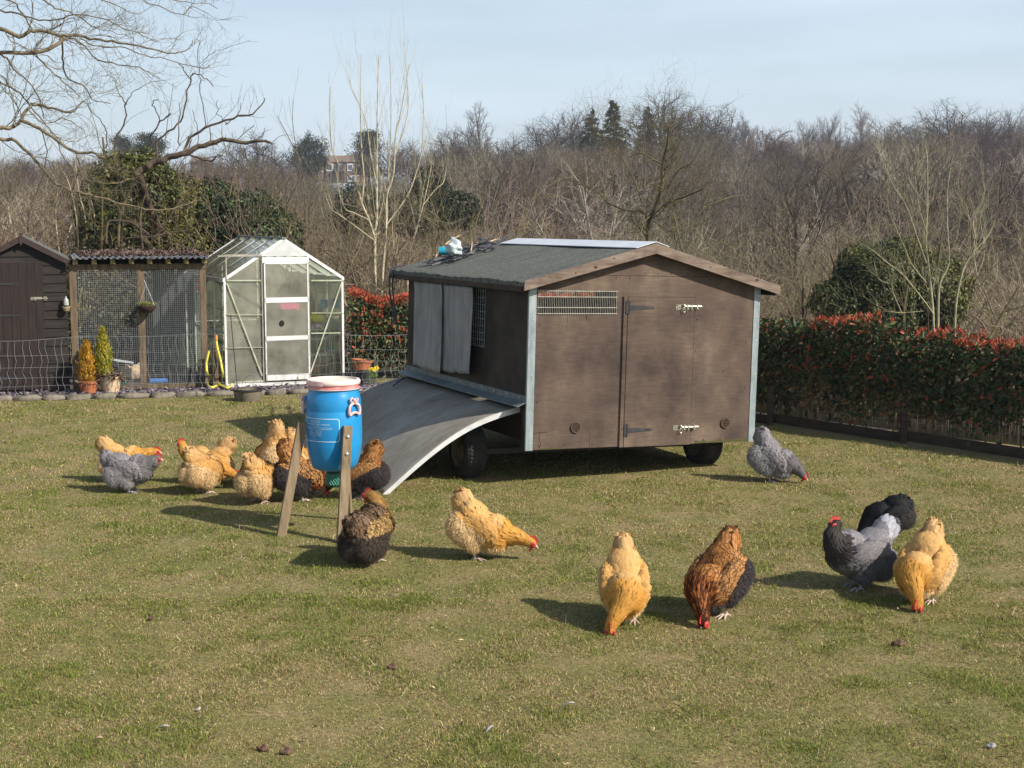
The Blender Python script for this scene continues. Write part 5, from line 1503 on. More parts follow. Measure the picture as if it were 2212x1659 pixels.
    ti = rg.choice(nt_, NF, p=ar_w)
    u, v = rg.random(NF), rg.random(NF); f_ = u + v > 1; u[f_], v[f_] = 1 - u[f_], 1 - v[f_]
    P = a[ti] + (b_ - a)[ti] * u[:, None] + (c_ - a)[ti] * v[:, None]
    N = cr[ti] / np.linalg.norm(cr[ti], axis=1, keepdims=True)
    z, Q, k, nk = zones(P)
    Rm = np.array(PB.to_3x3())
    back_dir = Rm @ np.array([-1, 0, .12])
    D = np.tile(back_dir, (NF, 1))
    rise = Rm @ np.array([-.72, 0, .75])
    D[z == 0] = (Rm @ np.array([-1, 0, .35])); D[z == 4] = rise
    D[z == 3] = np.array([-.35, 0, -1.0]); D[z == 1] = Rm @ np.array([-.8, 0, -.35]); D[z == 2] = Rm @ np.array([-1, 0, -.05])
    D[z == 5] = -tang[k[z == 5]]
    headz = (z == 5) & (k > L - 5)
    D += rg.normal(0, .10, (NF, 3)) * np.where((z == 3)[:, None], 3.2, 1.2)
    D -= N * (D * N).sum(1, keepdims=True); D /= np.linalg.norm(D, axis=1, keepdims=True)
    S = np.cross(N, D)
    ln = np.choose(z, [.032, .028, .036, .026, .055, .040]) * rg.uniform(.8, 1.25, NF)
    wd = np.choose(z, [.026, .024, .028, .012, .030, .010]) * rg.uniform(.85, 1.2, NF)
    ln[headz] = .014; wd[headz] = .006
    keep = np.ones(NF, bool)
    keep &= ~((z == 3) & (rg.random(NF) < .55))
    face_c = np.array(hd + hdir * .022)
    keep &= np.linalg.norm(P - face_c, axis=1) > .029
    lift = np.choose(z, [.13, .12, .10, .22, .14, .09])[:, None] * (1 + .5 * rg.normal(0, 1, (NF, 1))) + (.4 * (rg.random((NF, 1)) < .02))
    P, N, D, S, ln, wd, z, lift, Q = [q[keep] for q in (P, N, D, S, ln, wd, z, lift, Q)]
    n = len(P); ln = ln[:, None]; wd = wd[:, None]
    rows = [(0, .35, -.003), (.42, 1.0, .0), (.80, .92, .0), (1.0, .28, -.0)]
    VV, CC = [], []
    jit = rg.uniform(.84, 1.13, (n, 1)) if breed != 'laced' else rg.uniform(.8, 1.25, (n, 1))
    base = cols[z] * jit
    # soft tonal drift over the body, pigment only
    dr = (.92 + .2 * vnoise(Q[:, 0] * 18 + 50, Q[:, 2] * 18 + Q[:, 1] * 9 + 50, seed))[:, None]
    base = base * dr
    if breed == 'laced':
        hk = (z == 5) & (rg.random(n) < .42); base[hk] = np.array((.34, .115, .025)) * rg.uniform(.7, 1.2, (hk.sum(), 1))
    laceamt = np.choose(z, [1, .8, 1, .35 if breed != 'laced' else .25, .7, .45]) * B['lace']
    laceamt = laceamt[:, None]
    if breed == 'brown':      # gold shoulders and hackle, dark rear
        pass
    for t, w, up in rows:
        for sd in (-1, 0, 1):
            curv = -.18 * abs(sd) * wd * w
            pt = P + D * ln * t + S * wd * .5 * w * sd + N * (.0025 + ln * lift * t * (1.15 - .75 * t) + curv + up)
            VV.append(pt)
            edge = max(abs(sd) * .9, 0)
            e_ = np.clip(laceamt * (edge if t > .3 else edge * .4) + (laceamt if t > .95 else 0), 0, 1)
            shaft = 1.06 if (sd == 0 and z is not None) else 1.0
            CC.append(np.clip(base * shaft * (1 - e_) + np.array(B['edge']) * e_, 0, 1))
    V = np.stack(VV, 1).reshape(-1, 3); Cc = np.stack(CC, 1).reshape(-1, 3)
    i0 = (np.arange(n) * 12)[:, None]; fq = []
    for r in range(3):
        for s in range(2):
            q = r * 3 + s; fq.append(i0 + np.array([[q, q + 1, q + 4, q + 3]]))
    FQ = np.concatenate(fq) + nv
    # fine down over the fluff: slim soft filaments
    ND = int(7500 * fluffy)
    zz = np.array([3]); 
    ti = rg.choice(nt_, ND * 4, p=ar_w); P2 = a[ti] * .34 + b_[ti] * .33 + c_[ti] * .33 + rg.normal(0, .002, (ND * 4, 3)); N2 = cr[ti] / np.linalg.norm(cr[ti], axis=1, keepdims=True)
    z2, Q2, k2, _ = zones(P2); sel = (z2 == 3)
    P2, N2 = P2[sel][:ND], N2[sel][:ND]; n2 = len(P2)
    D2 = N2 * .75 + np.array([-.15, 0, -.75]) + rg.normal(0, .4, (n2, 3)); D2 /= np.linalg.norm(D2, axis=1, keepdims=True)
    S2 = np.cross(N2, D2); S2 /= np.maximum(np.linalg.norm(S2, axis=1, keepdims=True), 1e-6)
    l2 = rg.uniform(.010, .027, (n2, 1)) * (.6 + .4 * fluffy); w2 = rg.uniform(.0010, .0022, (n2, 1))
    V2 = np.stack([P2 - S2 * w2, P2 + S2 * w2, P2 + D2 * l2], 1).reshape(-1, 3)
    clump = .85 + .35 * vnoise(P2[:, 0] * 30 + 9, P2[:, 2] * 30 + P2[:, 1] * 22 + 9, seed)
    C2 = np.repeat(np.clip(np.array(B['fluff']) * clump[:, None] * rg.uniform(.85, 1.2, (n2, 1)), 0, 1), 3, 0)
    T2 = (np.arange(n2 * 3).reshape(-1, 3) + nv + len(V))
    allV = np.concatenate([co, V, V2]); allC = np.concatenate([cv, Cc, C2])
    body = npmesh("body", allV, [tri.astype(np.int64), FQ, T2], M_FEATHER, root, allC, smooth=True)
    bpy.data.meshes.remove(me)
    # --- head furniture
    H_ = lambda x, y, z_: tuple(hd + HR @ Vector((x, y, z_)))
    b = MB()     # beak
    bl = .026
    ring = [(0.032, .0095), (.044, .0075), (.055, .0035), (.061, .0006)]
    kk = len(b.v)
    for i, (x_, r_) in enumerate(ring):
        for j in range(8):
            t = j * math.pi / 4; b.v.append(H_(x_, r_ * .8 * math.cos(t), r_ * math.sin(t) - .003 - .006 * (i / 3) ** 2))
    for i in range(3):
        for j in range(8): b.f.append((i * 8 + j, i * 8 + (j + 1) % 8, (i + 1) * 8 + (j + 1) % 8, (i + 1) * 8 + j)); b.mi.append(0)
    b.build("beak", M_BEAK if breed in ('buff', 'grey', 'pale', 'laced') else M_BEAKD, root, smooth=True)
    b = MB()     # single serrated comb
    prof = [(-.026, .022), (-.030, .036), (-.020, .034), (-.015, .047), (-.007, .038), (.001, .051), (.008, .039), (.016, .047), (.021, .034), (.029, .036), (.032, .018), (.024, .010), (0, .022)]
    cs_ = 1.08 if breed in ('buff', 'grey', 'blue') else .9
    for s in (-1, 1): b.v += [H_(x_ * cs_, s * .0035 * (1 if z_ < .03 else .4), z_ * cs_ if z_ > .025 else z_) for x_, z_ in prof]
    nn = len(prof); b.f += [tuple(range(nn)), tuple(reversed(range(nn, 2 * nn)))] + [(i, i + nn, (i + 1) % nn + nn, (i + 1) % nn) for i in range(nn)]; b.mi = [0] * len(b.f)
    b.build("comb", M_RED, root)
    for s in (-1, 1):
        b = MB(); b.ell(H_(.020, s * .0125, -.034), (.010, .0045, .019), 10, 8, rot=HR); b.ell(H_(.018, s * .0215, -.002), (.022, .0105, .0185), 12, 8, rot=HR); b.ell(H_(-.004, s * .0225, -.012), (.006, .003, .009), 8, 6, rot=HR)
        b.build("wattle", M_RED, root, smooth=True)
        b = MB(); b.ell(H_(.019, s * .0312, .003), (.0046, .0028, .0046), 8, 6, rot=HR); b.build("eye", M_EYE, root, smooth=True)
    # --- legs
    if feet:
        for s in (-1, 1):
            hp = bp(-.015, s * .062, -.055); fx = hp.x + .018 + step * s; fy = s * .055
            b = MB(); kx = hp.x - .005 + step * s * .5
            b.tube([(kx, fy, .115), (kx + (fx - kx) * .5, fy, .07), (fx - .004, fy, .018)], [.011, .0075, .0085], 8)
            for ang, ln_ in ((-.55, .062), (0, .074), (.5, .064), (2.75, .034)):
                d = Vector((math.cos(ang), math.sin(ang), 0)); o = Vector((fx, fy, .014))
                b.tube([o, o + d * ln_ * .35 + Vector((0, 0, .006)), o + d * ln_ * .75 + Vector((0, 0, -.004)), o + d * ln_ + Vector((0, 0, -.009))], [.0065, .0058, .0048, .0022], 6)
            b.ell((fx, fy, .014), (.010, .010, .009), 8, 6)
            b.build("leg", M_SHANK if breed in ('buff', 'laced', 'pale', 'brown') else M_SHANKD, root, smooth=True)
    return root

# left cluster
hen("golden buff hen standing behind the grey hen at the far left, head to the right", 270, 1042, -2, 'buff', (.30, 0, .285), pitch=4, scale=0.93, headpitch=-8, seed=1, tail=-6)
hen("light grey hen in front of the far left buff hen, red face turned right", 284, 1064, -6, 'grey', (.245, .0, .31), pitch=0, headpitch=-12, seed=2, tail=-30, scale=0.93, fluffy=1.2)
hen("buff hen facing left with raised head and tail, behind another buff hen", 452, 1046, 186, 'buff', (.235, 0, .375), pitch=-2, scale=0.94, headpitch=0, seed=3, tail=12)
hen("buff hen seen from behind, its head low on the right", 442, 1066, 62, 'buff', (.25, -.13, .13), pitch=16, yaw_head=-62, headpitch=-25, seed=4, tail=-25, fluffy=1.4, scale=0.96)
hen("buff hen seen tail-up just left of the feeder's left leg, behind the cream-fluffed hen", 592, 1054, 120, 'buff', (.26, 0, .05), pitch=34, headpitch=-55, seed=5, tail=4, scale=1.16)
hen("buff hen with cream fluff walking away, left of the feeder's left leg", 560, 1086, 78, 'buff', (.26, .04, .10), pitch=14, headpitch=-45, seed=6, tail=-25, fluffy=1.5, step=.03, scale=1.00)
hen("pale buff hen tail sticking up behind the dark laced hen at the feeder leg", 640, 1046, 80, 'buff', (.28, 0, .05), pitch=26, headpitch=-55, seed=7, tail=8)
hen("gold and black laced hen with dark fluff feeding under the left of the drum", 655, 1082, 22, 'laced', (.30, .0, .12), pitch=18, headpitch=-40, seed=8, tail=8, scale=1.06, fluffy=1.3)
hen("dark laced hen half hidden behind the feeder's right legs", 778, 1078, 172, 'laced', (.28, 0, .08), pitch=18, headpitch=-45, seed=9, tail=8, fluffy=1.3)
hen("brown and gold hen standing before the feeder's right leg with back turned", 797, 1216, 72, 'brown', (.13, .055, .39), pitch=-8, yaw_head=80, headpitch=-5, seed=10, tail=-30, scale=1.08, fluffy=1.5)
hen("buff hen alone right of the feeder, bending forward to the right", 1042, 1208, -8, 'buff', (.325, -.01, .125), pitch=28, headpitch=-32, seed=11, tail=-24, scale=1.00, fluffy=1.15, step=.015)
hen("buff hen pecking toward the camera left of the chestnut laced hen", 1348, 1346, -92, 'buff', (.24, -.085, .04), pitch=26, headpitch=-62, seed=12, tail=-22, scale=1.02, step=.02)
hen("chestnut and black laced hen pecking beside the foremost buff hen", 1544, 1332, -132, 'laced', (.235, .09, .045), pitch=28, headpitch=-55, seed=13, tail=-22, scale=1.05, fluffy=1.3)
hen("glossy black hen bending down behind the blue grey hen", 1916, 1164, 198, 'black', (.27, 0, .06), pitch=14, headpitch=-50, seed=14, tail=-68, scale=0.82)
hen("blue grey hen with dark hackles standing upright facing left", 1852, 1272, 204, 'blue', (.155, -.01, .385), pitch=-4, headpitch=-6, seed=15, tail=0, scale=1.06, fluffy=1.2, yaw_head=-4, step=.02)
hen("plump buff hen pecking right of the blue grey hen", 1990, 1302, -128, 'buff', (.22, .07, .045), pitch=26, headpitch=-60, seed=16, tail=-28, scale=1.03, fluffy=1.4)
hen("grey hen pecking just beyond the hen house's right rear corner", 1672, 1042, -18, 'grey', (.255, -.02, .075), pitch=32, headpitch=-40, seed=17, tail=-20, scale=0.97, fluffy=1.3)
hp_ = MR @ Vector((rf(283, 815, .35)[0], .35, 0)); 
_px, _py = proj((hp_[0], hp_[1], 0))
hen("small pale cream hen behind the wire mesh inside the run", _px, _py, 200, 'pale', (.22, 0, .26), pitch=0, seed=18, tail=-20, scale=.62, group="hen inside the wire run", fluffy=1.2, gz=.09)

# ------------------------------------------------------------------ ground: lawn, falling valley, wooded slope
def crest_of(x):       # height of the far crest in metres, right side higher
    return np.interp(x, [-90, -30, -8, 30, 90], [7.6, 6.4, 6.6, 9.2, 9.8])
def terr(x, y):
    x = np.asarray(x, float); y = np.asarray(y, float)
    # lawn edge: beyond the hedges the ground falls
    edge = 20.2 - 1.15 * np.clip(x + .9, 0, 9) 
    edge = np.where(x > 4.6, edge + (x - 4.6) * .9, edge)
    d = np.clip(y - np.maximum(edge, 9) - .3, 0, None)
    valley = -4.6 * smooth01(d, 0, 26)
    rise = smooth01(y, 48, 235) ** .9
    z = valley + rise * (crest_of(x * 150 / np.maximum(y, 20)) + 4.6) 
    z = z + np.where(d > 3, (fbm(x * .05 + 9, y * .05 + 9, 4) - .5) * np.clip(d - 3, 0, 20) * .09, 0)
    z = z + np.clip(y - 235, 0, 400) * .006
    return z
xs_t = np.concatenate([np.linspace(-420, -60, 25), np.linspace(-54, 54, 73), np.linspace(60, 420, 25)])
ys_t = np.concatenate([np.linspace(-30, 12, 8), np.linspace(13, 60, 60), np.linspace(63, 260, 60), np.linspace(280, 900, 20)])
X, Y = np.meshgrid(xs_t, ys_t)
Z = terr(X, Y)
lawn_mask = (Z > -.02)
V = np.stack([X.ravel(), Y.ravel(), Z.ravel() - .0], 1)
nx_, ny_ = len(xs_t), len(ys_t)
I = np.arange(nx_ * ny_).reshape(ny_, nx_)
Fq = np.stack([I[:-1, :-1].ravel(), I[:-1, 1:].ravel(), I[1:, 1:].ravel(), I[1:, :-1].ravel()], 1)
M_HILL = mat("woodland_floor", [(0.022, 0.018, 0.013), (0.045, 0.036, 0.026), (0.07, 0.058, 0.038)], scale=.25, rough=1, detail=8, cols2=[(.5, .5, .5), (1, 1, 1)], scale2=3, fac2=.6)
tag(npmesh("hillside", V, [Fq], M_HILL, None, smooth=True), "brown wooded hillside across the valley", kind="structure")
# lawn sheet, 4 mm above
lx, ly = np.linspace(-9, 7.5, 120), np.linspace(-4, 20.4, 160)
X, Y = np.meshgrid(lx, ly)
Zl = np.full(X.shape, .004) + 0 * X
bad = terr(X, Y) < -.001
Zl = np.where(bad, terr(X, Y) - .05, Zl + .0)
V = np.stack([X.ravel(), Y.ravel(), Zl.ravel()], 1); I = np.arange(X.size).reshape(X.shape)
Fq = np.stack([I[:-1, :-1].ravel(), I[:-1, 1:].ravel(), I[1:, 1:].ravel(), I[1:, :-1].ravel()], 1)
M_LAWN = mat("worn_lawn", [(0.15, 0.15, 0.05), (0.215, 0.185, 0.075), (0.29, 0.21, 0.115)], scale=2.6, detail=14, rough=.95, bump=.5, bscale=45,
             cols2=[(.45, .42, .38), (1.15, 1.15, 1.1)], scale2=38, fac2=.9)
tag(npmesh("lawn", V, [Fq], M_LAWN, None, smooth=True), "worn lawn the hens are grazing on", kind="structure")

# grass blades
rg = np.random.default_rng(77)
def edge_ok(x, y):
    e = np.minimum(17.32 + (x + 7.2) * .21, 99)                     # slate bed edge on the left
    right = 15.10 - 1.16 * (x - 2.66)                                # hedge foot on the right
    ok = np.where(x < -2.2, y < e, True) & (y < np.where(x < .2, 19.4, right + .15))
    return ok
def blades(n, y0, y1, hmin, hmax, w0, seed):
    rg = np.random.default_rng(seed)
    y = np.sqrt(rg.uniform(y0 ** 2, y1 ** 2, n)); x = rg.uniform(-1, 1, n) * (y * .372 + .3)
    k = edge_ok(x, y); x, y = x[k], y[k]
    dn = fbm(x * 1.1 + 40, y * 1.1 + 40, 3); bare = fbm(x * 2.6 + 10, y * 2.6 + 10, 9, 5)
    k = rg.random(len(x)) < smooth01(bare, .25, .48) * .55 + .45
    x, y, dn, bare = x[k], y[k], dn[k], bare[k]
    n = len(x)
    tuft = smooth01(fbm(x * 5 + 3, y * 5 + 3, 15, 3), .45, .72)
    h = rg.uniform(hmin, hmax, n) * (.7 + .55 * tuft) * (.8 + .4 * smooth01(bare, .35, .65))
    lean = rg.normal(0, 1, (n, 2)) * .75
    a = rg.random(n) * 6.28
    w = w0 * rg.uniform(.7, 1.4, n)
    P = np.stack([x, y, np.full(n, .002)], 1)
    S = np.stack([np.cos(a), np.sin(a), np.zeros(n)], 1) * w[:, None]
    M1 = P + np.stack([lean[:, 0] * h * .35, lean[:, 1] * h * .35, h * .62], 1)
    T = P + np.stack([lean[:, 0] * h * 1.0, lean[:, 1] * h * 1.0, h * rg.uniform(.55, 1.05, n)], 1)
    V = np.stack([P - S, P + S, M1 + S * .8, M1 - S * .8, T], 1).reshape(-1, 3)
    i = (np.arange(n) * 5)[:, None]
    g = np.array([(0.10, 0.145, 0.024), (0.145, 0.182, 0.034), (0.19, 0.212, 0.048), (0.24, 0.228, 0.068)])
    s = np.array([(0.38, 0.30, 0.145), (0.32, 0.235, 0.115), (0.26, 0.175, 0.095), (0.48, 0.40, 0.22)])
    dry = np.clip(.40 + .5 * (fbm(x * .9 + 70, y * .9 + 70, 21) - .5) * 2.0 + .35 * (fbm(x * 6, y * 6, 5, 3) - .5) * 2 - .25 * tuft, .05, .85)
    c = np.where((rg.random(n) < dry)[:, None], s[rg.integers(0, 4, n)], g[rg.integers(0, 4, n)])
    c = c * rg.uniform(.70, 1.6, (n, 1))
    return V, i, np.repeat(c, 5, 0)
Vs, Qs, Ts, Cs, off = [], [], [], [], 0
for (n, y0, y1, h0, h1, w, sd) in ((340000, 5.3, 8.2, .008, .022, .0014, 1), (280000, 8.0, 12, .009, .024, .0020, 2), (200000, 12, 19.4, .010, .027, .0032, 3), (3500, 5.3, 16, .035, .075, .0018, 4)):
    V, i, c = blades(n, y0, y1, h0, h1, w, sd)
    Vs.append(V); Qs.append(i + np.array([[0, 1, 2, 3]]) + off); Ts.append(i + np.array([[3, 2, 4]]) + off); Cs.append(c); off += len(V)
M_GRASS = vmat("grass_blade", .75, .3, .15)
tag(npmesh("grass", np.concatenate(Vs), [np.concatenate(Qs), np.concatenate(Ts)], M_GRASS, None, np.concatenate(Cs)), "short worn grass with straw patches all over the lawn", kind="stuff")
# straw, dead leaves and droppings on the grass
n = 7000
y = np.sqrt(rg.uniform(5.4 ** 2, 17 ** 2, n)); x = rg.uniform(-1, 1, n) * (y * .37)
k = edge_ok(x, y); x, y = x[k], y[k]; n = len(x)
P = np.stack([x, y, rg.uniform(.012, .026, n)], 1)
V, Fc = leaves(P, rg.normal(0, .4, (n, 3)) + [0, 0, 1], rg.normal(0, 1, (n, 3)), rg.uniform(.010, .042, n), rg.uniform(.003, .011, n), rg)
cl = np.array([(0.17, 0.10, 0.06), (0.12, 0.075, 0.045), (0.24, 0.16, 0.095), (0.45, 0.36, 0.22), (0.34, 0.29, 0.2)])[rg.choice(5, n, p=[.33, .22, .27, .12, .06])]
tag(npmesh("lawn_litter", V, [Fc], M_LITTER, None, np.repeat(cl, 4, 0)), "scattered dead leaves, straw and droppings on the lawn", kind="stuff")
# individual feathers, stones and clods that can be told apart
def bit(kind, px, py, s, label, colr, seed):
    rr = random.Random(seed); g_ = gnd(px, py); b = MB()
    if kind == "feather":
        n_ = 8; L = s
        vs, fs = [], []
        for i in range(n_ + 1):
            t = i / n_; w = L * .16 * math.sin(math.pi * min(1, t * 1.08 + .03)) ** .6 + .001
            z_ = .010 + .018 * math.sin(t * 2.2)
            vs += [(L * t - L / 2, -w, z_), (L * t - L / 2, 0, z_ + .004), (L * t - L / 2, w, z_)]
        for i in range(n_):
            q = i * 3; fs += [(q, q + 1, q + 4, q + 3), (q + 1, q + 2, q + 5, q + 4)]
        b.add(vs, fs); b.tube([(-L * .72, 0, .008), (L * .4, 0, .03)], .0012, 4)
    else:
        b.ell((0, 0, .012), (s, s * .7, s * .5), 10, 7)
        b.v = [(v[0] * (1 + .2 * math.sin(v[1] * 160 + seed)), v[1] * (1 + .2 * math.sin(v[0] * 140)), v[2] * (1 + .25 * math.sin(v[0] * 150 + v[1] * 90))) for v in b.v]
    o = b.build({"feather": "feather", "clod": "soil_clod", "stone": "pebble"}[kind], mat(kind + "_m", colr, scale=30, rough=.9), None, smooth=False)
    o.location = (g_[0], g_[1], .006); o.rotation_euler = (0, 0, rr.uniform(-.6, .9)); tag(o, label, kind if kind != "stone" else "pebble")
WHT = [(0.34, 0.31, 0.26), (0.48, 0.45, 0.39)]; BRN = [(0.07, 0.04, 0.028), (0.16, 0.095, 0.06)]; GRY = [(0.2, 0.2, 0.2), (0.4, 0.38, 0.36)]
bit("feather", 355, 1582, .06, "large pale fluffy feather on the grass at lower left", WHT, 1)
bit("feather", 1058, 1586, .05, "grey and white feather on the grass at the lower middle", GRY, 2)
bit("feather", 212, 1608, .05, "curled buff feather on the grass in the lower left corner", [(0.36, 0.24, 0.15), (0.5, 0.36, 0.24)], 3)
bit("feather", 1230, 1532, .05, "small cream feather standing left of the bare patch, lower middle", WHT, 4)
bit("clod", 848, 1448, .030, "dark brown dropping on the grass below the brown hen", BRN, 5)
bit("clod", 328, 1342, .022, "reddish brown clod on the grass at left", BRN, 6)
bit("clod", 1940, 1398, .034, "dark clod of dung on the lawn right of the chestnut hen", BRN, 7)
bit("clod", 568, 1625, .026, "dark clod at the lower edge left of the middle", BRN, 8)
bit("clod", 618, 1632, .028, "brown clod beside the dark one at the lower edge", BRN, 9)
bit("stone", 428, 1540, .014, "whitish pebble on the lower left grass", WHT, 12)
bit("stone", 2140, 1620, .020, "grey pebble near the lower right corner", GRY, 13)

# ------------------------------------------------------------------ hedges of red-tipped photinia, reed screen and boards
def hedge(name, A, Bp, hfun, depth, n, label, seed, bottom=.25, red=900, gap=.25, rd=(.05, .65)):
    rg = np.random.default_rng(seed)
    A, Bp = np.array(A, float), np.array(Bp, float); L = np.linalg.norm(Bp - A); d = (Bp - A) / L; nrm = np.array([-d[1], d[0]])
    if nrm[1] < 0: nrm = -nrm
    e = empty(name, Vector((A[0], A[1], 0)), label, "hedge")
    s = rg.random(n) * L; t = rg.random(n)
    u = rg.uniform(0, 1, n); u = np.where(rg.random(n) < .6, u ** 2 * .45, u)
    hh = hfun(s) * (.93 + .14 * vnoise(s * 2.2 + seed, s * 0 + 3, 4))
    z = hh * (1 - (1 - t) ** 1.0)
    z = bottom * .3 + (hh - bottom * .3) * t ** .85
    bulge = .12 * (vnoise(s * 2.3, z * 3, seed) - .5) + .05 * np.sin(s * 2)
    w = u * depth + bulge * (1 - u)
    top = z > hh * .9
    w = np.where(top, rg.uniform(0.02, depth - .02, n), w)
    keep = rg.random(n) < smooth01(z + .28 * (vnoise(s * 3.0, z * 4, seed + 5) - .35), bottom * .35, bottom + .30) * (.55 + .45 * smooth01(vnoise(s * 6, z * 6, seed + 2), .18, .5)) + .05
    s, z, w, hh = s[keep], z[keep], w[keep], hh[keep]; n = len(s)
    P = np.concatenate([d[None] * s[:, None] + nrm[None] * w[:, None], z[:, None]], 1)
    front = -nrm
    N = np.concatenate([np.tile(front, (n, 1)), np.zeros((n, 1))], 1) * .9 + rg.normal(0, .65, (n, 3)) + [0, 0, .45]
    D = rg.normal(0, .6, (n, 3)) + np.array([front[0] * .3, front[1] * .3, -.15])
    V, Fc = leaves(P, N, D, rg.uniform(.055, .095, n), rg.uniform(.026, .042, n), rg, fold=.22)
    pal = np.array([(0.024, 0.042, 0.014), (0.038, 0.062, 0.018), (0.055, 0.082, 0.024), (0.09, 0.105, 0.035), (0.16, 0.16, 0.05), (0.30, 0.06, 0.025), (0.12, 0.075, 0.035)])
    c = pal[rg.choice(7, n, p=[.22, .24, .19, .12, .06, .05, .12])] * rg.uniform(.8, 1.2, (n, 1))
    npmesh("foliage", V, [Fc], vmat("photinia_leaf", .48, .15, .3), e, np.repeat(c, 4, 0))
    # red shoots: upright tufts
    m = red; s = rg.random(m) * L; hh = hfun(s) * (.93 + .14 * vnoise(s * 2.2 + seed, s * 0 + 3, 4))
    dens = vnoise(s * 1.7 + 5, s * 0 + 8, seed + 7); k = rg.random(m) < smooth01(dens, *rd); s, hh = s[k], hh[k]; m = len(s)
    w = rg.uniform(0, depth, m)
    z0 = hh - .02 + rg.uniform(-.06, .05, m) ; lowk = rg.random(m) < .05; z0 = np.where(lowk, hh * rg.uniform(.45, .9, m), z0); w = np.where(lowk, -.03, w)
    rep = 7
    P = np.concatenate([d[None] * s[:, None] + nrm[None] * w[:, None], z0[:, None]], 1).repeat(rep, 0) + rg.normal(0, .010, (m * rep, 3))
    D = rg.normal(0, .42, (m * rep, 3)) + [0, 0, 1.15]
    V, Fc = leaves(P, rg.normal(0, 1, (m * rep, 3)), D, rg.uniform(.035, .075, m * rep), rg.uniform(.010, .018, m * rep), rg, fold=.2)
    c = np.array([(0.42, 0.065, 0.035), (0.52, 0.12, 0.05), (0.32, 0.04, 0.025), (0.46, 0.17, 0.08)])[rg.integers(0, 4, m * rep)]
    npmesh("red_shoots", V, [Fc], vmat("red_shoot", .45, .3, .3), e, np.repeat(c, 4, 0))
    wd = Wood(seed)
    P_ = dict(n=[6, 4, 3], wig=[.10, .2, .25], trop=[.05, .02, .0], sides=[5, 3, 3], c=[9, 3, 0], start=[.15, .2, 0], ang=[50, 45, 0], len=[.45, .5, 0], rr=[.4, .5], rmin=.0015)
    x = .1
    while x < L:
        q = d * x + nrm * depth * .5; hgt = float(hfun(np.array([x]))[0])
        wd.grow((q[0], q[1], 0), (rg.normal(0, .12), rg.normal(0, .12), 1), hgt * .9, .012, 0, P_); x += rg.uniform(.25, .45)
    V, f_ = wd.arrays(); npmesh("stems", V, f_, mat("photinia_stem", [(0.06, 0.035, 0.025), (0.13, 0.085, 0.06)], scale=9, rough=.8), e)
    return e
hr = lambda s: np.interp(s, [0, 3.0, 5.5, 8], [1.22, 1.12, 1.04, 1.02])
HA, HB = np.array([-.55, 18.95]), np.array([2.66, 15.19]); dH = (np.array([4.66, 12.84]) - HB); dH /= np.linalg.norm(dH)
# right hedge from the hidden corner to beyond the frame
A_, B_ = HB - dH * 3.4 + np.array([.22, .30]), HB + dH * 5.4 + np.array([.22, .30])
hedge("photinia_hedge", A_, B_, lambda s: np.interp(s, [0, 3.4, 5.0, 6.4, 9], [1.20, 1.16, 1.13, 1.07, 1.06]), .50, 36000, "long photinia hedge with red tips over reed screening at the right", 5, bottom=.34, red=950, rd=(.0, .75))
A2, B2 = np.array([-2.26, 19.80]), np.array([1.2, 20.1])
hedge("photinia_hedge", A2, B2, lambda s: 1.17 + 0 * s, .5, 15000, "photinia hedge with dense red tips between greenhouse and hen house", 6, bottom=.2, red=1200, rd=(-.9, .2))
# reed screen behind the right hedge foot
sc = empty("reed_screen", Vector((B_[0], B_[1], 0)), "tan reed screening low behind the right photinia hedge", "reed screen")
rg = np.random.default_rng(12)
Lr = np.linalg.norm(B_ - A_); V_, F_ = [], []
b = MB(); x = 0.0
n1 = np.array([dH[1], -dH[0]]); 
while x < Lr:
    q = A_ + dH * x + np.array([.03, .06]) - B_; hgt = .62 + rg.normal(0, .03); w_ = .0045
    c_, s_ = dH * w_, np.array([-dH[1], dH[0]]) * w_
    tx = rg.normal(0, .012)
    vs = [(q[0] - c_[0], q[1] - c_[1], .10), (q[0] + s_[0] * -1, q[1] + s_[1] * -1, .10), (q[0] + c_[0], q[1] + c_[1], .10), (q[0] - c_[0] + tx, q[1] - c_[1], hgt), (q[0] - s_[0] + tx, q[1] - s_[1], hgt), (q[0] + c_[0] + tx, q[1] + c_[1], hgt)]
    b.add(vs, [(0, 1, 4, 3), (1, 2, 5, 4)]); x += .0095
b.build("reeds", mat("tan_reed", [(0.10, 0.066, 0.03), (0.21, 0.148, 0.075), (0.31, 0.235, 0.13)], scale=40, stretch=(1, 1, .15), rough=.8), sc)
b = MB()
for z in (.2, .38, .56):
    p = A_ - B_ + np.array([.02, .05]); q = np.zeros(2) + np.array([.02, .05]); b.tube([(p[0], p[1], z), (q[0], q[1], z)], .0025, 4)
b.build("binding_wire", M_WIRE, sc)
gbd = empty("gravel_board_fence", Vector((B_[0], B_[1], 0)), "low dark boards and posts at the foot of the right hedge", "board fence")
pp = A_ - B_ - np.array([.03, .04]); i = 0; x = 0
while x < Lr:
    L1 = min(1.7, Lr - x); p = A_ + dH * x - B_ - np.array([.04, .05]); q = p + dH * (L1 - .01)
    m_ = MB(); m_.beam((p[0], p[1], .075), (q[0], q[1], .05), .022, .10); m_.build("board", M_DKTIMBER, gbd)
    m_ = MB(); pc = p - np.array([.03, .03]); m_.box((pc[0] - .03, pc[1] - .03, 0), (pc[0] + .03, pc[1] + .03, .34 if i % 2 else .42)); m_.build("post", M_DKTIMBER, gbd)
    x += 1.7; i += 1

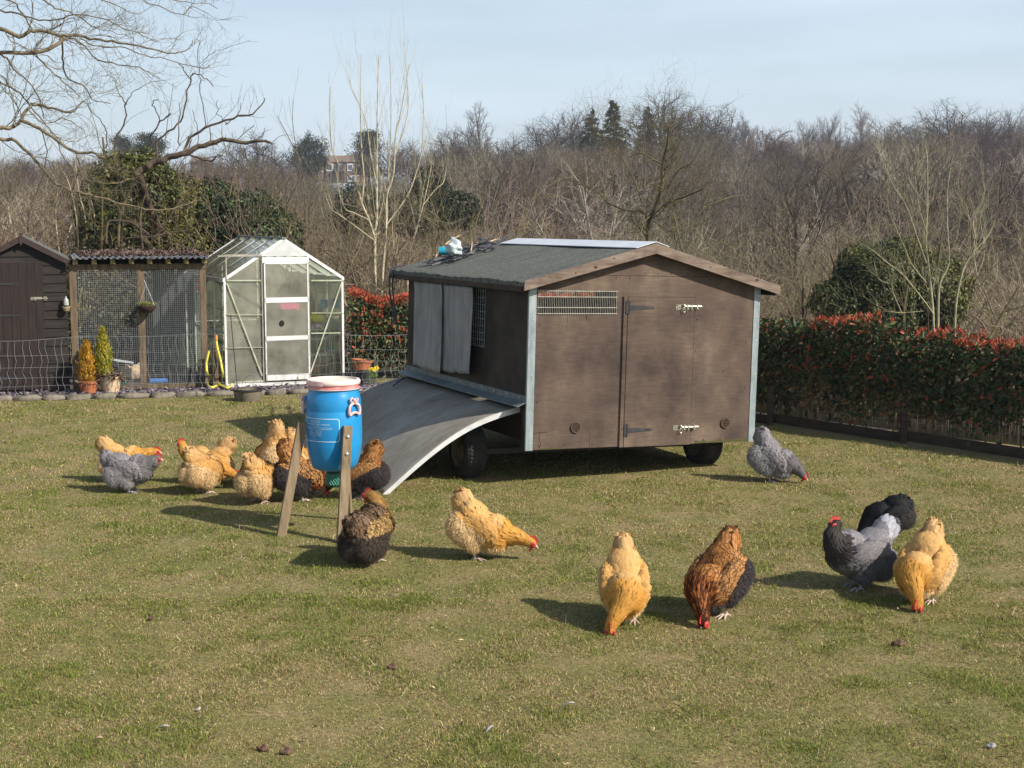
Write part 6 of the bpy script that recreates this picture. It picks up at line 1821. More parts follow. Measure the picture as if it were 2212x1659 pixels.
# ------------------------------------------------------------------ trees
def wood_obj(name, w, m, parent):
    """thick segments make the trunk, the rest the branches"""
    al = w.seg; mx_ = max(g[2] for g in al); th = mx_ * .42
    tk = [g for g in al if g[2] >= th and g[4] > 4]; br = [g for g in al if not (g[2] >= th and g[4] > 4)]
    if tk and br:
        gr = []                                # touching thick segments belong to one stem
        for g in tk:
            hit = [k for k in gr if any(min(np.linalg.norm(g[0] - q[0]), np.linalg.norm(g[0] - q[1]), np.linalg.norm(g[1] - q[0]), np.linalg.norm(g[1] - q[1])) < .02 for q in k)]
            new = [g]
            for k in hit: new += k
            gr = [k for k in gr if not any(k is h_ for h_ in hit)] + [new]
        gr.sort(key=lambda k: -len(k))
        for i, k in enumerate(gr[:8]):
            w.seg = k; V, f_ = w.arrays(); npmesh("trunk" if i == 0 else "limb", V, f_, m, parent)
        w.seg = br + [q for k in gr[8:] for q in k]
    V, f_ = w.arrays(); return npmesh(name, V, f_, m, parent)
def wmat(name, c0, c1, scale=8, c2=None):
    return mat(name, [c0, c1] + ([c2] if c2 else []), scale=scale, rough=.85, detail=8, bump=.6, bscale=45)
M_ASH = wmat("pale_ash_bark", (0.22, 0.19, 0.12), (0.42, 0.37, 0.25), 5, (0.54, 0.48, 0.34))
M_LICH = wmat("lichened_branch", (0.09, 0.072, 0.05), (0.155, 0.125, 0.075), 12, (0.22, 0.19, 0.12))
M_TWIG = wmat("purple_brown_twig", (0.10, 0.07, 0.058), (0.21, 0.155, 0.125), 9)
M_OLIVE = wmat("olive_twig", (0.075, 0.062, 0.03), (0.16, 0.135, 0.06), 7)
M_DEAD = wmat("dead_limb_bark", (0.035, 0.025, 0.018), (0.085, 0.06, 0.04), 9, (0.16, 0.125, 0.075))
M_SALLOW = wmat("pale_green_bark", (0.19, 0.18, 0.10), (0.36, 0.33, 0.20), 7)

def D3(pts, Y, jit=0, rg=None):
    """photo points to points at real depth Y (Y may vary along the branch)"""
    out = []
    for i, p in enumerate(pts):
        y = Y if not hasattr(Y, '__len__') else Y[0] + (Y[1] - Y[0]) * i / max(1, len(pts) - 1)
        out.append(atY(p[0], p[1], y + (rg.normal(0, jit) if jit and rg is not None else 0)))
    return out
def zA(p): return p[0] / 4.08 + 609.9, p[1] / 4.08 + 203.3
def spawn(w, pts, r0, r1, P, dens, lev=1, ang=35, Lf=.5, up=.5, start=.2, sides=5, wob=0.0):
    """lay a traced limb and let side shoots grow from it"""
    pts = [np.array(v) for v in smooth_path(pts, 4)]
    if wob: pts = [pts[0]] + [q + w.rng.normal(0, wob, 3) for q in pts[1:]]
    w.line(pts, r0, r1, sides)
    n = len(pts) - 1; rg = w.rng
    segL = sum(np.linalg.norm(pts[i + 1] - pts[i]) for i in range(n))
    k = int(dens * segL) + 1
    for j in range(k):
        t = start + (1 - start) * (j + rg.random()) / k; i = min(n - 1, int(t * n)); q = pts[i] + (pts[i + 1] - pts[i]) * (t * n - i)
        d = pts[i + 1] - pts[i]; d /= np.linalg.norm(d)
        u, v = perp(d); az = rg.random() * 6.28; an = math.radians(ang * rg.uniform(.6, 1.4))
        nd = d * math.cos(an) + (u * math.cos(az) + v * math.sin(az)) * math.sin(an) + np.array([0, 0, up])
        r = (r0 + (r1 - r0) * t) * .45
        w.grow(q, nd, Lf * rg.uniform(.5, 1.4) * (1.2 - .5 * t), max(r * .6, .0022), lev, P)

# A: pale young ash between greenhouse and hen house
w = Wood(41); Y0 = 24.0
PA = dict(n=[6, 7, 5, 4], wig=[.06, .07, .09, .1], trop=[.1, .16, .20, .2], sides=[6, 5, 4, 3], c=[4, 3, 3, 0], start=[.2, .25, .3, .3], ang=[30, 32, 34, 30], len=[.5, .5, .5, .5], rr=[.5, .5, .55, .5], rmin=.003, tip=.45)
limbs = [([(809, 700), (809.7, 610), (809.7, 514), (814, 470), (813.8, 399), (814.6, 301), (816, 203), (818, 120)], .055, .008),
         ([(826, 700), (825.6, 610), (834, 492), (835.4, 424), (850, 375), (855, 289), (865, 247), (884, 140)], .042, .007),
         ([(810, 515), (797, 475), (781, 438), (770, 400), (732, 355), (715, 306), (713, 203), (716, 185)], .034, .006),
         ([(812, 510), (835, 485), (879, 424), (900, 370), (911, 326), (915, 250), (912, 180)], .030, .005),
         ([(781, 438), (786, 387), (781, 326), (779, 277), (779, 203), (780, 118)], .024, .005),
         ([(808, 519), (762, 485), (735, 465), (715, 451), (703, 421)], .018, .005), ([(797, 475), (765, 460), (745, 450), (732, 411), (725, 370), (708, 350)], .016, .004),
         ([(882, 700), (882, 571), (904, 480), (914, 443), (931, 362), (926, 345)], .026, .005), ([(914, 443), (940, 410), (958, 394), (962, 372)], .012, .004), ([(904, 480), (912, 420), (920, 370), (918, 345)], .012, .004),
         ([(835, 424), (842, 330), (845, 240), (842, 115)], .018, .004), ([(814, 400), (800, 330), (790, 260), (760, 190), (748, 150)], .018, .004), ([(855, 330), (880, 250), (880, 180), (872, 90)], .018, .004), ([(700, 470), (690, 425), (712, 400), (722, 300)], .01, .003)]
for pl, r0, r1 in limbs:
    spawn(w, D3(pl, (Y0, Y0 + w.rng.uniform(-.7, .7)), 0), r0 * .62, r1 * .8, PA, 3.2, lev=2, ang=34, Lf=.85, up=.55, start=.28, sides=7)
e = empty("young_ash_tree", Vector(atY(810, 640, Y0)) * 1.0, "tall pale bare young tree rising behind the red-tipped back hedge", "tree")
e.location.z = float(terr(e.location.x, Y0)) - .1
def to_local(wd, e):
    o = np.array(e.location)
    wd.seg = [(a - o, b - o, r0, r1, s) for a, b, r0, r1, s in wd.seg]
w.line([np.array(e.location), limbs and atY(809, 690, Y0)], .07, .055, 7)
to_local(w, e); wood_obj("branches", w, M_ASH, e)

# F: near overhanging branches, top left; the trunk stands outside the frame
w = Wood(43); YF = 14.5; f = 3.497
PF = dict(n=[6, 7, 5, 4], wig=[.1, .20, .24, .26], trop=[.0, .03, .07, .11], sides=[6, 5, 4, 3], c=[4, 4, 2.6, 0], start=[.15, .12, .15, .2], ang=[35, 38, 40, 40], len=[.5, .55, .55, .5], rr=[.5, .55, .6, .6], rmin=.0044, tip=.55)
TR = [([(-260, 190), (0, 215), (150, 270), (260, 230), (380, 250), (480, 270), (600, 270), (760, 300), (950, 330), (1150, 370), (1300, 400), (1400, 380), (1460, 310)], .040, .004),
      ([(-260, 420), (0, 395), (270, 400), (440, 330), (480, 285)], .035, .02), ([(-200, 990), (0, 970), (90, 960), (160, 905), (210, 820), (280, 790), (400, 820), (530, 850), (600, 790), (640, 760)], .042, .006),
      ([(160, 910), (300, 970), (420, 1050), (560, 1140), (700, 1160), (790, 1195), (850, 1180)], .032, .010), ([(-200, 1040), (0, 1050), (110, 1060), (240, 1180), (400, 1370), (520, 1430), (640, 1460), (800, 1510), (1000, 1560), (1200, 1590), (1400, 1550), (1480, 1510)], .034, .005),
      ([(0, 400), (60, 460), (120, 540), (220, 620), (300, 760), (330, 900)], .018, .005), ([(270, 400), (350, 500), (480, 620), (580, 700), (600, 750)], .016, .004), ([(470, 330), (480, 480), (520, 600), (640, 650), (700, 750), (830, 780)], .018, .004),
      ([(0, 620), (120, 680), (200, 760), (280, 870), (400, 1000), (480, 1100)], .018, .004), ([(500, 270), (620, 330), (700, 430), (850, 480), (1000, 500), (1100, 530), (1200, 590)], .016, .003),
      ([(-150, 60), (0, 80), (150, 110), (300, 150), (450, 140), (600, 110), (800, 150), (900, 200), (1050, 250), (1180, 320)], .018, .003), ([(-100, -200), (300, -20), (420, 60), (560, 100), (700, 200), (850, 240), (1000, 290)], .018, .003),
      ([(500, -150), (700, -20), (850, 20), (960, 80), (1060, 110)], .012, .003), ([(900, -160), (1080, 0), (1200, 50), (1380, 110), (1450, 50), (1560, 100)], .011, .003), ([(1150, -120), (1300, -10), (1450, 20), (1560, 20), (1640, 65)], .009, .003),
      ([(-100, -60), (100, 20), (160, 90), (230, 200), (260, 240)], .015, .006), ([(-150, 500), (0, 560), (60, 640), (100, 800), (110, 960)], .012, .004), ([(600, 270), (700, 340), (900, 350), (1100, 420), (1250, 440), (1500, 520), (1590, 490)], .013, .003),
      ([(210, 820), (330, 930), (500, 900), (650, 1000)], .011, .004), ([(300, 970), (350, 1100), (330, 1300), (240, 1550), (280, 1640)], .010, .004), ([(560, 1140), (600, 1250), (560, 1400), (480, 1600)], .010, .004), ([(850, 1180), (900, 1300), (920, 1450), (900, 1620)], .010, .004),
      ([(520, 1430), (650, 1500), (780, 1480), (900, 1380)], .010, .003), ([(420, 1050), (520, 1250), (640, 1330), (800, 1390), (960, 1370)], .010, .004), ([(150, 1500), (300, 1420), (420, 1500), (300, 1560)], .006, .003)]
for k, (pl, r0, r1) in enumerate(TR):
    y_ = YF + w.rng.uniform(-.9, 1.2)
    spawn(w, D3([(p[0] / f, p[1] / f) for p in pl], (YF, y_)), r0 * .56, r1, PF, 6.5 if k not in (3, 4, 19, 20, 21) else 3.0, lev=1, ang=42, Lf=.50, up=.10, start=.05, sides=7, wob=.006)
# fat buds at the twig ends
e = empty("overhanging_tree", Vector((-7.6, 14.5, 0)), "large bare tree whose lichened branches reach in from the upper left", "tree")
w.line([np.array([-7.6, 14.5, 0]), np.array([-7.5, 14.5, 2.2]), np.array([-7.2, 14.5, 3.6]), np.array([-7.0, 14.6, 6])], .30, .12, 10)
for tgt in [TR[0], TR[1], TR[2], TR[4], TR[10], TR[11]]:
    p = D3([(tgt[0][0][0] / f, tgt[0][0][1] / f)], YF)[0]; w.line([np.array([-7.2, 14.5, max(1.6, min(5.5, p[2] - .2))]), p], tgt[1] * 1.5, tgt[1], 7)
to_local(w, e); wood_obj("branches", w, M_LICH, e)

# G: broken ivy-clad tree with thick dead limbs
w = Wood(47); YG = 22.5
PG = dict(n=[5, 5, 5, 4], wig=[.12, .16, .18, .2], trop=[.05, .05, .05, .05], sides=[6, 5, 4, 3], c=[3, 3, 2, 0], start=[.2, .2, .2, .2], ang=[40, 40, 40, 40], len=[.5, .5, .5, .5], rr=[.5, .5, .5, .5], rmin=.0035, tip=.5)
TG = [([(1040, 1320), (1060, 1290), (1180, 1220), (1380, 1160), (1500, 1110), (1680, 1060), (1850, 1080), (2000, 1060), (2060, 1085)], .12, .018), ([(1380, 1160), (1440, 1040), (1600, 950), (1800, 880), (1930, 845), (2000, 745)], .045, .010),
      ([(1180, 1220), (1210, 1050), (1340, 950), (1400, 800), (1440, 600), (1470, 560), (1560, 600), (1610, 660)], .032, .006), ([(1440, 600), (1400, 550), (1370, 500)], .016, .008), ([(1140, 1090), (1150, 1010), (1210, 920), (1290, 860)], .026, .012),
      ([(1210, 920), (1170, 830), (1150, 780), (1195, 740)], .016, .008), ([(1550, 970), (1530, 800), (1510, 600), (1500, 450), (1490, 280)], .014, .005), ([(1510, 480), (1600, 400), (1750, 350), (1890, 295)], .007, .003),
      ([(870, 1200), (870, 1060), (950, 900), (940, 780), (900, 700), (860, 600)], .028, .007), ([(940, 800), (1000, 700), (1100, 640), (1240, 600)], .013, .004), ([(1700, 940), (1800, 860), (1815, 780)], .014, .005), ([(1390, 1160), (1520, 1200), (1600, 1210), (1635, 1180)], .028, .015),
      ([(1360, 1100), (1350, 930), (1365, 780)], .018, .006), ([(800, 1120), (790, 950), (700, 850), (650, 760)], .018, .005), ([(1720, 940), (1650, 860), (1640, 750)], .012, .004), ([(1850, 1080), (1950, 1150), (2080, 1220)], .012, .005), ([(1500, 1110), (1490, 950), (1450, 840)], .012, .005)]
for pl, r0, r1 in TG:
    spawn(w, D3([(p[0] / f, p[1] / f) for p in pl], (YG + .4, YG + w.rng.uniform(-.5, .5))), r0 * .54, r1 * .8, PG, 3.2, lev=2, ang=45, Lf=.45, up=.25, start=.3, sides=8, wob=.012)
f6 = lambda p: (p[0] / 4.619, 223.6 + p[1] / 4.619)
for pl, r0, r1 in [([(1550, 1330), (1600, 1270), (1830, 930), (1930, 830), (2050, 760)], .05, .02), ([(1060, 1400), (1070, 1200), (1150, 1170), (1320, 1190), (1480, 1300)], .045, .03), ([(1210, 1370), (1300, 1340), (1500, 1330), (1700, 1290), (1850, 1270)], .035, .02),
                   ([(1180, 1500), (1190, 1200), (1240, 1000), (1330, 800)], .06, .03), ([(1430, 1500), (1400, 1200), (1420, 1000), (1480, 850)], .05, .02), ([(780, 1520), (775, 1200), (770, 1000), (790, 900)], .022, .01)]:
    spawn(w, D3([f6(p) for p in pl], YG - .3), r0 * .42, r1 * .5, PG, 2.4, lev=2, ang=45, Lf=.5, up=.3, sides=8)
e = empty("broken_dead_tree", Vector((-5.2, YG + 2.4, float(terr(-5.2, YG + 2.4)))), "broken dead tree with thick dark limbs leaning over the ivy bush", "tree")
bp_ = atY(298, 377, YG + .4); w.line([np.array(e.location), np.array([-5.5, YG + 2.2, .6]), np.array([-5.9, YG + 1.6, 1.9]), bp_], .11, .075, 10)
to_local(w, e); wood_obj("limbs", w, M_DEAD, e)

# evergreen ivy masses
def ivy(name, lobes, n, label, cat, seed, pal, ls=(.05, .10), group=None, twig=True):
    """lobes: (photo x, photo y, depth Y, rx, ry, rz) in metres"""
    rg = np.random.default_rng(seed)
    C0 = np.array([atY(l[0], l[1], l[2]) for l in lobes]); Rr = np.array([l[3:] for l in lobes], float)
    base = C0.mean(0); base[2] = float(terr(base[0], base[1]))
    e = empty(name, Vector(base), label, cat, group)
    vol = (Rr.prod(1)) ** .67; k = rg.choice(len(lobes), n, p=vol / vol.sum())
    dirs = rg.normal(0, 1, (n, 3)); dirs /= np.linalg.norm(dirs, axis=1, keepdims=True)
    lump = 1 + .30 * (vnoise(dirs[:, 0] * 3 + k * 7 + 20, dirs[:, 2] * 3 + dirs[:, 1] * 2 + 20, seed) - .5) + .22 * (vnoise(dirs[:, 0] * 8 + k * 5 + 20, dirs[:, 2] * 8 + dirs[:, 1] * 5 + 20, seed + 1) - .5)
    rad = rg.uniform(.62, 1.0, n) ** .5 * lump
    P = C0[k] + dirs * Rr[k] * rad[:, None] - base
    N = dirs + rg.normal(0, .6, (n, 3)) + [0, 0, .3]
    V, Fc = leaves(P, N, rg.normal(0, .7, (n, 3)) + [0, 0, -.7], rg.uniform(ls[0], ls[1], n), rg.uniform(ls[0], ls[1], n) * .55, rg, fold=.2)
    pal = np.array(pal); patch = vnoise(P[:, 0] * 1.3 + 30, P[:, 2] * 1.3 + 30, seed + 3)
    idx = np.clip((patch * len(pal) + rg.normal(0, .9, n)).astype(int), 0, len(pal) - 1)
    c = pal[idx] * rg.uniform(.75, 1.25, (n, 1))
    npmesh("foliage", V, [Fc], M_LEAFG, e, np.repeat(c, 4, 0))
    w = Wood(seed)
    P_ = dict(n=[7, 5, 4], wig=[.1, .15, .2], trop=[.05, .06, .06], sides=[6, 4, 3], c=[7, 3, 0], start=[.2, .2, .2], ang=[40, 40, 40], len=[.5, .5, .5], rr=[.4, .5], rmin=.004)
    for c_, r_ in zip(C0, Rr):
        for q in range(3): w.grow((c_[0] - base[0] + rg.normal(0, .15), c_[1] - base[1] + rg.normal(0, .2), 0), (rg.normal(0, .12), rg.normal(0, .12), 1), (c_[2] - base[2] + r_[2]) * rg.uniform(.8, 1.08), .05, 0, P_)
    wood_obj("branches", w, M_OLIVE, e)
    return e
M_LEAFG = vmat("glossy_leaf", .46, .12, .3)
IV = [(0.022, 0.034, 0.010), (0.05, 0.062, 0.015), (0.095, 0.10, 0.022), (0.16, 0.15, 0.036)]
ivy("ivy_bush", [(285, 440, 24.6, .85, .7, .95), (235, 470, 24.6, .55, .6, .65), (390, 470, 24.9, .85, .7, .72), (310, 385, 24.9, .55, .5, .42), (430, 530, 24.3, .8, .7, .6), (250, 520, 24.3, .65, .6, .55)], 24000,
    "big dark ivy bush standing behind the wire run", "bush", 61, IV)
ivy("laurel_bush", [(540, 485, 24.8, .6, .6, .6), (600, 505, 24.6, .45, .5, .42), (490, 500, 24.2, .6, .5, .6), (560, 530, 24.0, .65, .6, .5), (462, 425, 25, .4, .4, .32)], 14000,
    "lower evergreen bush with speckled leaves behind the greenhouse", "bush", 62, [(0.016, 0.03, 0.014), (0.028, 0.05, 0.018), (0.05, 0.075, 0.028), (0.10, 0.12, 0.05)], ls=(.05, .09))
ivy("evergreen_bush", [(1900, 630, 24.5, .85, .8, .85), (1860, 585, 25, .5, .5, .5), (1945, 565, 25, .6, .6, .45), (2010, 630, 24.7, .65, .7, .65), (1810, 655, 24.3, .5, .5, .42)], 26000,
    "rounded dark evergreen bush above the right hedge", "bush", 63, [(0.022, 0.034, 0.009), (0.045, 0.060, 0.014), (0.08, 0.092, 0.02), (0.13, 0.13, 0.03)], ls=(.045, .085))

ivy("bramble_thicket", [(230, 640, 22.2, .8, .5, .9), (330, 660, 22.4, .8, .5, .9), (420, 650, 22.4, .7, .5, .9), (280, 740, 22.0, .9, .5, .7), (180, 700, 22.0, .6, .5, .9), (400, 750, 22.2, .8, .5, .7)], 9000,
    "dark leafy thicket seen through the mesh at the back of the run", "bush", 64, [(0.016, 0.022, 0.010), (0.03, 0.034, 0.014), (0.055, 0.05, 0.022), (0.08, 0.062, 0.035)], ls=(.05, .09))
# C: pale green-barked tree right
w = Wood(51); YC = 20.6; g = lambda p: (1660.5 + p[0] / 3.265, 169.4 + p[1] / 3.265)
PC = dict(n=[6, 6, 5, 4], wig=[.06, .09, .12, .14], trop=[.06, .08, .08, .06], sides=[6, 5, 4, 3], c=[4, 4, 3, 0], start=[.2, .2, .2, .2], ang=[30, 32, 35, 35], len=[.5, .55, .5, .5], rr=[.5, .5, .55, .5], rmin=.0040, tip=.5)
TC = [([(1160, 1900), (1160, 1659), (1130, 1350), (1110, 1150), (1120, 900), (1120, 600), (1115, 520)], .04, .006), ([(1195, 1900), (1195, 1600), (1210, 1440), (1270, 1300), (1260, 1050), (1260, 800), (1295, 560)], .045, .006),
      ([(1310, 1900), (1320, 1600), (1370, 1350), (1440, 1230), (1460, 1150), (1440, 1000), (1500, 880), (1520, 780), (1490, 590)], .04, .006), ([(1110, 1440), (1000, 1300), (960, 1200), (900, 1060), (850, 940), (830, 800)], .02, .004),
      ([(1160, 1659), (1080, 1550), (960, 1400), (850, 1310), (740, 1220), (700, 1190)], .026, .005), ([(940, 1659), (880, 1520), (860, 1450), (780, 1420), (740, 1280)], .018, .005), ([(1110, 1300), (1040, 1100), (970, 900), (880, 760), (820, 620), (790, 550)], .022, .004),
      ([(1120, 900), (1040, 800), (990, 700), (975, 560)], .014, .004), ([(1370, 1350), (1250, 1440), (1130, 1500)], .014, .006), ([(1440, 1230), (1540, 1120), (1600, 1000)], .014, .004), ([(1250, 1300), (1330, 1100), (1350, 900), (1330, 700)], .016, .004), ([(1100, 1640), (900, 1650), (760, 1600)], .010, .003), ([(1120, 1100), (1060, 900), (1030, 660)], .014, .004)]
for pl, r0, r1 in TC:
    spawn(w, D3([g(p) for p in pl], (YC, YC + w.rng.uniform(-.8, .8))), r0 * .52, r1 * .8, PC, 6.0, lev=1, ang=34, Lf=.62, up=.35, start=.15, sides=7)
e = empty("pale_stemmed_tree", Vector((atY(2015, 700, YC)[0], YC, float(terr(6, YC)) - .2)), "bare many-stemmed tree with pale green bark above the right hedge", "tree")
to_local(w, e); wood_obj("branches", w, M_SALLOW, e)

# B: tangled lichened apple tree behind the hen house
w = Wood(53); YB = 33.0; h6 = lambda p: (1152.1 + p[0] / 3.766, 169.4 + p[1] / 3.766)
PB_ = dict(n=[6, 6, 6, 4], wig=[.14, .18, .22, .22], trop=[.02, .03, .03, .02], sides=[6, 5, 3, 3], c=[5, 5, 4, 0], start=[.1, .12, .1, .2], ang=[45, 45, 48, 45], len=[.55, .6, .55, .5], rr=[.5, .55, .6, .5], rmin=.0080, tip=.6)
TB = [([(930, 1400), (940, 1160), (980, 1080), (1040, 900), (1050, 700), (1090, 540), (1100, 400)], .10, .02), ([(940, 1160), (880, 1080), (780, 1080), (600, 1010), (540, 940), (400, 870), (190, 790)], .05, .010), ([(960, 1120), (1100, 1010), (1240, 960), (1380, 900)], .05, .014),
      ([(1050, 700), (960, 650), (870, 610), (780, 640)], .035, .012), ([(1100, 400), (1030, 330), (1010, 250)], .018, .006), ([(1100, 400), (1160, 350), (1240, 280), (1330, 300)], .018, .006), ([(880, 1000), (830, 850), (740, 680), (620, 560), (560, 460), (480, 400), (430, 300)], .035, .006),
      ([(600, 650), (640, 560), (580, 470), (610, 380), (700, 370)], .02, .005), ([(1200, 1300), (1300, 1170), (1380, 1030), (1450, 850), (1520, 650)], .045, .010), ([(1380, 1050), (1500, 1000), (1620, 960), (1700, 950)], .025, .006), ([(1090, 900), (1180, 750), (1290, 680), (1390, 500)], .03, .006),
      ([(900, 900), (910, 700), (905, 500), (900, 380)], .025, .006), ([(650, 950), (660, 800), (620, 700), (540, 640)], .02, .006), ([(1170, 1300), (1150, 1140), (1090, 1080)], .03, .014), ([(540, 1100), (500, 1000), (420, 900), (350, 740)], .016, .005), ([(1220, 1000), (1280, 850), (1240, 700)], .02, .006), ([(1170, 600), (1130, 480), (1120, 390)], .018, .006)]
for pl, r0, r1 in TB:
    spawn(w, D3([h6(p) for p in pl], (YB, YB + w.rng.uniform(-1.4, 1.4))), r0 * .62, r1, PB_, 7.0, lev=1, ang=55, Lf=1.05, up=.15, start=.05, sides=7)
e = empty("apple_tree", Vector((atY(1400, 520, YB)[0], YB, float(terr(3.2, YB)) - .2)), "tangled olive-green lichened fruit tree rising behind the hen house roof", "tree")
w.line([np.array(e.location), atY(1399, 540, YB)], .2, .11, 8)
to_local(w, e); wood_obj("branches", w, M_OLIVE, e)

# slim saplings on the left and centre
def sapling(label, pl, Y, r0, m, seed, P=None, dens=2.2, Lf=.7, group=None, name="sapling"):
    b0 = atY(pl[0][0][0], pl[0][0][1], Y); e = empty(name, Vector((b0[0], b0[1], float(terr(b0[0], Y)) - .1)), label, "tree", group)
    for k, q in enumerate(pl):
        w = Wood(seed * 10 + k); p_ = D3(q, (Y, Y + w.rng.uniform(-.5, .5)))
        spawn(w, p_, r0, .004, P or PA, dens, lev=2, ang=32, Lf=Lf, up=.4, start=.2, sides=6)
        if q[0][1] > 500: w.line([np.array([p_[0][0], p_[0][1], float(terr(p_[0][0], Y)) - .1]), p_[0]], r0 * 1.2, r0, 6)
        to_local(w, e); V, f_ = w.arrays(); npmesh("stem", V, f_, m, e)
sapling("slender pale birch sapling right of the ivy bushes", [[(660, 520), (660, 440), (655, 385), (640, 320), (632, 260), (634, 215)], [(656, 400), (690, 375), (712, 340), (700, 300)], [(650, 350), (620, 290), (598, 250)]], 25.5, .012, M_LICH, 71)
sapling("cluster of thin pale stems left of the ivy bush", [[(168, 560), (166, 480), (150, 400), (130, 360)], [(190, 560), (184, 470), (172, 420), (160, 330)], [(200, 560), (205, 480), (190, 400)], [(130, 560), (120, 470), (126, 400)]], 24.0, .017, M_ASH, 72)
sapling("leaning whippy shrub stems at the far left above the shed", [[(70, 560), (60, 480), (80, 420), (96, 360)], [(20, 560), (30, 470), (10, 400)], [(110, 560), (90, 500), (60, 440)]], 24.6, .012, M_LICH, 73, dens=3)
sapling("thin shrub with arching stems behind the hen house's left eave", [[(860, 640), (850, 560), (870, 500), (890, 440)], [(846, 640), (870, 570), (900, 520), (930, 500)], [(880, 640), (900, 560), (940, 470), (960, 420)]], 25.0, .012, M_LICH, 74, dens=3)

# ------------------------------------------------------------------ distant and middle wood
def dome(w, H_, P, wide=1.0, n=9):
    rg = w.rng; w.line([(0, 0, -.5), (rg.normal(0, .05), rg.normal(0, .05), H_ * .2), (rg.normal(0, .1), rg.normal(0, .1), H_ * .36)], H_ * .024, H_ * .015, 5)
    az = rg.random() * 6.28
    for k in range(n):
        t = k / (n - 1); az += 2.4 + rg.normal(0, .3); an = math.radians((8 + 62 * t) * wide); z = H_ * (.36 - .20 * t * rg.random())
        L = H_ * (.62 - .10 * t) * rg.uniform(.85, 1.12)
        w.grow((0, 0, z), (math.sin(an) * math.cos(az), math.sin(an) * math.sin(az), math.cos(an)), L, H_ * .011, 1, P)
def template(seed, H_, kind):
    w = Wood(seed)
    if kind == 'round': P = dict(n=[5, 5, 4, 3, 2], wig=[.05, .10, .14, .2, .3], trop=[.05, .05, .05, .06, .05], sides=[5, 4, 3, 3, 1], c=[11, 7, 5, 4, 0], start=[.18, .15, .1, .1, 0], ang=[48, 42, 40, 42, 0], len=[.55, .55, .52, .5, 0], rr=[.5, .5, .5, .6], rmin=.026, tip=.4, fall=.45)
    elif kind == 'upright': P = dict(n=[6, 5, 4, 3, 2], wig=[.03, .07, .10, .2, .3], trop=[.05, .12, .10, .08, .05], sides=[5, 4, 3, 3, 1], c=[14, 5.5, 5, 5, 0], start=[.12, .15, .1, .1, 0], ang=[36, 32, 34, 40, 0], len=[.48, .52, .5, .5, 0], rr=[.42, .5, .5, .6], rmin=.022, tip=.4, fall=.4)
    else: P = dict(n=[6, 6, 4, 2], wig=[.17, .20, .26, .3], trop=[.03, .06, .05, .03], sides=[4, 3, 3, 1], c=[6, 5, 5, 0], start=[.12, .12, .1, 0], ang=[38, 40, 42, 0], len=[.6, .55, .5, 0], rr=[.5, .5, .6], rmin=.0075, tip=.35, fall=.4)
    if kind == 'shrub':
        for k in range(7): w.grow((w.rng.normal(0, .12), w.rng.normal(0, .12), -.1), (w.rng.normal(0, .42), w.rng.normal(0, .42), 1), H_ * w.rng.uniform(.6, 1), .022, 0, P)
    elif kind == 'round': dome(w, H_, P)
    else: w.grow((0, 0, -.5), (0, 0, 1), H_ * .92, H_ * .018, 0, P)
    V, fs = w.arrays()
    return (V, fs) if kind == 'shrub' else (V * (H_ / V[:, 2].max()), fs)
def tint_mesh(name, parts, m, parent=None):
    V = np.concatenate([p[0] for p in parts]); C = np.concatenate([p[2] for p in parts])
    Q, T, off = [], [], 0
    for v, fs, _ in parts:
        for f_ in fs: (Q if f_.shape[1] == 4 else T).append(f_ + off)
        off += len(v)
    fs = ([np.concatenate(Q)] if Q else []) + ([np.concatenate(T)] if T else [])
    return npmesh(name, V, fs, m, parent, C)
M_WOODCOL = vmat("bare_wood_mass", .9, 0, .1)
T_ROUND = [template(200 + i, 9, 'round') for i in range(4)]
T_UP = [template(210 + i, 9, 'upright') for i in range(3)]
T_SHRUB = [template(220 + i, 2.4, 'shrub') for i in range(5)]
print("template tris", [len(t[0]) for t in T_ROUND + T_UP + T_SHRUB])
def place(T, x, y, z, s, a, col, sz=None):
    V, fs = T; ca, sa = math.cos(a), math.sin(a); R = np.array([[ca, -sa, 0], [sa, ca, 0], [0, 0, 1]]) * s
    W_ = V @ R.T; 
    if sz: W_[:, 2] *= sz
    return W_ + [x, y, z], fs, np.tile(np.array(col), (len(V), 1))
rg = np.random.default_rng(90)
BR = np.array([(0.115, 0.080, 0.072), (0.13, 0.09, 0.075), (0.11, 0.09, 0.08), (0.14, 0.11, 0.085), (0.15, 0.125, 0.085), (0.13, 0.12, 0.085)])
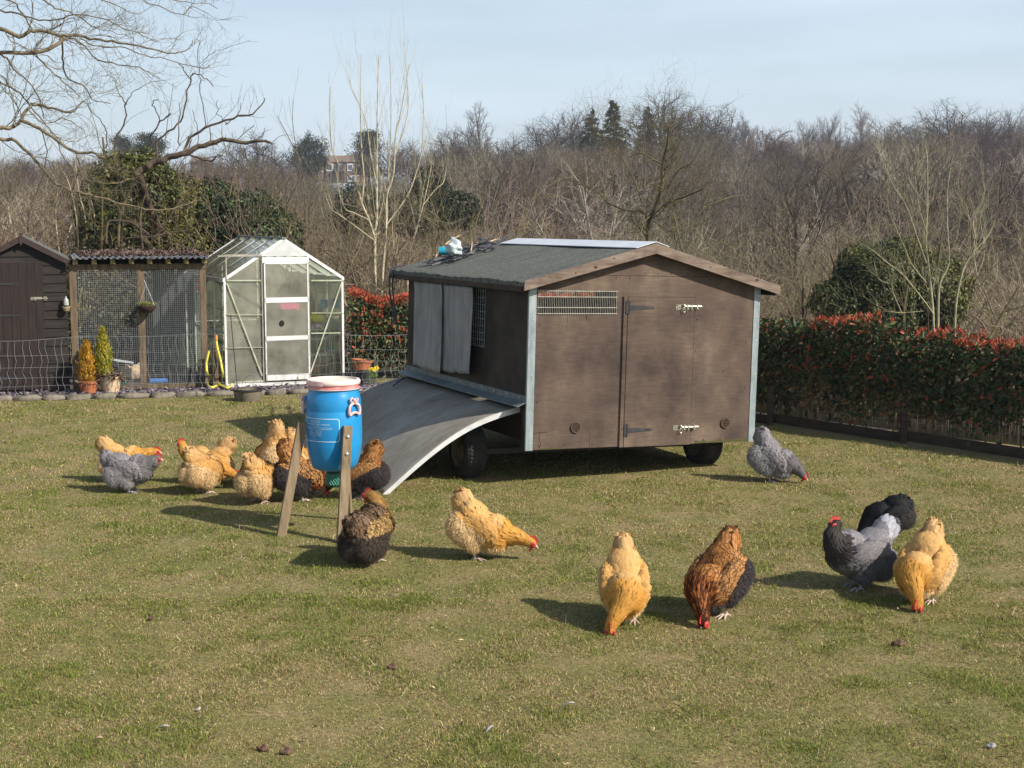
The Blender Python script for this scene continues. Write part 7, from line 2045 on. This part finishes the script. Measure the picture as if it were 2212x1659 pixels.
# the wood covering the slope
SKX = [0, 150, 250, 400, 520, 600, 700, 900, 935, 1000, 1100, 1200, 1300, 1400, 1560, 1640, 1760, 1900, 2000, 2212]
SKY_ = [332, 332, 342, 348, 325, 340, 380, 380, 302, 284, 308, 294, 292, 285, 275, 292, 282, 276, 262, 258]
parts = []
for y in np.concatenate([np.arange(56, 120, 5.2), np.arange(120, 240, 6.4)]):
    half = y * .372 + 4; nx = int(half * 2 / (4.8 if y < 120 else 6.0))
    for i in range(nx):
        x = -half + (i + rg.random()) * 2 * half / nx; yy = y + rg.uniform(-2.5, 2.5)
        s = rg.uniform(.6, 1.25)
        zt = float(terr(x, yy)); px_, _ = proj((x, yy, zt)); yt = np.interp(px_, SKX, SKY_) + rg.normal(4, 9)
        zmax = atY(px_, yt, yy)[2]
        if (zmax - zt) / 9.0 < s: s = max(.22, (zmax - zt) / 9.0)
        T = (T_ROUND if rg.random() < .8 else T_UP)[rg.integers(0, 3)]
        ni = float(fbm(np.array([px_ * .006 + 5]), np.array([yy * .03 + 3]), 55, 3)[0]); c = BR[int(np.clip((ni - .25) * 12 + rg.normal(0, 1.2), 0, 5))] * rg.choice([.5, .7, .9, 1.2, 1.5]) * (.75 + .5 * ni)
        if rg.random() < .07: c = np.array((.36, .32, .26)) * rg.uniform(.8, 1.2)
        parts.append(place(T, x, yy, float(terr(x, yy)), s, rg.random() * 6.28, c))
print("far wood trees", len(parts))
tag(tint_mesh("far_woodland", parts, M_WOODCOL), "mass of bare brown trees covering the hillside", kind="stuff")
# scrub filling the valley behind the hedges
parts = []
for y in np.arange(23, 58, 1.9):
    half = y * .372 + 1.5; nx = int(half * 2 / (1.15 + (y - 23) * .03))
    for i in range(nx):
        x = -half + (i + rg.random()) * 2 * half / nx; yy = y + rg.uniform(-.9, .9)
        px_, _ = proj((x, yy, 0))
        if (1690 < px_ < 2150 or 150 < px_ < 640) and yy < 25.6: continue
        if 1180 < px_ < 1680 and yy < 33 and rg.random() < .6: continue
        if 690 < px_ < 960 and yy < 26 and rg.random() < .5: continue
        sc_ = rg.uniform(.75, 1.25) * (1.0 + .022 * (y - 23))
        c = np.array([(0.19, 0.145, 0.095), (0.25, 0.20, 0.135), (0.14, 0.105, 0.075), (0.18, 0.155, 0.08), (0.32, 0.27, 0.19), (0.17, 0.12, 0.095)])[rg.integers(0, 6)] * rg.uniform(.8, 1.25)
        zt = float(terr(x, yy))
        parts.append(place(T_SHRUB[rg.integers(0, 5)], x, yy, zt, sc_ * (1.25 if y < 34 else 1.35), rg.random() * 6.28, c))
print("scrub", len(parts))
tag(tint_mesh("valley_scrub", parts, M_WOODCOL), "thicket of bare brown scrub filling the valley behind the hedges", kind="stuff")

# trees that can be told apart on the skyline
def far_tree(name, px, ptop, pbase, Y, kind, label, col, wide=1.0, seed=0, evergreen=None):
    b0 = atY(px, pbase, Y); top = atY(px, ptop, Y); hgt = top[2] - b0[2]
    zt = float(terr(b0[0], Y)); z0 = min(zt, b0[2])
    e = empty(name, Vector((b0[0], Y, z0)), label, "tree", "trees on the far skyline")
    rg = np.random.default_rng(seed)
    Hh = top[2] - z0
    if evergreen is None:
        w = Wood(300 + seed)
        if kind == 'birch': P = dict(n=[7, 5, 5, 3, 2], wig=[.03, .08, .12, .2, .3], trop=[.04, .10, .02, -.06, -.1], sides=[5, 4, 3, 3, 1], c=[17, 7, 6, 5, 0], start=[.22, .2, .15, .1, 0], ang=[38, 34, 38, 42, 0], len=[.42, .5, .5, .5, 0], rr=[.4, .5, .5, .6], rmin=.046, tip=.4, fall=.6)
        elif kind == 'round': P = dict(n=[5, 6, 5, 4, 2], wig=[.05, .10, .14, .2, .3], trop=[.05, .06, .05, .05, .05], sides=[5, 4, 3, 3, 1], c=[17, 9, 7, 6, 0], start=[.16, .18, .1, .1, 0], ang=[48, 42, 42, 42, 0], len=[.58, .50, .52, .55, 0], rr=[.5, .5, .5, .6], rmin=.048, tip=.5, fall=.3)
        else: P = dict(n=[6, 5, 4, 3, 2], wig=[.03, .07, .10, .2, .3], trop=[.05, .12, .10, .08, .05], sides=[5, 4, 3, 3, 1], c=[15, 7, 6, 6, 0], start=[.2, .2, .15, .1, 0], ang=[32 * wide, 30, 32, 38, 0], len=[.42 * wide, .5, .5, .5, 0], rr=[.42, .5, .5, .6], rmin=.044, tip=.4, fall=.5)
        if kind == 'round': dome(w, Hh, P, wide, 10)
        else: w.grow((0, 0, -.2), (0, 0, 1), Hh * .93, Hh * .02, 0, P); w.grow((.1, 0, -.2), (.12 * w.rng.normal(), .1, 1), Hh * .8, Hh * .012, 0, P)
        hi = max(max(g[0][2], g[1][2]) for g in w.seg); al = w.seg
        for nm_, keep_ in (("trunk", lambda g: g[4] == 5), ("crown", lambda g: g[4] != 5)):
            w.seg = [g for g in al if keep_(g)]; V, fs = w.arrays(); V = V * (np.array([1.45, 1.45, 1.0]) if kind == 'round' else 1.0) * (Hh / hi)
            npmesh(nm_, V, fs, M_WOODCOL, e, np.tile(np.array(col), (len(V), 1)))
    else:
        w = Wood(300 + seed); w.line([(0, 0, 0), (0, 0, Hh * .95)], Hh * .02, .02, 6); V, fs = w.arrays(); npmesh("trunk", V, fs, M_DKTIMBER, e)
        n = 9000; t = rg.random(n)
        if evergreen == 'conifer':
            nb_ = 170; zb_ = Hh * (.03 + .95 * rg.random(nb_) ** 1.1); ab = rg.random(nb_) * 6.28; Lb = wide * ((Hh - zb_) * .30 + .18) * rg.uniform(.55, 1.25, nb_)
            k = rg.choice(nb_, n, p=Lb / Lb.sum()); q = rg.random(n) ** .8; a = ab[k] + rg.normal(0, .10, n) / (.2 + q)
            P = np.stack([Lb[k] * q * np.cos(a), Lb[k] * q * np.sin(a), zb_[k] + Lb[k] * (.12 * q - .30 * q * q) + rg.normal(0, .10, n)], 1); D = np.stack([np.cos(a), np.sin(a), np.full(n, -.1)], 1)
        elif evergreen == 'ivy':
            dirs = rg.normal(0, 1, (n, 3)); dirs /= np.linalg.norm(dirs, axis=1, keepdims=True)
            lump = .9 + .9 * (vnoise(dirs[:, 0] * 4 + 9, dirs[:, 2] * 4 + dirs[:, 1] * 3 + 9, seed) - .5)
            P = dirs * np.array([.30 * wide, .30 * wide, .33]) * Hh * (lump * rg.uniform(.4, 1, n) ** .5)[:, None] + [0, 0, Hh * .58]; D = rg.normal(0, 1, (n, 3))
            k = rg.random(n) < .25; P[k] = np.stack([rg.normal(0, .07, k.sum()) * Hh, rg.normal(0, .07, k.sum()) * Hh, rg.uniform(0, .5, k.sum()) * Hh], 1)
        else:     # pine: flat clumps on bare limbs
            nc = 26; cz = rg.uniform(.35, 1, nc) * Hh; ca = rg.random(nc) * 6.28; cr_ = rg.uniform(.0, .3, nc) * Hh * (1.25 - cz / Hh) * wide; k = rg.integers(0, nc, n)
            P = np.stack([cr_[k] * np.cos(ca[k]), cr_[k] * np.sin(ca[k]), cz[k]], 1) + rg.normal(0, 1, (n, 3)) * np.array([.085, .085, .035]) * Hh; D = rg.normal(0, 1, (n, 3))
        V, Fc = leaves(P, rg.normal(0, 1, (n, 3)), D, Hh * .035, Hh * .014, rg)
        c = np.array(col) * rg.uniform(.5, 1.5, (n, 1)); npmesh("foliage", V, [Fc], M_LEAFM, e, np.repeat(c, 4, 0))
        if evergreen == 'ivy':
            w = Wood(seed); P_ = dict(n=[5, 5, 4, 3], wig=[.05, .1, .14, .2], trop=[.05, .05, .05, .05], sides=[5, 4, 3, 1], c=[9, 6, 6, 0], start=[.35, .2, .15, .1], ang=[50, 40, 40, 42], len=[.42, .5, .5, .5], rr=[.5, .5, .5, .6], rmin=.02, tip=.3)
            w.grow((0, 0, 0), (0, 0, 1), Hh * .85, Hh * .03, 0, P_); V, fs = w.arrays(); V *= Hh / V[:, 2].max(); npmesh("branches", V, fs, M_WOODCOL, e, np.tile(np.array((.16, .12, .10)), (len(V), 1)))
M_LEAFM = vmat("dull_evergreen", .7, .1, .15)
CG = (.095, .075, .066); CB = (.075, .056, .048); CP = (.135, .11, .098); DKG = (.018, .030, .020); PNG = (.030, .042, .030)
FT = [("bare_tree", 1040, 214, 372, 190, 'birch', "feathery birch standing above the others left of the conifers", CP, 1.3),
      ("bare_tree", 985, 262, 372, 195, 'round', "broad low crown left of the feathery birch on the skyline", CG, 1.0),
      ("bare_tree", 1095, 285, 380, 185, 'round', "low rounded bare crown right of the feathery birch", CG, .9),
      ("bare_tree", 1172, 232, 350, 215, 'round', "spreading bare crown left of the tall dark conifers", CG, 1.1),
      ("bare_tree", 1238, 208, 345, 212, 'round', "large open-branched crown touching the tall dark conifers", CG, 1.15),
      ("conifer_tree", 1278, 232, 350, 205, 'c', "shorter brownish conifer on the left of the conifer pair", DKG, 1.1, 'conifer'),
      ("conifer_tree", 1324, 214, 350, 200, 'c', "tallest dark pointed conifer on the skyline", DKG, 1.15, 'conifer'),
      ("conifer_tree", 1398, 228, 335, 210, 'c', "slim conifer partly hidden by the tallest bare tree", DKG, .9, 'conifer'),
      ("bare_tree", 1432, 173, 335, 205, 'round', "tallest bare tree on the skyline with a high rounded crown", CB, 1.0),
      ("bare_tree", 1500, 204, 335, 210, 'round', "wide bare crown right of the tallest bare tree", CG, 1.15),
      ("bare_tree", 1548, 222, 345, 214, 'round', "bare crown at the right shoulder of the tall group", CG, 1.0),
      ("bare_tree", 1606, 234, 350, 205, 'up', "single thin upright tree in the dip of the skyline", CP, .8),
      ("bare_tree", 1656, 266, 350, 200, 'round', "low reddish crown right of the thin upright tree", (.17, .12, .105), 1.0),
      ("bare_tree", 1738, 250, 350, 215, 'up', "fine upright crown left of the narrow pale tree", CP, 1.5),
      ("bare_tree", 1790, 222, 345, 212, 'up', "narrow pale tree with a pointed oval crown", CP, 1.3),
      ("bare_tree", 1868, 212, 340, 208, 'birch', "drooping silver birch leaning left on the right skyline", (.23, .20, .19), 1.1),
      ("bare_tree", 1940, 232, 335, 212, 'round', "open airy crown between the silver birch and big round tree", CP, 1.0),
      ("bare_tree", 2015, 224, 330, 210, 'round', "left half of the broad grouped crowns at right", CG, 1.0),
      ("bare_tree", 2066, 203, 330, 206, 'round', "biggest dense rounded crown on the right skyline", CG, 1.25),
      ("bare_tree", 2130, 226, 330, 208, 'round', "dark twiggy crown right of the biggest rounded crown", CB, 1.0),
      ("bare_tree", 2186, 216, 330, 214, 'up', "pale open crown at the photo's right edge", CP, 1.4),
      ("ivy_clad_tree", 668, 280, 375, 240, 'c', "dark ivy-clad tree standing alone left of the houses", PNG, 1.0, 'ivy'),
      ("pine_tree", 797, 291, 365, 250, 'c', "dark pine behind the houses left of the ash tree's stem", PNG, 1.0, 'pine'),
      ("bare_tree", 850, 290, 372, 245, 'round', "rounded bare crown right of the dark pine by the houses", CG, 1.2),
      ("bare_tree", 895, 305, 372, 240, 'round', "small bare crown between the pine and the wood", CP, 1.0),
      ("pine_tree", 272, 296, 372, 235, 'c', "leftmost dark pine above the ivy bush", PNG, 1.1, 'pine'),
      ("pine_tree", 322, 294, 368, 240, 'c', "flat-topped dark pine above the ivy bush", PNG, 1.5, 'pine'),
      ("bare_tree", 550, 262, 375, 215, 'round', "bare crown rising above the broken tree's tip", CB, 1.1),
      ("bare_tree", 595, 300, 375, 220, 'round', "low bare crown between the broken tree and ivy-clad tree", CG, 1.1),
      ("bare_tree", 48, 318, 385, 200, 'round', "bare crown low on the skyline at the left edge", CG, 1.2),
      ("bare_tree", 145, 318, 385, 205, 'round', "rounded bare crown left of the dark pines", CG, 1.2),
      ("bare_tree", 440, 320, 380, 215, 'round', "low bare crown behind the broken tree's thick limb", CG, 1.1)]
for i, t in enumerate(FT):
    far_tree(t[0], t[1], t[2], t[3], t[4], t[5], t[6], t[7], wide=t[8], seed=i + 1, evergreen=(t[9] if len(t) > 9 else None))
# dark ivy-clad trunks and hollies inside the middle wood
for i, (px, pt, pb, Y_, rx, lab) in enumerate(((928, 352, 450, 60, .8, "dark green holly in the middle wood behind the ash tree"), (985, 410, 490, 52, .9, "dark evergreen shrub right of the holly in the middle wood"), (880, 415, 510, 50, .95, "dark evergreen low behind the ash tree's forks"),
                                           (772, 395, 500, 50, .9, "dark evergreen between the ash tree's left limbs"))):
    zt_, zb_ = atY(px, pt, Y_)[2], atY(px, pb, Y_)[2]; cy = (pt + pb) / 2; rz = (zt_ - zb_) / 2
    ivy("dark_evergreen", [(px, cy, Y_, rx, rx, rz), (px + 20, cy + 16, Y_ + 1, rx * .8, rx, rz * .7), (px - 22, cy + 22, Y_, rx * .7, rx, rz * .6)], 3600, lab, "tree", 400 + i, [(.014, .020, .010), (.022, .031, .013), (.032, .044, .017)], ls=(.08, .15))

# far houses
def house(px, py_top, py_eave, wpx, Y, label, wins, roofc, gable=False):
    e0 = atY(px, py_eave, Y); hs = F / Y; w_ = wpx / hs; rz = (py_eave - py_top) / hs; hw_ = 4.6; zb = -hw_
    e = empty("far_house", Vector((e0[0], Y, e0[2] + zb)), label, "house", "houses on the far ridge")
    b = MB(); b.box((-w_ / 2, 0, 0), (w_ / 2, 6, hw_)); b.build("walls", mat("red_brown_brick", [(0.15, 0.095, 0.08), (0.20, 0.125, 0.10)], scale=4, rough=.9), e)
    b = MB()
    if gable:
        b.add([(-w_ / 2, -.1, hw_), (w_ / 2, -.1, hw_), (0, -.1, hw_ + rz), (-w_ / 2, 6, hw_), (w_ / 2, 6, hw_), (0, 6, hw_ + rz)], [(0, 1, 2), (5, 4, 3), (0, 2, 5, 3), (1, 4, 5, 2)])
    else:
        b.add([(-w_ / 2 - .2, -.3, hw_), (w_ / 2 + .2, -.3, hw_), (w_ / 2 + .0, 3, hw_ + rz), (-w_ / 2 - .0, 3, hw_ + rz), (-w_ / 2 - .2, 6.3, hw_), (w_ / 2 + .2, 6.3, hw_)], [(0, 1, 2, 3), (3, 2, 5, 4), (0, 3, 4), (1, 5, 2), (0, 4, 5, 1)])
    b.build("roof", mat("tiled_roof", [roofc, tuple(c * 1.2 for c in roofc)], scale=3, rough=.9), e)
    if gable:
        b = MB(); b.beam((-w_ / 2 - .3, -.2, hw_ - .15), (0, -.2, hw_ + rz + .12), .2, .38); b.beam((w_ / 2 + .3, -.2, hw_ - .15), (0, -.2, hw_ + rz + .12), .2, .38); b.build("white_barge", M_WHITEMET, e)
    for (x0, x1, z0, z1) in wins:
        b = MB(); b.box((x0 * w_ / 2, -.14, hw_ * z0), (x1 * w_ / 2, -.01, hw_ * z1)); wf = b.build("window", mat("white_window_frame", [(.7, .7, .7)], rough=.5), e)
        b = MB(); n = max(1, int((x1 - x0) * 3)); 
        for k in range(n):
            a0 = x0 + (x1 - x0) * (k + .12) / n; a1 = x0 + (x1 - x0) * (k + .88) / n; b.box((a0 * w_ / 2, -.16, hw_ * (z0 + (z1 - z0) * .18)), (a1 * w_ / 2, -.145, hw_ * (z0 + (z1 - z0) * .85)))
        b.build("pane", mat("window_pane", [(.10, .12, .15)], rough=.15, spec=.6), wf)
house(690, 337, 348, 26, 330, "small gabled far house with white barge edge, leftmost of the row", [(-.3, .6, .45, .8)], (.15, .095, .08), True)
house(722, 335, 350, 46, 330, "far house with orange brown tiled roof, middle of the row", [(-.75, -.1, .55, .92), (.35, .9, .55, .92)], (.15, .10, .08))
house(768, 334, 350, 50, 326, "far house with darker roof nearest the pine", [(-.7, -.2, .55, .92), (.2, .8, .55, .92), (-.7, .3, .05, .35)], (.15, .105, .08))
house(428, 338, 350, 34, 330, "far white-walled house behind the broken tree's limb", [(-.5, .5, .4, .8)], (.20, .13, .11))
house(2206, 318, 332, 28, 240, "red brick house glimpsed at the right edge of the wood", [(-.7, .2, .5, .8)], (.26, .13, .10))
# air between here and the far ridge
b = MB(); b.box((-430, -32, -9), (430, 905, 46)); hz = b.build("haze", None, None) if False else None
me = bpy.data.meshes.new("haze"); me.from_pydata([(x_, y_, z_) for z_ in (-9.0, 60.0) for y_ in (-33.0, 905.0) for x_ in (-430.0, 430.0)], [], [(0, 2, 3, 1), (4, 5, 7, 6), (0, 1, 5, 4), (2, 6, 7, 3), (0, 4, 6, 2), (1, 3, 7, 5)])
mh = bpy.data.materials.new("haze_air"); mh.use_nodes = True
for nn_ in list(mh.node_tree.nodes):
    if nn_.type == 'BSDF_PRINCIPLED': mh.node_tree.nodes.remove(nn_)
pv = mh.node_tree.nodes.new("ShaderNodeVolumePrincipled"); pv.inputs['Color'].default_value = (.80, .88, 1.0, 1); pv.inputs['Density'].default_value = .00042; pv.inputs['Anisotropy'].default_value = .2
mh.node_tree.links.new(pv.outputs[0], [x for x in mh.node_tree.nodes if x.type == 'OUTPUT_MATERIAL'][0].inputs['Volume'])
me.materials.append(mh)
tag(link(bpy.data.objects.new("haze", me)), "thin pale haze in the air across the valley", kind="stuff")
